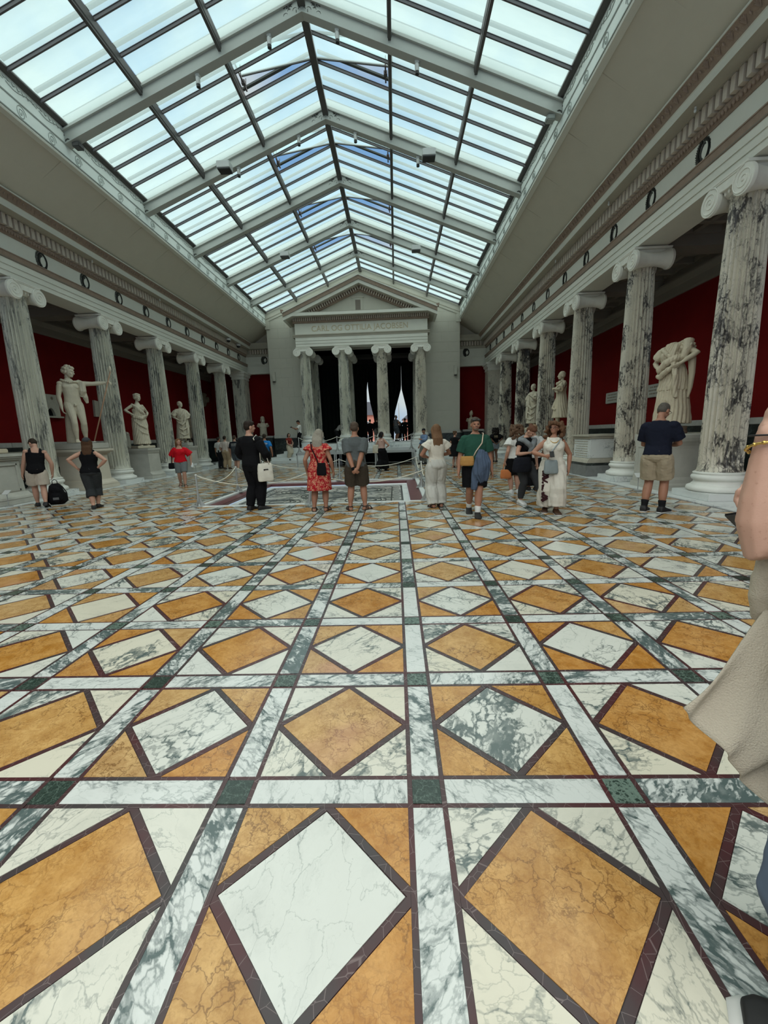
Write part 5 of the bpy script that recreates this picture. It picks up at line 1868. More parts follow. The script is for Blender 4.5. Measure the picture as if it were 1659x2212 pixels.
# far left figure on the panelled pedestal
pedestal('panelled grey pedestal at the left edge of the picture', (-8.72, 8.92, ZK), 1.05, 1.05, 1.32, M_pedg, .14, .15, 0, True, .03)
statue('draped marble statue at the left edge stretching out one arm', (-8.72, 8.92, ZK + 1.45), (1, -.3), 2.1, 'm',
       {'hand_R': (.36, .22, .80), 'elbow_R': (.2, -.4, -1), 'hand_L': (-.16, .05, .50)}, None, [('robe', robe(.06, .05, .8), folds(.012, 9, 7, 5))], 'crop', M_marb2, .013, plinth=(.8, .8, .12))

# dark weathered group far left by the wall
pedestal('dark stone block pedestal of the weathered statue far down the left aisle', (-9.95, 22.75, ZK), .9, .8, 1.05, M_marb3, .05, .08, 0, False, .0)
def tree_stump(b):
    return [loft_circ([(.16, -.03, 0), (.17, -.02, .25), (.21, .02, .55), (.20, .05, .80), (.24, .04, 1.02)], [.03, .026, .03, .024, .012], 8), loft_circ([(.17, 0, .2), (.235, .05, .35), (.16, .06, .5), (.23, .04, .65)], [.02, .022, .02, .012], 8)]
statue('weathered brown stone figure leaning beside a tall stem in the shade of the left aisle', (-9.95, 22.75, ZK + 1.15), (1, -.8), 1.95, 'm',
       {'side': .12, 'hand_R': (.20, .10, .80), 'elbow_R': (1, 0, 0), 'head': (-.3, .2, .1), 'ankle_R': (.09, .06, .043), 'knee_R': (.4, 1, 0)}, tree_stump, [('robe', robe(.22, .04, 0, .60), folds(.014, 8, 6, 6))], 'crop', M_marb3, .014, plinth=(.85, .6, .11))

# headless draped figure with horn, right row
p = empty('pedestal', (8.62, 8.85, ZK), 0, 'grey altar-shaped pedestal with rolled top under the headless statue', 'pedestal')
prof = [(-.62, 0), (.62, 0), (.62, .12), (.585, .16), (.565, .24), (.54, .30), (.52, .95), (.53, 1.02), (.56, 1.08), (.60, 1.13), (.615, 1.20), (.61, 1.27), (.58, 1.30), (-.58, 1.30), (-.61, 1.27), (-.615, 1.20), (-.60, 1.13), (-.56, 1.08), (-.53, 1.02), (-.52, .95), (-.54, .30), (-.565, .24), (-.585, .16), (-.62, .12)]
MB().prism([(x, z) for x, z in prof], 'x', -.48, .48).build('die', M_pedg, p)
MB().box(-.505, .505, -.63, .63, 0, .12).build('foot', M_pedg, p)
m = MB()
for bx in ((-.40, .40, 1.0, .02), (-.40, .40, .34, .02)): m.box(-.492, -.47, bx[0], bx[1], bx[2] - .02, bx[2] + .02)
for y in (-.41, .41): m.box(-.492, -.47, y - .02, y + .02, .34, 1.0)
m.build('panel_border', M_pedg, p)
MB().lathe([(.34, 1.30), (.35, 1.33), (.33, 1.40), (.34, 1.47), (.30, 1.48)], (0, 0, 0), 24).build('drum', M_marb3, p)
def horn(b):
    return [loft_circ([b.up((.085, .06, .63)), b.up((.135, .05, .665)), b.up((.155, .02, .74)), b.up((.150, -.01, .83))], [.014, .030, .042, .050], 12),
            loft_circ([b.up((.10, -.01, .70)), b.up((.17, -.03, .64)), b.up((.175, -.02, .50)), b.up((.165, -.01, .36)), b.up((.15, 0, .26))], [.028, .040, .030, .022, .010], 8)]
statue('headless marble figure in deep drapery holding a horn, beside the nearest right column', (8.62, 8.85, ZK + 1.50), (-1, -.42), 2.26, 'f',
       {'hips': (-.02, 0, 0), 'side': -.09, 'hand_R': (.115, .09, .62), 'elbow_R': (1, -.3, -.2), 'hand_L': (-.15, .03, .58), 'elbow_L': (-1, -.5, 0), 'fat': 1.12}, horn,
       [('gown', robe(.02, .055, .55, .83), folds(.018, 11, 2, 2)), ('overfold', lambda b: robe(.36, .075, 0, .62)(b), folds(.020, 8, 9, 7)),
        ('mantle', sash(([(-.12, .02, .56), (-.07, .10, .58), (.01, .115, .635), (.09, .08, .665), (.12, .0, .68)], .036), ([(-.13, .05, .52), (-.06, .12, .50), (.03, .12, .56), (.10, .07, .61)], .026), ([(.09, -.03, .83), (.075, .06, .79), (.055, .09, .70), (.06, .09, .62)], .026), ([(-.08, -.03, .82), (-.06, .06, .78), (0, .09, .72), (.05, .085, .66)], .022), ([(.07, .10, .62), (.10, .11, .50), (.09, .10, .38), (.10, .09, .28)], .026)), folds(.009, 12, 8, 8))],
       None, M_marb2, .011, head=False, plinth=None, arms='LR', mirror=True)

# low altar block, right row
p = empty('altar_block', (8.50, 12.30, ZK), 0, 'low grey marble altar block with a carved inscription panel on the right', 'altar')
MB().chamfer((0, 0, .21), (1.12, 1.32, .42), .012).build('dark_base', M_dado, p)
MB().chamfer((0, 0, .17), (1.15, 1.35, .34), .012).build('veined_base', plain('grey veined base', (.20, .205, .20), .4, .4, var=.5, vscale=4), p)
MB().prism([(-.55, .42), (.55, .42), (.52, .50), (.47, .56), (-.47, .56), (-.52, .50)], 'y', -.64, .64).build('base_moulding', M_relief, p)
MB().chamfer((0, 0, .86), (.92, 1.14, .62), .02).build('die', M_step, p)
MB().chamfer((0, 0, 1.20), (1.0, 1.22, .07), .012).chamfer((0, 0, 1.265), (1.1, 1.32, .07), .012).build('cornice', M_relief, p)
m = MB()
rr = random.Random(4)
for k in range(7):
    y = -.44
    while y < .42:
        w = rr.uniform(.05, .16)
        m.cbox((-.462, y + w / 2, 1.08 - k * .075), (.012, w, .028)); y += w + .03
m.build('worn_relief', M_relief, p)

# toga man and draped man, right row
pedestal('pale block pedestal under the marble man in profile on the right', (8.65, 15.79, ZK), .85, .85, 1.50, M_pedg, .06, .10, 0, False, .0)
statue('marble man in a toga seen in profile between the third and fourth right columns', (8.65, 15.79, ZK + 1.62), (-1, .05), 2.10, 'm',
       {'head': (0, .02, 0), 'hand_L': (-.05, .15, .70), 'elbow_L': (-1, .2, -.5), 'hand_R': (.15, -.02, .50), 'elbow_R': (1, -.8, 0), 'ankle_L': (-.06, .08, .043), 'curl_L': 1.2}, None,
       [('robe', robe(.16, .09, .95, .84), folds(.012, 10, 1, 3)), ('toga_folds', sash(([(-.08, .03, .82), (-.02, .09, .78), (.06, .06, .80), (.09, -.02, .83)], .026), ([(.10, -.04, .80), (.09, .06, .72), (0, .10, .66), (-.09, .09, .62)], .028), ([(.12, -.02, .66), (.12, .06, .48), (.02, .14, .34), (-.08, .12, .30)], .024), ([(.12, -.04, .56), (.13, .02, .36), (.11, .04, .20)], .028)), folds(.008, 11, 3, 6))],
       'crop', M_marb2, .011, plinth=(.66, .6, .12))
pedestal('pale block pedestal under the muffled marble figure far on the right', (8.65, 19.23, ZK), .85, .85, 1.50, M_pedg, .06, .10, 0, False, .0)
statue('muffled marble figure wrapped in a cloak, second from the porch on the right', (8.65, 19.23, ZK + 1.62), (-1, -.55), 2.02, 'm',
       {'hand_L': (-.03, .12, .74), 'elbow_L': (-.8, .1, -.6), 'hand_R': (.12, .08, .54), 'elbow_R': (1, -.6, 0), 'head': (.05, .05, 0)}, None, TOGA, 'crop', M_marb, .013, plinth=(.66, .6, .12))

# torsos on ledges at the two ends of the aisles
def torso_bust(label, loc, face, H, extra, mat):
    rz = math.atan2(-face[0], face[1])
    root = empty('torso_statue', loc, rz, label, 'statue')
    b = Body(H, 'm', {'hand_L': (-.20, 0, .5), 'hand_R': (.20, 0, .5)})
    P = [b.torso(.50, .845, .004, 14)] + b.head_parts()
    for k in 'LR':
        P.append(b.arm_path(k, .004, 0, .35)); P.append(ellipsoid(b.sho[k], (.042, .040, .040)))
    for sg in (-1, 1): P.append(ellipsoid(b.up((sg * .046, .048, .735)), (.050, .026, .034)))
    P += extra(b)
    m = vox([([Vector(p) * H - Vector((0, 0, .50 * H)) for p in v], f) for v, f in P], .014, 2, .6, wrinkle(.006, 18, 1))
    link('torso', m, mat, root)
    return root
sh = MB().chamfer((0, 0, 0), (1.5, .7, .16), .02)
for sx, nm in ((-1, 'left'), (1, 'right')):
    pp = empty('pedestal', (sx * 7.35, 28.12, ZK), 0, 'dark plinth in front of the %s red end wall' % nm, 'pedestal')
    MB().chamfer((0, 0, .78), (1.3, .62, 1.56), .02).build('die', M_dado, pp)
    MB().chamfer((0, 0, 1.62), (1.45, .72, .14), .02).build('slab', M_dadotop, pp)
torso_bust('bearded marble torso without arms by the left red end wall', (-7.40, 28.12, ZK + 1.72), (.35, -1), 2.72, lambda b: [ellipsoid(b.headp((0, .045, .865)), (.032, .028, .042)), ellipsoid(b.headp((0, -.01, .945)), (.053, .06, .052)), ellipsoid(b.headp((.03, -.03, .89)), (.03, .03, .05)), ellipsoid(b.headp((-.03, -.03, .89)), (.03, .03, .05))], M_marb)
torso_bust('helmeted marble torso by the right red end wall', (7.25, 28.12, ZK + 1.71), (-.4, -1), 2.35, lambda b: [loft_circ([b.headp((0, -.005, .92)), b.headp((0, -.008, .96)), b.headp((-.008, -.012, 1.0)), b.headp((-.015, -.02, 1.045))], [.052, .055, .038, .008], 14)], M_marb2)

# ---- reliefs and plaques
def relief_box(label, x, y, z, L, h, sx, seed):
    r = empty('sarcophagus_relief', (x, y, z), 0, label, 'relief')
    MB().chamfer((0, 0, h / 2), (.34, L, h), .02).build('chest', M_relief, r)
    rr = random.Random(seed)
    P = []
    n = int(L / .24)
    for k in range(n):
        yy = -L / 2 + (k + .5) * L / n
        xx = -sx * .165
        P.append(ellipsoid((xx, yy, h * .78), (.045, .045, .06), None, 8))
        P.append(capsule((xx, yy, h * .66), (xx, yy + rr.uniform(-.05, .05), h * .38), .06, .05, 8))
        for q in (-1, 1): P.append(capsule((xx, yy + q * .03, h * .38), (xx, yy + q * .07 + rr.uniform(-.03, .03), h * .1), .038, .028, 7))
        P.append(capsule((xx - sx * .02, yy, h * .62), (xx - sx * .02, yy + rr.uniform(-.13, .13), h * rr.uniform(.4, .8)), .025, .02, 7))
    link('carved_figures', vox(P, .018, 1, .6), M_relief, r)
    MB().box(-.15, .15, -L / 2 + .1, -L / 2 + .2, -z + .03, 0).box(-.15, .15, L / 2 - .2, L / 2 - .1, -z + .03, 0).build('bracket', M_black, r)
    return r
relief_box('carved marble relief chest behind the nearest left columns', -10.78, 12.0, .72, 1.9, .62, -1, 1)
relief_box('carved marble relief chest behind the nude youth', -10.78, 14.6, .72, 1.5, .62, -1, 2)
relief_box('carved marble relief chest behind the draped woman on the left', -10.78, 17.6, .66, 2.2, .60, -1, 3)
relief_box('panelled marble relief chest behind the headless statue', 10.78, 11.0, .62, 2.6, .68, 1, 4)
fr = empty('statue_fragment', (-10.7, 17.95, 1.27), 0, 'broken standing stone fragment on the relief chest by the left wall', 'statue')
link('fragment', vox([capsule((0, 0, .08), (0, .02, .55), .13, .11), ellipsoid((0, .02, .66), (.10, .10, .12)), capsule((0, -.07, .4), (.03, -.12, .12), .06, .05)], .018, 2, .6, wrinkle(.012, 14, 3)), M_relief, fr)
MB().chamfer((0, 0, .03), (.32, .36, .06), .01).build('plinth', M_relief, fr)
hp = empty('wall_plaque', (-11.12, 14.35, 2.62), 0, 'house-shaped stone plaque with arched opening on the left red wall', 'plaque')
arch = [(-.30, .0), (-.30, .80), (.26, .80), (.24, .68), (.21, .66), (.26, .62), (.26, .0), (.02, .0)] + [(.02 - .18 + .18 * math.cos(a), .0 + .30 * math.sin(a)) for a in [PI * k / 8 for k in range(1, 8)]] + [(-.30, .0)]
MB().prism(arch[:-1], 'x', -.04, .10).build('slab', M_relief, hp)
MB().box(-.03, .14, -.34, .36, -.06, 0).build('sill', M_relief, hp)
MB().box(-.03, .0, -.3, .1, 0, .32).build('opening', M_black, hp)
MB().lathe([(.05, .1), (.06, .11), (.02, .115)], (0, -.05, .66), 10, 'x').build('rosette', M_marb3, hp)
q = MB().prism([(-.2, 0), (.12, .0), (.16, .66), (-.14, .70)], 'x', -.03, .06).build('wall_plaque', M_relief, None, loc=(-11.12, 16.78, 2.70)); tag(q, 'narrow plain stone slab on the left red wall behind a column', 'plaque')
for (y, L, nm) in ((16.65, .95, 'second'), (13.75, .80, 'nearest')):
    q = empty('wall_plaque', (11.12, y, 2.52), 0, 'small rectangular inscribed stone on the right red wall, %s to us' % nm, 'plaque')
    MB().chamfer((0, 0, .22), (.12, L, .44), .015).build('slab', M_pedg, q)
    m = MB(); rr = random.Random(int(y))
    for r_ in range(3):
        yy = -L / 2 + .1
        while yy < L / 2 - .15:
            w = rr.uniform(.03, .08); m.cbox((-.061, yy, .34 - r_ * .11), (.004, w, .05)); yy += w + .03
    m.build('worn_marks', M_marb3, q)
mk = empty('wall_mask', (-11.10, 27.3, 4.25), 0, 'large round stone mask high on the left red wall near the porch', 'relief')
link('face', vox([ellipsoid((0, 0, 0), (.16, .42, .46)), ellipsoid((.12, .42, .05), (.08, .16, .2)), ellipsoid((.14, 0, -.02), (.09, .07, .12)), ellipsoid((.12, -.02, -.2), (.07, .14, .06)), ellipsoid((.02, 0, .36), (.14, .5, .12))], .025, 2, .6, wrinkle(.02, 6, 2)), M_marb3, mk)
# small white label cards on stands
for (x, y, nm) in ((7.72, 8.42, 'the grey altar-shaped pedestal on the right'), (-7.95, 8.62, 'the panelled pedestal at the left edge'), (-7.95, 18.7, 'the third pedestal on the left')):
    c = empty('label_stand', (x, y, ZK), 0, 'small white label card on a stand before %s' % nm, 'label')
    MB().lathe([(.09, 0), (.09, .012), (.01, .02), (.01, .33)], (0, 0, 0), 12).build('stem', M_steel, c)
    MB().cbox((0, 0, .36), (.16, .014, .15), Matrix.Rotation(-.9, 3, 'X')).build('card', M_lampw, c)

# ------------------------------------------------------------------ visitors
def W(loc, face, H, p):
    """body coordinates (right, forward, up in units of height) to the hall"""
    f = Vector((face[0], face[1], 0)).normalized(); r = Vector((f.y, -f.x, 0))
    z0 = loc[2] if len(loc) > 2 else 0
    return Vector((loc[0], loc[1], z0)) + r * p[0] * H + f * p[1] * H + Vector((0, 0, p[2] * H))


def soft_bag(name, label, at, face, size, mat, straps=(), strap_mat=None, seed=1, cat='bag', squash=.45, extra=None):
    """slouching cloth bag: size (width, depth, height), hung so that its top middle is at the point; straps are lists of hall points"""
    rz = math.atan2(-face[0], face[1])
    b = empty(name, at, rz, label, cat)
    w, d, h = size
    R = [(Vector((0, 0, -h)), w * .40, d * .36, None), (Vector((0, 0, -h * .97)), w * .48, d * .46, None), (Vector((0, 0, -h * .8)), w * .51, d * .52, None), (Vector((0, 0, -h * .45)), w * .49, d * .48, None), (Vector((0, 0, -h * .12)), w * .46, d * .32, None), (Vector((0, 0, 0)), w * .42, d * squash * .4, None)]
    m = vox([loft_rings(R, 24, .6)], min(.012, h / 22), 2, .6, wrinkle(h * .02, 5.0 / h, seed))
    link('body', m, mat, b)
    inv = Matrix.Translation(Vector(at)) @ Matrix.Rotation(rz, 4, 'Z')
    inv = inv.inverted()
    for s in straps:
        MB().tube([inv @ Vector(q) for q in s], .011, 6).build('strap', strap_mat or mat, b, smooth=True)
    if extra: extra(b, w, d, h)
    return b


def phone(label, at, face, tilt=.5, mat=None):
    rz = math.atan2(-face[0], face[1])
    p = empty('phone', at, rz, label, 'phone')
    o = MB().chamfer((0, 0, 0), (.074, .010, .150), .004).build('case', mat or M_rubber, p)
    o.rotation_euler = (tilt, 0, 0)
    s = MB().cbox((0, -.0055, 0), (.066, .001, .138)).build('screen', M_lampb, p); s.rotation_euler = (tilt, 0, 0)
    return p


BLK, DRK = cloth((.006, .006, .007)), cloth((.018, .018, .020))
KHAKI, GREYT = cloth((.33, .275, .19)), cloth((.085, .095, .095))
WHITE = cloth((.58, .57, .53)); CREAM = cloth((.56, .53, .44)); JEANS = cloth((.085, .105, .125)); NAVY = cloth((.010, .012, .022))
HB = (.030, .020, .013); HBR = (.075, .036, .018)

# man in tank top bending over his backpack
L_, F_, H_ = (-7.02, 8.56), (-.62, .78), 1.76
person('man in black tank top and beige shorts looking down beside the left column', L_, F_, H_, 'm', 'fair',
       {'lean': .14, 'side': .10, 'head': (-.55, .75, 0), 'hand_R': (.175, .05, .455), 'elbow_R': (1, -.8, 0), 'hand_L': (-.16, .10, .47), 'ankle_R': (.05, -.12, .06), 'ankle_L': (-.05, .10, .043), 'tip_R': .3},
       [dict(n='tank_top', m=BLK, t='top', z0=.475, sleeve=0, off=.016), dict(n='shorts', m=cloth((.44, .38, .31)), t='pants', len=.80, flare=.028, z1=.56)], ('short', HB), ('shoe', M_rubber))
bp = W(L_, F_, H_, (.20, .06, 0))
bk = empty('backpack', (bp.x + .06, bp.y - .12, 0), math.atan2(.5, .8), 'bulging black backpack with straps standing on the floor at the left', 'bag')
link('body', vox([loft_rings([(Vector((0, 0, .03)), .15, .11, None), (Vector((0, 0, .10)), .175, .13, None), (Vector((0, 0, .32)), .17, .13, None), (Vector((0, 0, .50)), .13, .10, None), (Vector((0, 0, .56)), .07, .05, None)], 20, .6), ellipsoid((0, -.14, .20), (.12, .06, .14)), ellipsoid((0, -.12, .40), (.10, .05, .09)), capsule((-.17, 0, .12), (-.17, 0, .28), .05, .045), capsule((.17, 0, .12), (.17, 0, .28), .05, .045)], .014, 2, .6, wrinkle(.007, 22, 3)), BLK, bk)
MB().tube([(-.05, 0, .55), (-.05, 0, .63), (0, 0, .66), (.05, 0, .63), (.05, 0, .55)], .009, 6).build('handle', BLK, bk, smooth=True)
MB().tube([(-.12, .10, .48), (-.17, .16, .30), (-.22, .12, .10), (-.24, .06, .02)], .012, 6).tube([(.12, .10, .48), (.19, .15, .30), (.20, .10, .10)], .012, 6).build('strap', DRK, bk, smooth=True)
MB().box(-.06, .06, -.205, -.195, .16, .22).build('badge', cloth((.12, .12, .12)), bk)

# woman in cap, hands on hips
person('woman in dark cap and black tank top with hands on her hips', (-5.30, 8.06), (-.42, .9), 1.68, 'f', 'fair',
       {'hips': (.02, 0, 0), 'side': .03, 'head': (-.1, -.12, 0), 'hand_L': (-.115, -.03, .575), 'elbow_L': (-1, -.5, 0), 'hand_R': (.125, -.03, .575), 'elbow_R': (1, -.5, 0), 'ankle_R': (.045, .04, .043), 'ankle_L': (.015, -.09, .043), 'fat': 1.10, 'hdir_L': (.4, .8, -.4), 'hdir_R': (-.4, .8, -.4)},
       [dict(n='tank_top', m=BLK, t='top', z0=.51, sleeve=0, off=.015), dict(n='cropped_trousers', m=cloth((.030, .032, .033)), t='pants', len=1.45, flare=.014),
        dict(n='cap', m=cloth((.045, .045, .048)), t='extra', nodisp=True, parts=lambda b: [ellipsoid(b.headp((0, -.006, .962)), (.0505, .060, .042), b.HM), ellipsoid(b.headp((0, .058, .952)), (.036, .036, .006), b.HM)])], ('long', HBR), ('shoe', M_rubber))

# woman in red blouse
L_, F_, H_ = (-5.36, 12.42), (.42, -.9), 1.62
person('woman walking in red off-shoulder blouse and grey denim bermuda shorts', L_, F_, H_, 'f', 'fair',
       {'head': (-.45, -.08, 0), 'hand_L': (-.20, .04, .50), 'elbow_L': (-1, -.3, 0), 'hand_R': (.165, -.02, .49), 'ankle_L': (-.045, .09, .043), 'ankle_R': (.05, -.10, .06), 'tip_R': .35, 'fat': 1.15},
       [dict(n='blouse', m=cloth((.50, .008, .016)), t='top', z0=.505, z1=.785, sleeve=.95, sflare=.030, off=.016), dict(n='denim_shorts', m=cloth((.14, .155, .155)), t='pants', len=.95, flare=.012)], ('lob', (.17, .085, .04)), ('sandal', M_leather), faced=True)
phone('white phone in the hand of the woman in the red blouse', W(L_, F_, H_, (-.215, .06, .44)), F_, .3, M_lampw)
soft_bag('handbag', 'small dark bag at the side of the woman in the red blouse', W(L_, F_, H_, (.175, .0, .50)), F_, (.20, .10, .20), BLK, [[W(L_, F_, H_, (.175, 0, .50)), W(L_, F_, H_, (.155, .0, .66)), W(L_, F_, H_, (.10, .01, .825))]], BLK, 2)

# group at the far left
person('man in pale shirt and beige trousers standing with his back to us far left', (-6.98, 20.2), (.05, 1), 1.74, 'm', 'fair', {'ankle_L': (-.07, 0, .043), 'ankle_R': (.07, .0, .043), 'hand_L': (-.13, .08, .52), 'fat': 1.08},
       [dict(n='shirt', m=cloth((.50, .43, .38)), t='top', z0=.53, sleeve=.8), dict(n='trousers', m=cloth((.36, .27, .17)), t='pants', len=1.97, flare=.014)], ('short', HB), ('shoe', M_leather), vs=.013)
person('youth in white t-shirt half hidden beside the man in beige trousers', (-7.55, 20.75), (.3, 1), 1.70, 'm', 'tan', {'hand_R': (.13, .06, .48)},
       [dict(n='shirt', m=WHITE, t='top', z0=.50, sleeve=.7), dict(n='trousers', m=DRK, t='pants', len=1.97)], ('short', HB), ('shoe', M_rubber), vs=.013)
L_, F_, H_ = (-5.98, 18.95), (.0, 1), 1.74
tr, tb_ = person('teenager in black printed t-shirt and denim shorts standing with his back to us', L_, F_, H_, 'm', 'fair', {'ankle_L': (-.05, .06, .043), 'ankle_R': (.055, -.06, .043), 'fat': 1.12},
       [dict(n='shirt', m=cloth((.014, .016, .02)), t='top', z0=.49, sleeve=.9, sflare=.018), dict(n='denim_shorts', m=JEANS, t='pants', len=.92, flare=.02)], ('short', (.05, .03, .02)), ('trainer', M_white_shoe), vs=.013)
M_print = cloth((.55, .55, .52), 'white print')
def back_print(root, H, z, rows, w, y, mat, seed, arc=0.0):
    """short worn strokes of a print on the back of a shirt"""
    rr = random.Random(seed); m = MB()
    for q, (zz, hh) in enumerate(rows):
        x = -w / 2
        while x < w / 2 - .02:
            ln = rr.uniform(.012, .05)
            zc = z + zz - arc * (x + ln / 2) ** 2
            m.cbox((x + ln / 2, y, zc), (ln, .006, hh)); x += ln + rr.uniform(.006, .014)
    return m.build('print', mat, root)
back_print(tr, H_, 1.27, ((.05, .022), (0, .018), (-.05, .024), (-.10, .012)), .26, -.150, M_print, 3)
soft_bag('backpack', 'small grey rucksack worn low by the teenager in the black t-shirt', W(L_, F_, H_, (0, -.12, .70)), F_, (.26, .12, .36), cloth((.04, .045, .05)), seed=4)
person('man in blue t-shirt and khaki shorts walking away towards the steps', (-3.80, 16.8), (-.15, 1), 1.74, 'm', 'tan', {'ankle_L': (-.04, .06, .043), 'ankle_R': (.06, -.10, .07), 'tip_R': .5, 'hand_R': (.17, -.03, .48)},
       [dict(n='shirt', m=cloth((.018, .16, .43)), t='top', z0=.49, sleeve=.75), dict(n='shorts', m=cloth((.10, .105, .08)), t='pants', len=.88, flare=.016), dict(n='socks', m=M_sock_b, t='extra', parts=lambda b: [b.leg_path(k, .006, 1.7, 2.0) for k in 'LR'])], ('short', HB), ('trainer', M_white_shoe), vs=.012)
bl = bpy.data.objects[-1] if False else [o for o in COL.objects if o.name.startswith('person')][-1]
back_print(bl, 1.74, 1.30, ((.03, .03), (-.005, .02)), .27, -.148, M_print, 6, 1.6)

# tall man in black suit
L_, F_, H_ = (-1.09, 7.25), (.38, .93), 1.91
person('tall man in black suit with a white tote bag on his shoulder', L_, F_, H_, 'm', 'fair',
       {'head': (.40, .05, 0), 'hand_R': (.10, .15, .57), 'elbow_R': (1, -1, 0), 'hand_L': (-.12, .12, .55), 'elbow_L': (-1, -.8, 0), 'ankle_L': (-.055, -.03, .043), 'ankle_R': (.05, .03, .043), 'toe_R': -.55, 'toe_L': .1},
       [dict(n='jacket', m=BLK, t='top', z0=.44, sleeve=1.9, off=.017, sflare=.004), dict(n='trousers', m=BLK, t='pants', len=1.98, flare=.012)], ('short', (.022, .014, .010)), ('shoe', M_rubber))
def tote_print(b, w, d, h):
    m = MB()
    m.prism([(-.05, -.12), (.04, -.115), (.055, -.135), (0, -.128), (-.045, -.145)], 'y', -d * .53 - .004, -d * .40)
    m.build('print', BLK, b)
tp_ = W(L_, F_, H_, (.16, .02, .525))
soft_bag('tote_bag', 'white canvas tote bag hanging at the side of the man in black', tp_, (-.5, .85), (.32, .14, .38), cloth((.60, .575, .49)),
         [[tp_ + Vector((-.09, .02, -.02)), W(L_, F_, H_, (.135, -.015, .70)), W(L_, F_, H_, (.100, -.06, .80)), W(L_, F_, H_, (.09, .0, .835)), W(L_, F_, H_, (.12, .05, .77)), tp_ + Vector((.09, 0, -.02))]], None, 5, extra=tote_print)

# woman in the red floral dress
t = NT('red floral cloth'); co = t.obj()
w_ = t.vmath('ADD', co, t.vmath('SCALE', t.vmath('SUBTRACT', t.noise(co, 14, 3, .6, 'Color'), (.5, .5, .5)), scale=.10))
fl1 = t.step(t.vor(w_, 15), .10, .20); fl2 = t.step(t.noise(w_, 22, 4, .6), .47, .56)
cA = t.mix(fl2, (.36, .010, .018), (.58, .27, .17))
cB = t.mix(t.step(t.noise(co, 7, 3), .45, .6), cA, t.mix(fl1, (.30, .012, .02), (.60, .33, .19)))
M_floral = t.base(t.mix(t.math('MULTIPLY', t.step(t.vor(w_, 40), .0, .12), 1.0), (.26, .01, .016), cB), .9, .12)
t.bump(t.noise(co, 30, 3), .25, .01)
L_, F_, H_ = (.41, 6.87), (-.06, 1), 1.69
person('woman with grey bobbed hair in a red floral dress, seen from behind', L_, F_, H_, 'f', 'tan',
       {'head': (.22, .42, .12), 'lean': .05, 'ankle_L': (-.085, .0, .043), 'ankle_R': (.06, .0, .043), 'hand_L': (-.155, .04, .50), 'hand_R': (.17, .02, .475), 'fat': 1.12, 'toe_L': .1, 'toe_R': -.35},
       [dict(n='dress', m=M_floral, t='top', z0=.50, z1=.835, sleeve=.34, sflare=.022, off=.016), dict(n='skirt', m=M_floral, t='skirt', hem=.265, z1=.60, flare=.020, off=.019, disp=folds(.005, 7, 2))], ('lob', (.25, .225, .18)), ('sandal', M_rubber))
q0 = W(L_, F_, H_, (.045, -.115, .595))
soft_bag('shoulder_bag', 'small square black bag slung over the back of the red floral dress', q0, (-.06, 1), (.19, .05, .25), BLK,
         [[q0 + Vector((-.06, 0, -.01)), W(L_, F_, H_, (-.015, -.105, .66)), W(L_, F_, H_, (-.06, -.088, .76)), W(L_, F_, H_, (-.075, -.04, .835)), W(L_, F_, H_, (-.06, .03, .83)), W(L_, F_, H_, (-.02, .085, .76))]], BLK, 6)

# man in grey t-shirt, hands behind his back
person('man in grey t-shirt and brown cargo shorts with hands clasped behind', (1.17, 6.87), (-.02, 1), 1.80, 'm', 'tan',
       {'head': (.12, .10, 0), 'ankle_L': (-.085, .0, .043), 'ankle_R': (.085, .01, .043), 'hand_L': (-.018, -.125, .475), 'hand_R': (.022, -.130, .475), 'elbow_L': (-1, -.25, 0), 'elbow_R': (1, -.25, 0), 'hdir_L': (.75, -.1, -.65), 'hdir_R': (-.75, -.1, -.65), 'curl_L': .9, 'curl_R': .9, 'fat': 1.08, 'toe_R': -.7, 'toe_L': .35, 'palm_L': (0, 1, 0), 'palm_R': (0, 1, 0)},
       [dict(n='shirt', m=GREYT, t='top', z0=.475, sleeve=.82, off=.015, sflare=.012), dict(n='cargo_shorts', m=cloth((.050, .040, .029)), t='pants', len=.94, flare=.020, off=.014), dict(n='wristband', m=BLK, t='extra', nodisp=True, vs=.006, parts=lambda b: [capsule(b.elb['L'].lerp(b.wri['L'], .93), b.wri['L'], .021, .021)])], ('short', (.075, .052, .036)), ('sandal', M_rubber))

# woman in pale trousers with long hair
person('woman with long straight hair, white t-shirt and loose pale trousers, from behind', (2.81, 6.95), (-.25, .97), 1.70, 'f', 'tan',
       {'head': (-.08, .12, 0), 'ankle_L': (-.05, .0, .043), 'ankle_R': (.06, .02, .043), 'hand_L': (-.06, .13, .60), 'elbow_L': (-1, -.6, 0), 'hand_R': (.06, .14, .62), 'elbow_R': (1, -.6, 0)},
       [dict(n='t_shirt', m=cloth((.56, .52, .44)), t='top', z0=.56, sleeve=.42, sflare=.022, off=.017), dict(n='trousers', m=cloth((.47, .465, .42)), t='pants', len=2.0, flare=.030, off=.018, disp=folds(.006, 5, 2, 8)), dict(n='undershirt', m=cloth((.42, .40, .35)), t='top', z0=.53, z1=.62, sleeve=0, straps=False)], ('straight', (.15, .080, .040)), ('sandal', M_rubber))

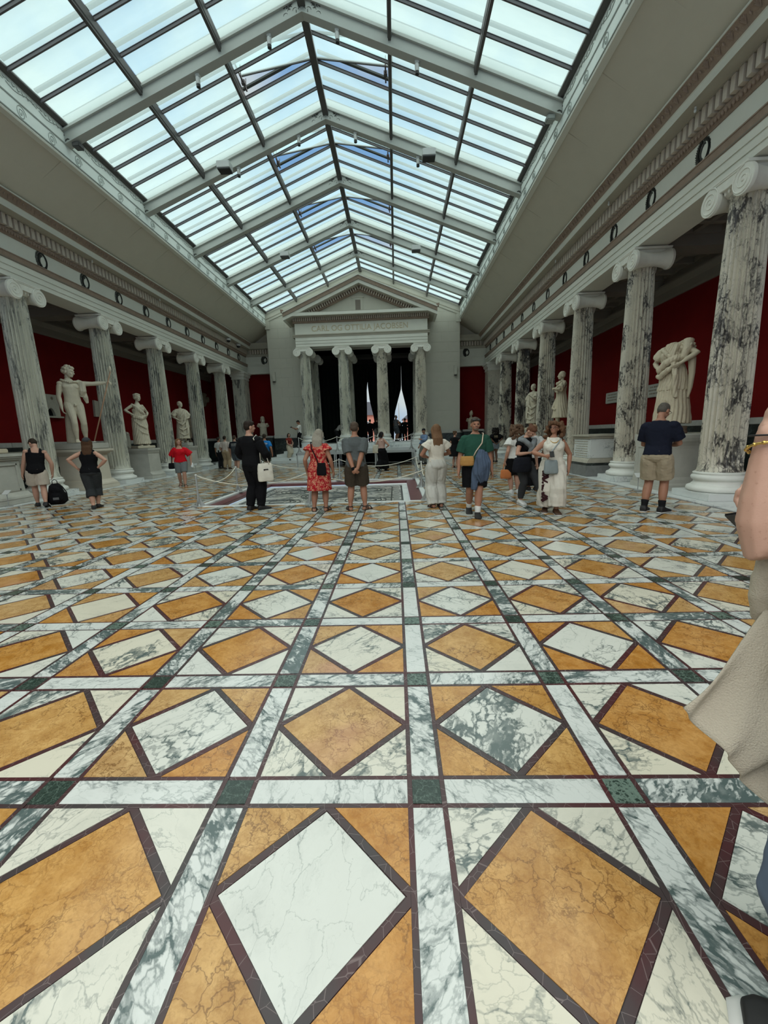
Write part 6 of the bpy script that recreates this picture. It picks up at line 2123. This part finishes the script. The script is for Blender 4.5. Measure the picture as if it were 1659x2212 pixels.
# man in green t-shirt walking to us
L_, F_, H_ = (3.42, 6.06), (-.10, -1), 1.78
person('man in green t-shirt and black shorts walking towards us', L_, F_, H_, 'm', 'tan',
       {'head': (-.12, .02, 0), 'ankle_L': (-.02, .12, .043), 'ankle_R': (.05, -.12, .06), 'tip_R': .3, 'hand_R': (.165, .04, .465), 'hand_L': (-.165, .02, .46), 'fat': 1.10, 'toe_L': .0, 'toe_R': .0},
       [dict(n='shirt', m=cloth((.018, .062, .042)), t='top', z0=.50, sleeve=.80, off=.015, sflare=.012, belly=.015), dict(n='shorts', m=BLK, t='pants', len=.90, flare=.020, off=.014),
        dict(n='socks', m=M_sock_w, t='extra', nodisp=True, parts=lambda b: [b.leg_path(k, .006, 1.72, 2.0) for k in 'LR'])], ('short', (.055, .038, .026)), ('trainer', M_rubber), faced=True)
g_ = [o for o in COL.objects if o.name.startswith('person') and o.type == 'EMPTY'][-1]
gb = Body(H_, 'm', {'head': (-.12, .02, 0)})
MB().tube([gb.headp((x, .0 + .056 * math.sqrt(max(0, 1 - (x / .055) ** 2)), .972)) * H_ for x in (-.050, -.045, -.03, -.01, .01, .03, .045, .050)], .004, 6).add(*ellipsoid(gb.headp((-.022, .052, .968)) * H_, (.034, .010, .016))).add(*ellipsoid(gb.headp((.022, .052, .968)) * H_, (.034, .010, .016))).build('sunglasses', M_lampb, g_, smooth=True)
# beard
link('beard', vox(gb.sc([ellipsoid(gb.headp((0, .040, .876)), (.024, .020, .016)), ellipsoid(gb.headp((0, .058, .8995)), (.016, .006, .004))]), .006, 1, .6), hairm((.12, .085, .06)), g_)
q0 = W(L_, F_, H_, (.085, .10, .615))
soft_bag('waist_bag', 'tan quilted crossbody bag on the hip of the man in green', q0, (-.35, -1), (.25, .13, .17), cloth((.33, .175, .055)), [[q0 + Vector((.10, 0, -.03)), W(L_, F_, H_, (.0, .105, .66)), W(L_, F_, H_, (-.06, .085, .74)), W(L_, F_, H_, (-.075, .04, .835)), W(L_, F_, H_, (-.07, -.03, .835))]], cloth((.50, .40, .30)), 7)
jk = empty('denim_jacket', W(L_, F_, H_, (-.07, .11, .66)), math.atan2(.10, -1), 'blue denim jacket draped over the bag strap of the man in green', 'jacket')
link('cloth', vox([loft_circ([(.03, 0, .02), (.05, .02, -.10), (.02, .03, -.25), (.06, .03, -.40), (.03, .02, -.55)], [.045, .085, .105, .095, .03], 12), loft_circ([(-.02, 0, -.02), (-.06, .02, -.2), (-.05, .02, -.36), (-.04, .0, -.52)], [.04, .07, .06, .04], 10), loft_circ([(.08, .02, -.1), (.13, .02, -.3), (.15, .0, -.60), (.16, .0, -.68)], [.04, .06, .06, .05], 10)], .012, 2, .6, folds(.012, 7, 1, 6)), cloth((.065, .090, .135)), jk)

# two women side by side on the right
L_, F_, H_ = (4.62, 7.10), (.45, -.9), 1.66
person('woman with bowed head, grey jumper over her shoulders and a black bag', L_, F_, H_, 'f', 'fair',
       {'lean': .12, 'head': (-.25, .75, 0), 'ankle_R': (.03, -.02, .043), 'ankle_L': (-.06, .30, .10), 'tip_L': -.35, 'knee_L': (0, 1, .3), 'hand_R': (.03, .13, .645), 'elbow_R': (1, -.5, -.3), 'hand_L': (-.19, .02, .50), 'elbow_L': (-1, -.6, 0), 'curl_R': 1.0, 'hdir_R': (-.7, .5, .4)},
       [dict(n='t_shirt', m=BLK, t='top', z0=.53, sleeve=.36), dict(n='leggings', m=cloth((.040, .042, .045)), t='pants', len=1.86, flare=.002, off=.007),
        dict(n='jumper', m=cloth((.18, .195, .20)), t='extra', parts=lambda b: [loft_circ([b.up((-.105, -.02, .79)), b.up((-.085, .045, .80)), b.up((-.03, .085, .755)), b.up((.01, .10, .70)), b.up((.03, .10, .64))], [.030, .034, .036, .034, .022], 10), loft_circ([b.up((.105, -.02, .79)), b.up((.085, .045, .80)), b.up((.04, .085, .755)), b.up((.01, .10, .71))], [.030, .034, .034, .026], 10), loft_circ([b.up((-.10, -.02, .80)), b.up((0, -.06, .82)), b.up((.10, -.02, .80))], [.028, .034, .028], 10)], disp=wrinkle(.005, 24, 3))], ('bun', (.12, .052, .028)), ('trainer', M_white_shoe, M_sole), faced=True)
q0 = W(L_, F_, H_, (.125, .10, .595))
soft_bag('shoulder_bag', 'large slouchy black bag carried by the woman with bowed head', q0, (.45, -.9), (.44, .17, .30), cloth((.012, .013, .018)), [[q0 + Vector((-.10, 0, -.02)), W(L_, F_, H_, (.13, .02, .70)), W(L_, F_, H_, (.095, -.03, .815)), W(L_, F_, H_, (.08, .04, .80)), q0 + Vector((.10, .02, -.02))]], BLK, 8)
person('woman with curly hair in white top behind the woman with bowed head', (4.85, 8.55), (-.2, .98), 1.66, 'f', 'fair', {'fat': 1.1, 'hand_L': (-.15, .02, .48)},
       [dict(n='t_shirt', m=WHITE, t='top', z0=.52, sleeve=.55, sflare=.03, off=.02), dict(n='shorts', m=BLK, t='pants', len=.95, flare=.025)], ('curly', (.11, .062, .036)), ('trainer', M_white_shoe))
person('woman with tied-up hair in sheer white blouse and black trousers, turned away', (5.45, 9.1), (.1, 1), 1.66, 'f', 'fair', {'hand_R': (.14, .08, .52)},
       [dict(n='blouse', m=cloth((.50, .50, .48)), t='top', z0=.50, sleeve=1.0, sflare=.02, off=.018), dict(n='trousers', m=BLK, t='pants', len=1.9, flare=.03)], ('bun', (.24, .15, .085)), ('shoe', M_rubber))
sb = soft_bag('shopping_bag', 'small orange paper bag near the floor behind the black bag', (4.62, 8.52, .60), (0, 1), (.26, .10, .22), cloth((.50, .17, .06)), [[(4.55, 8.52, .59), (4.58, 8.55, .72), (4.64, 8.55, .72), (4.69, 8.52, .59)]], None, 9)

L_, F_, H_ = (4.83, 6.09), (-.22, -.97), 1.66
person('curly-haired woman in white sleeveless jumpsuit looking up to one side', L_, F_, H_, 'f', 'tan',
       {'head': (.55, -.16, -.05), 'ankle_R': (.055, -.06, .043), 'ankle_L': (-.045, .06, .043), 'hand_R': (.095, .13, .635), 'elbow_R': (1, -.6, 0), 'hand_L': (-.165, -.01, .485), 'elbow_L': (-1, -.8, 0), 'fat': 1.13, 'curl_R': 1.1, 'hdir_R': (-.75, .6, .1)},
       [dict(n='jumpsuit_top', m=cloth((.58, .55, .47)), t='top', z0=.52, z1=.825, sleeve=0, off=.016), dict(n='wide_trousers', m=cloth((.56, .53, .455)), t='pants', len=1.83, flare=.045, off=.022, disp=folds(.006, 6, 3, 6))], ('curly', (.115, .058, .030)), ('trainer', M_leather, M_sole), faced=True)
cw = [o for o in COL.objects if o.name.startswith('person') and o.type == 'EMPTY'][-1]
m = MB()
for k in range(9):
    z = .80 - k * .066
    m.cbox((.135, .175 - .003 * k, z), (.115, .02, .030 + .012 * (k % 3)), Matrix.Rotation(.5 * (-1) ** k, 3, 'Y'))
    m.cbox((.170, .165 - .003 * k, z - .03), (.05, .02, .03), Matrix.Rotation(-.7, 3, 'Y'))
m.build('dark_print', cloth((.035, .012, .014)), cw)
cbw = Body(H_, 'f', {'head': (.55, -.16, -.05)})
m = MB()
for sg in (-1, 1): m.tube([cbw.headp((sg * .021 + .017 * math.cos(a), .058 - .004 * math.cos(a) * sg, .924 + .013 * math.sin(a))) * H_ for a in [2 * PI * q / 12 for q in range(13)]], .003, 5)
m.tube([cbw.headp((x, .060, .927)) * H_ for x in (-.006, .006)], .003, 5).tube([cbw.headp((.038, .055, .927)) * H_, cbw.headp((.046, .0, .925)) * H_], .003, 5).tube([cbw.headp((-.038, .055, .927)) * H_, cbw.headp((-.046, .0, .925)) * H_], .003, 5)
m.build('glasses', M_rubber, cw, smooth=True)
MB().tube([cbw.up((.052 * math.cos(a), .015 + .060 * math.sin(a) * (1 if math.sin(a) > 0 else .7), .825 - .055 * max(0, math.sin(a)))) * H_ for a in [2 * PI * q / 16 for q in range(17)]], .008, 6).build('necklace', plain('ochre necklace', (.40, .24, .06), .5, .4), cw, smooth=True)
phone('dark phone held at the chest of the curly-haired woman', W(L_, F_, H_, (.035, .175, .655)), F_, .9)
q0 = W(L_, F_, H_, (.035, .135, .59))
soft_bag('shoulder_bag', 'grey-blue leather bag at the waist of the curly-haired woman', q0, (.0, -1), (.24, .10, .24), cloth((.20, .235, .235)), [[q0 + Vector((-.08, 0, -.02)), W(L_, F_, H_, (.03, .11, .68)), W(L_, F_, H_, (-.03, .09, .76)), W(L_, F_, H_, (-.075, .03, .835))]], cloth((.28, .31, .31)), 10)

# man in navy t-shirt
nv, nb = person('man in navy t-shirt and khaki shorts bowed beside the right-hand pedestal', (6.56, 5.90), (.70, .72), 1.93, 'm', 'tan',
       {'lean': .06, 'head': (.35, .42, 0), 'ankle_L': (-.07, .0, .043), 'ankle_R': (.065, .03, .043), 'hand_R': (.04, .19, .61), 'elbow_R': (1, -.8, -.3), 'hand_L': (-.02, .18, .61), 'elbow_L': (-1, -.8, -.3), 'toe_R': -.35, 'toe_L': .05, 'hdir_R': (-.4, .8, .4), 'hdir_L': (.5, .8, .2), 'curl_R': 1.1, 'fat': 1.02},
       [dict(n='t_shirt', m=NAVY, t='top', z0=.525, sleeve=.75, off=.017, sflare=.014), dict(n='shorts', m=KHAKI, t='pants', len=.86, flare=.020, off=.014),
        dict(n='socks', m=M_sock_b, t='extra', nodisp=True, parts=lambda b: [b.leg_path(k, .006, 1.72, 2.0) for k in 'LR'])], ('crop', (.085, .075, .062)), ('trainer', M_rubber, M_sole))
m = MB()
for sg in (-1, 1): m.tube([nb.headp((sg * .047, .0, .925)) * 1.93, nb.headp((sg * .044, .055, .927)) * 1.93, nb.headp((sg * .012, .070, .927)) * 1.93], .0035, 5)
m.build('glasses', M_rubber, nv, smooth=True)

# visitors around the stage and steps
L_, F_, H_ = (1.38, 16.0), (.55, .83), 1.66
person('woman in black wide trousers and backless pink top walking by the stage', L_, F_, H_, 'f', 'fair', {'head': (.5, .15, 0), 'ankle_L': (-.03, -.12, .07), 'tip_L': .5, 'ankle_R': (.04, .10, .043), 'hand_R': (.08, .14, .62), 'elbow_R': (1, -.6, 0), 'hand_L': (-.12, .10, .55)},
       [dict(n='top', m=cloth((.50, .33, .28)), t='top', z0=.58, z1=.79, sleeve=0), dict(n='wide_trousers', m=BLK, t='pants', len=1.9, flare=.05, off=.018)], ('bob', (.012, .009, .008)), ('shoe', M_rubber, M_sole), vs=.011)
q0 = W(L_, F_, H_, (-.14, -.06, .67))
soft_bag('tote_bag', 'cream tote bag with black base on the back of the woman in wide trousers', q0, F_, (.30, .14, .34), cloth((.48, .44, .35)), [[q0, W(L_, F_, H_, (-.10, -.03, .80)), W(L_, F_, H_, (-.10, .03, .80))]], None, 11)
L_, F_, H_ = (3.40, 19.65), (-.75, -.5), 1.78
person('man in cap, blue shirt and grey-green trousers beside the stage', L_, F_, H_, 'm', 'tan', {'head': (-.2, .15, 0), 'hand_L': (-.05, .15, .70), 'elbow_L': (-1, -.2, -.4), 'hand_R': (.16, .05, .50), 'ankle_R': (.06, .06, .043)},
       [dict(n='shirt', m=cloth((.13, .19, .30)), t='top', z0=.49, sleeve=1.6), dict(n='trousers', m=cloth((.13, .135, .115)), t='pants', len=1.97, flare=.012),
        dict(n='cap', m=DRK, t='extra', nodisp=True, parts=lambda b: [ellipsoid(b.headp((0, -.004, .963)), (.0495, .058, .038), b.HM), ellipsoid(b.headp((0, .058, .952)), (.034, .034, .006), b.HM)])], ('crop', HB), ('shoe', M_rubber), vs=.013)
person('woman in sleeveless black dress standing right of the stage', (4.55, 16.8), (.55, .75), 1.60, 'f', 'fair', {'head': (.4, .1, 0), 'hand_R': (.09, .14, .64), 'elbow_R': (1, -.5, -.2), 'hand_L': (-.05, .14, .62), 'elbow_L': (-1, -.5, -.2)},
       [dict(n='dress', m=BLK, t='top', z0=.5, z1=.83, sleeve=.25), dict(n='skirt', m=BLK, t='skirt', hem=.31, z1=.62, flare=.05, off=.02)], ('bun', (.10, .055, .03)), ('sandal', M_rubber), vs=.012)
L_, F_, H_ = (6.90, 19.4), (-.1, 1), 1.70
gr, gbb = person('girl in black t-shirt with gold lettering and denim shorts, from behind', L_, F_, H_, 'f', 'dark', {'hand_L': (-.05, -.13, .56), 'elbow_L': (-1, -.5, 0), 'hand_R': (.05, -.13, .57), 'elbow_R': (1, -.5, 0), 'ankle_L': (-.03, .05, .043)},
       [dict(n='t_shirt', m=BLK, t='top', z0=.56, sleeve=.85, sflare=.035, off=.022), dict(n='denim_shorts', m=cloth((.20, .24, .28)), t='pants', len=.45, flare=.012)], ('curly', (.012, .009, .008)), ('shoe', M_rubber), vs=.013)
back_print(gr, H_, 1.27, ((.03, .018), (-.015, .018), (-.06, .012)), .20, -.155, M_gold, 9)
person('woman in rust red top and cream trousers leaning on the steps', (-4.53, 23.85, .19), (.75, -.6), 1.62, 'f', 'fair', {'head': (.2, .1, 0), 'hand_R': (.02, .12, .53), 'hand_L': (-.04, .12, .53), 'elbow_L': (-1, -.3, 0), 'elbow_R': (1, -.3, 0), 'ankle_L': (-.03, -.12, .16), 'tip_L': .9, 'knee_L': (0, 1, 0)},
       [dict(n='top', m=cloth((.17, .025, .018)), t='top', z0=.56, sleeve=.3), dict(n='trousers', m=cloth((.48, .43, .33)), t='pants', len=1.85, flare=.03, off=.016)], ('bob', (.04, .022, .014)), ('shoe', M_rubber), vs=.014)
L_, F_, H_ = (-4.10, 24.95, .87), (-.9, -.3), 1.74
person('man in white t-shirt standing on the steps holding a camera', L_, F_, H_, 'm', 'tan', {'head': (0, .45, 0), 'hand_R': (.03, .20, .72), 'hand_L': (-.03, .20, .72), 'elbow_L': (-1, -.2, -.7), 'elbow_R': (1, -.2, -.7), 'hdir_R': (-.3, .9, .3), 'hdir_L': (.3, .9, .3)},
       [dict(n='t_shirt', m=WHITE, t='top', z0=.52, sleeve=.7), dict(n='trousers', m=BLK, t='pants', len=1.97, flare=.01)], ('short', (.015, .011, .009)), ('shoe', M_rubber), vs=.013)
cmr = empty('camera', W(L_, F_, H_, (0, .275, .75)), math.atan2(.9, -.3), 'small dark camera in the hands of the man on the steps', 'camera')
MB().chamfer((0, 0, 0), (.13, .05, .08), .01).build('body', M_rubber, cmr)
MB().lathe([(.034, 0), (.034, .06), (.028, .062)], (0, .02, 0), 14, 'y').build('lens', M_lampb, cmr)

# figures against the light in the porch
Z_ = ZP
person('man in grey vest and shorts standing in the wide curtain gap', (2.02, 28.8, Z_), (.8, .5), 1.84, 'm', 'tan', {'hand_R': (.06, .15, .60), 'elbow_R': (1, -.5, 0), 'fat': 1.15}, [dict(n='vest', m=cloth((.13, .135, .145)), t='top', z0=.49, sleeve=.3), dict(n='shorts', m=cloth((.075, .085, .095)), t='pants', len=.9, flare=.02)], ('crop', (.2, .17, .14)), ('shoe', M_rubber), vs=.015)
person('dark-clad man with elbows out in the wide curtain gap', (2.66, 29.2, Z_), (-.3, 1), 1.62, 'm', 'fair', {'hand_L': (-.10, .06, .60), 'elbow_L': (-1, -.4, 0), 'hand_R': (.10, .06, .60), 'elbow_R': (1, -.4, 0), 'ankle_L': (-.07, 0, .043), 'ankle_R': (.07, 0, .043)}, [dict(n='jacket', m=BLK, t='top', z0=.46, sleeve=1.9, off=.016), dict(n='trousers', m=BLK, t='pants', len=1.97)], ('short', HB), ('shoe', M_rubber), vs=.015)
person('small dark-clad figure between two men in the wide curtain gap', (2.30, 29.9, Z_), (0, 1), 1.42, 'f', 'fair', {}, [dict(n='coat', m=DRK, t='top', z0=.42, sleeve=1.9), dict(n='trousers', m=BLK, t='pants', len=1.9)], ('bob', HB), ('shoe', M_rubber), vs=.015)
person('dark figure in the narrow curtain gap', (.12, 29.3, Z_), (.3, 1), 1.62, 'm', 'fair', {'hand_R': (.10, .12, .6)}, [dict(n='jacket', m=BLK, t='top', z0=.46, sleeve=1.9), dict(n='trousers', m=BLK, t='pants', len=1.97)], ('short', HB), ('shoe', M_rubber), vs=.015)
person('man in black jacket and grey trousers beside the inner right porch column', (.62, 29.0, Z_), (-.2, 1), 1.70, 'm', 'fair', {'ankle_L': (-.07, -.06, .043)}, [dict(n='jacket', m=BLK, t='top', z0=.46, sleeve=1.9), dict(n='trousers', m=cloth((.16, .15, .13)), t='pants', len=1.97, flare=.015)], ('short', HB), ('shoe', M_rubber), vs=.015)
person('person in pale top bending in the dark left bay of the porch', (-2.20, 28.0, Z_), (.9, .2), 1.60, 'f', 'fair', {'lean': .7, 'head': (0, -.2, 0), 'hand_R': (.08, .30, .40), 'hand_L': (-.06, .30, .40)}, [dict(n='top', m=cloth((.30, .29, .27)), t='top', z0=.52, sleeve=1.0), dict(n='trousers', m=DRK, t='pants', len=1.9)], ('bob', HB), ('shoe', M_rubber), vs=.015)
person('person dressed in black standing in the shade behind the fourth left column', (-9.55, 22.0, ZK), (-.5, .8), 1.70, 'm', 'fair', {'hand_R': (.14, .05, .5)}, [dict(n='jacket', m=BLK, t='top', z0=.44, sleeve=1.8), dict(n='trousers', m=BLK, t='pants', len=1.97, flare=.02)], ('short', HB), ('shoe', M_rubber), vs=.015)

# ------------------------------------------------------------------ woman close to us on the right, cut by the picture edge
L_, F_, H_ = (3.043, -.75), (-.862, .507), 1.72
M_linen = plain('beige linen', (.44, .40, .315), .9, .12, var=.10, vscale=8, bump=.5, bscale=240)
t = NT('bare arm skin'); co = t.obj()
n1 = t.noise(co, 7, 4); n2 = t.noise(co, 90, 2)
t.base(t.mix(t.math('MULTIPLY', t.step(n2, .62, .72), .35), t.mix(n1, (.44, .245, .175), (.50, .315, .235)), (.27, .12, .08)), .5, .35)
t.bump(t.noise(co, 260, 3), .12, .004)
fw_, fb = person('woman in beige linen shirt close to us at the right edge raising her arm', L_, F_, H_, 'f', 'fair',
       {'head': (.3, .0, 0), 'hand_R': (.070, .149, .866), 'elbow_R': (-.05, 0, -1), 'hand_L': (.15, .115, .735), 'elbow_L': (-.2, .1, -1), 'fat': 1.30, 'ankle_R': (.06, -.10, .043), 'ankle_L': (-.03, .0, .043), 'toe_L': .0, 'hdir_R': (.75, -.15, .65), 'curl_R': .7, 'palm_R': (0, -1, .2), 'curl_L': 1.0, 'hdir_L': (.8, .5, .1), 'palm_L': (0, 0, 1)},
       [dict(n='jeans', m=cloth((.10, .135, .19)), t='pants', len=1.95, flare=.012), dict(n='t_shirt', m=M_linen, t='top', z0=.50, sleeve=.72, sflare=.03, off=.018), dict(n='hanging_sleeve', m=M_linen, t='extra', vs=.008, parts=lambda b: [loft_circ([Vector(q) / 1.72 for q in ((.15, .22, 1.20), (.155, .22, 1.14), (.165, .22, 1.08), (.19, .21, 1.0))], [.012, .017, .019, .015], 10)])], ('long', (.36, .26, .14)), ('shoe', M_rubber, M_sole), vs=.0062, deci=.8, body_mat=t.m)
inv = (Matrix.Translation(Vector((L_[0], L_[1], 0))) @ Matrix.Rotation(math.atan2(-F_[0], F_[1]), 4, 'Z')).inverted()
# open front of the linen shirt: a swinging cloth with a pointed corner
A_, B_, C_, D_ = Vector((2.985, -.50, 1.12)), Vector((2.742, -.53, .775)), Vector((2.955, -.66, .50)), Vector((3.30, -.60, .86))
v = []; f = []; n = 30
for side in (0, 1):
    for i in range(n + 1):
        for j in range(n + 1):
            u, w = i / n, j / n
            p = (A_ * (1 - u) + B_ * u) * (1 - w) + (D_ * (1 - u) + C_ * u) * w
            fold = .020 * math.sin(w * 13 + u * 3.5) * (.35 + u * .65) + .012 * math.sin(w * 27 - u * 6) * u + .05 * math.sin(u * PI) * math.sin(w * PI)
            edge = .018 * math.sin(u * PI) * (1 - w)
            p = p + Vector((.25, -.9, .1)) * (fold + side * .004) + Vector((-.5, 0, -.5)) * edge
            v.append(inv @ p)
S = (n + 1) ** 2
for i in range(n):
    for j in range(n):
        a = i * (n + 1) + j
        f.append((a, a + 1, a + n + 2, a + n + 1)); f.append((S + a, S + a + n + 1, S + a + n + 2, S + a + 1))
for i in range(n):
    for a, b_ in ((i, i + 1), (n * (n + 1) + i, n * (n + 1) + i + 1), (i * (n + 1), (i + 1) * (n + 1)), (i * (n + 1) + n, (i + 1) * (n + 1) + n)):
        f.append((a, b_, S + b_, S + a))
MB().add(v, f).build('open_shirt_front', M_linen, fw_, smooth=True)
# bracelets
e_, w_ = fb.elb['R'] * H_, fb.wri['R'] * H_
ax = (w_ - e_).normalized(); s1 = ax.cross(Vector((0, 1, 0))).normalized(); s2 = ax.cross(s1)
def bangle(nm, t_, r0, tr, mat, tilt, beads=False):
    c = e_.lerp(w_, t_)
    pts = [c + (s1 * math.cos(a) + s2 * math.sin(a)) * r0 + ax * tilt * math.cos(a) for a in [2 * PI * q / 28 for q in range(29)]]
    m = MB().tube(pts, tr, 7)
    if beads:
        for q in range(0, 28, 2): m.add(*ellipsoid(pts[q], (tr * 1.5, tr * 1.5, tr * 1.5), None, 8))
    m.build(nm, mat, fw_, smooth=True)
bangle('hair_tie', .97, .0405, .0022, M_rubber, .0)
bangle('gold_bracelet', .86, .0425, .0034, plain('gold', (.62, .42, .12), .25, .5, .9), .014, True)
pk_ = phone('black phone whose corner pokes out behind the raised arm at the right edge', (3.045, -.315, 1.232), (.25, 1), 1.1)
pk_.rotation_euler = (0, .80, pk_.rotation_euler[2])
bpy.data.scenes.remove(TMP)
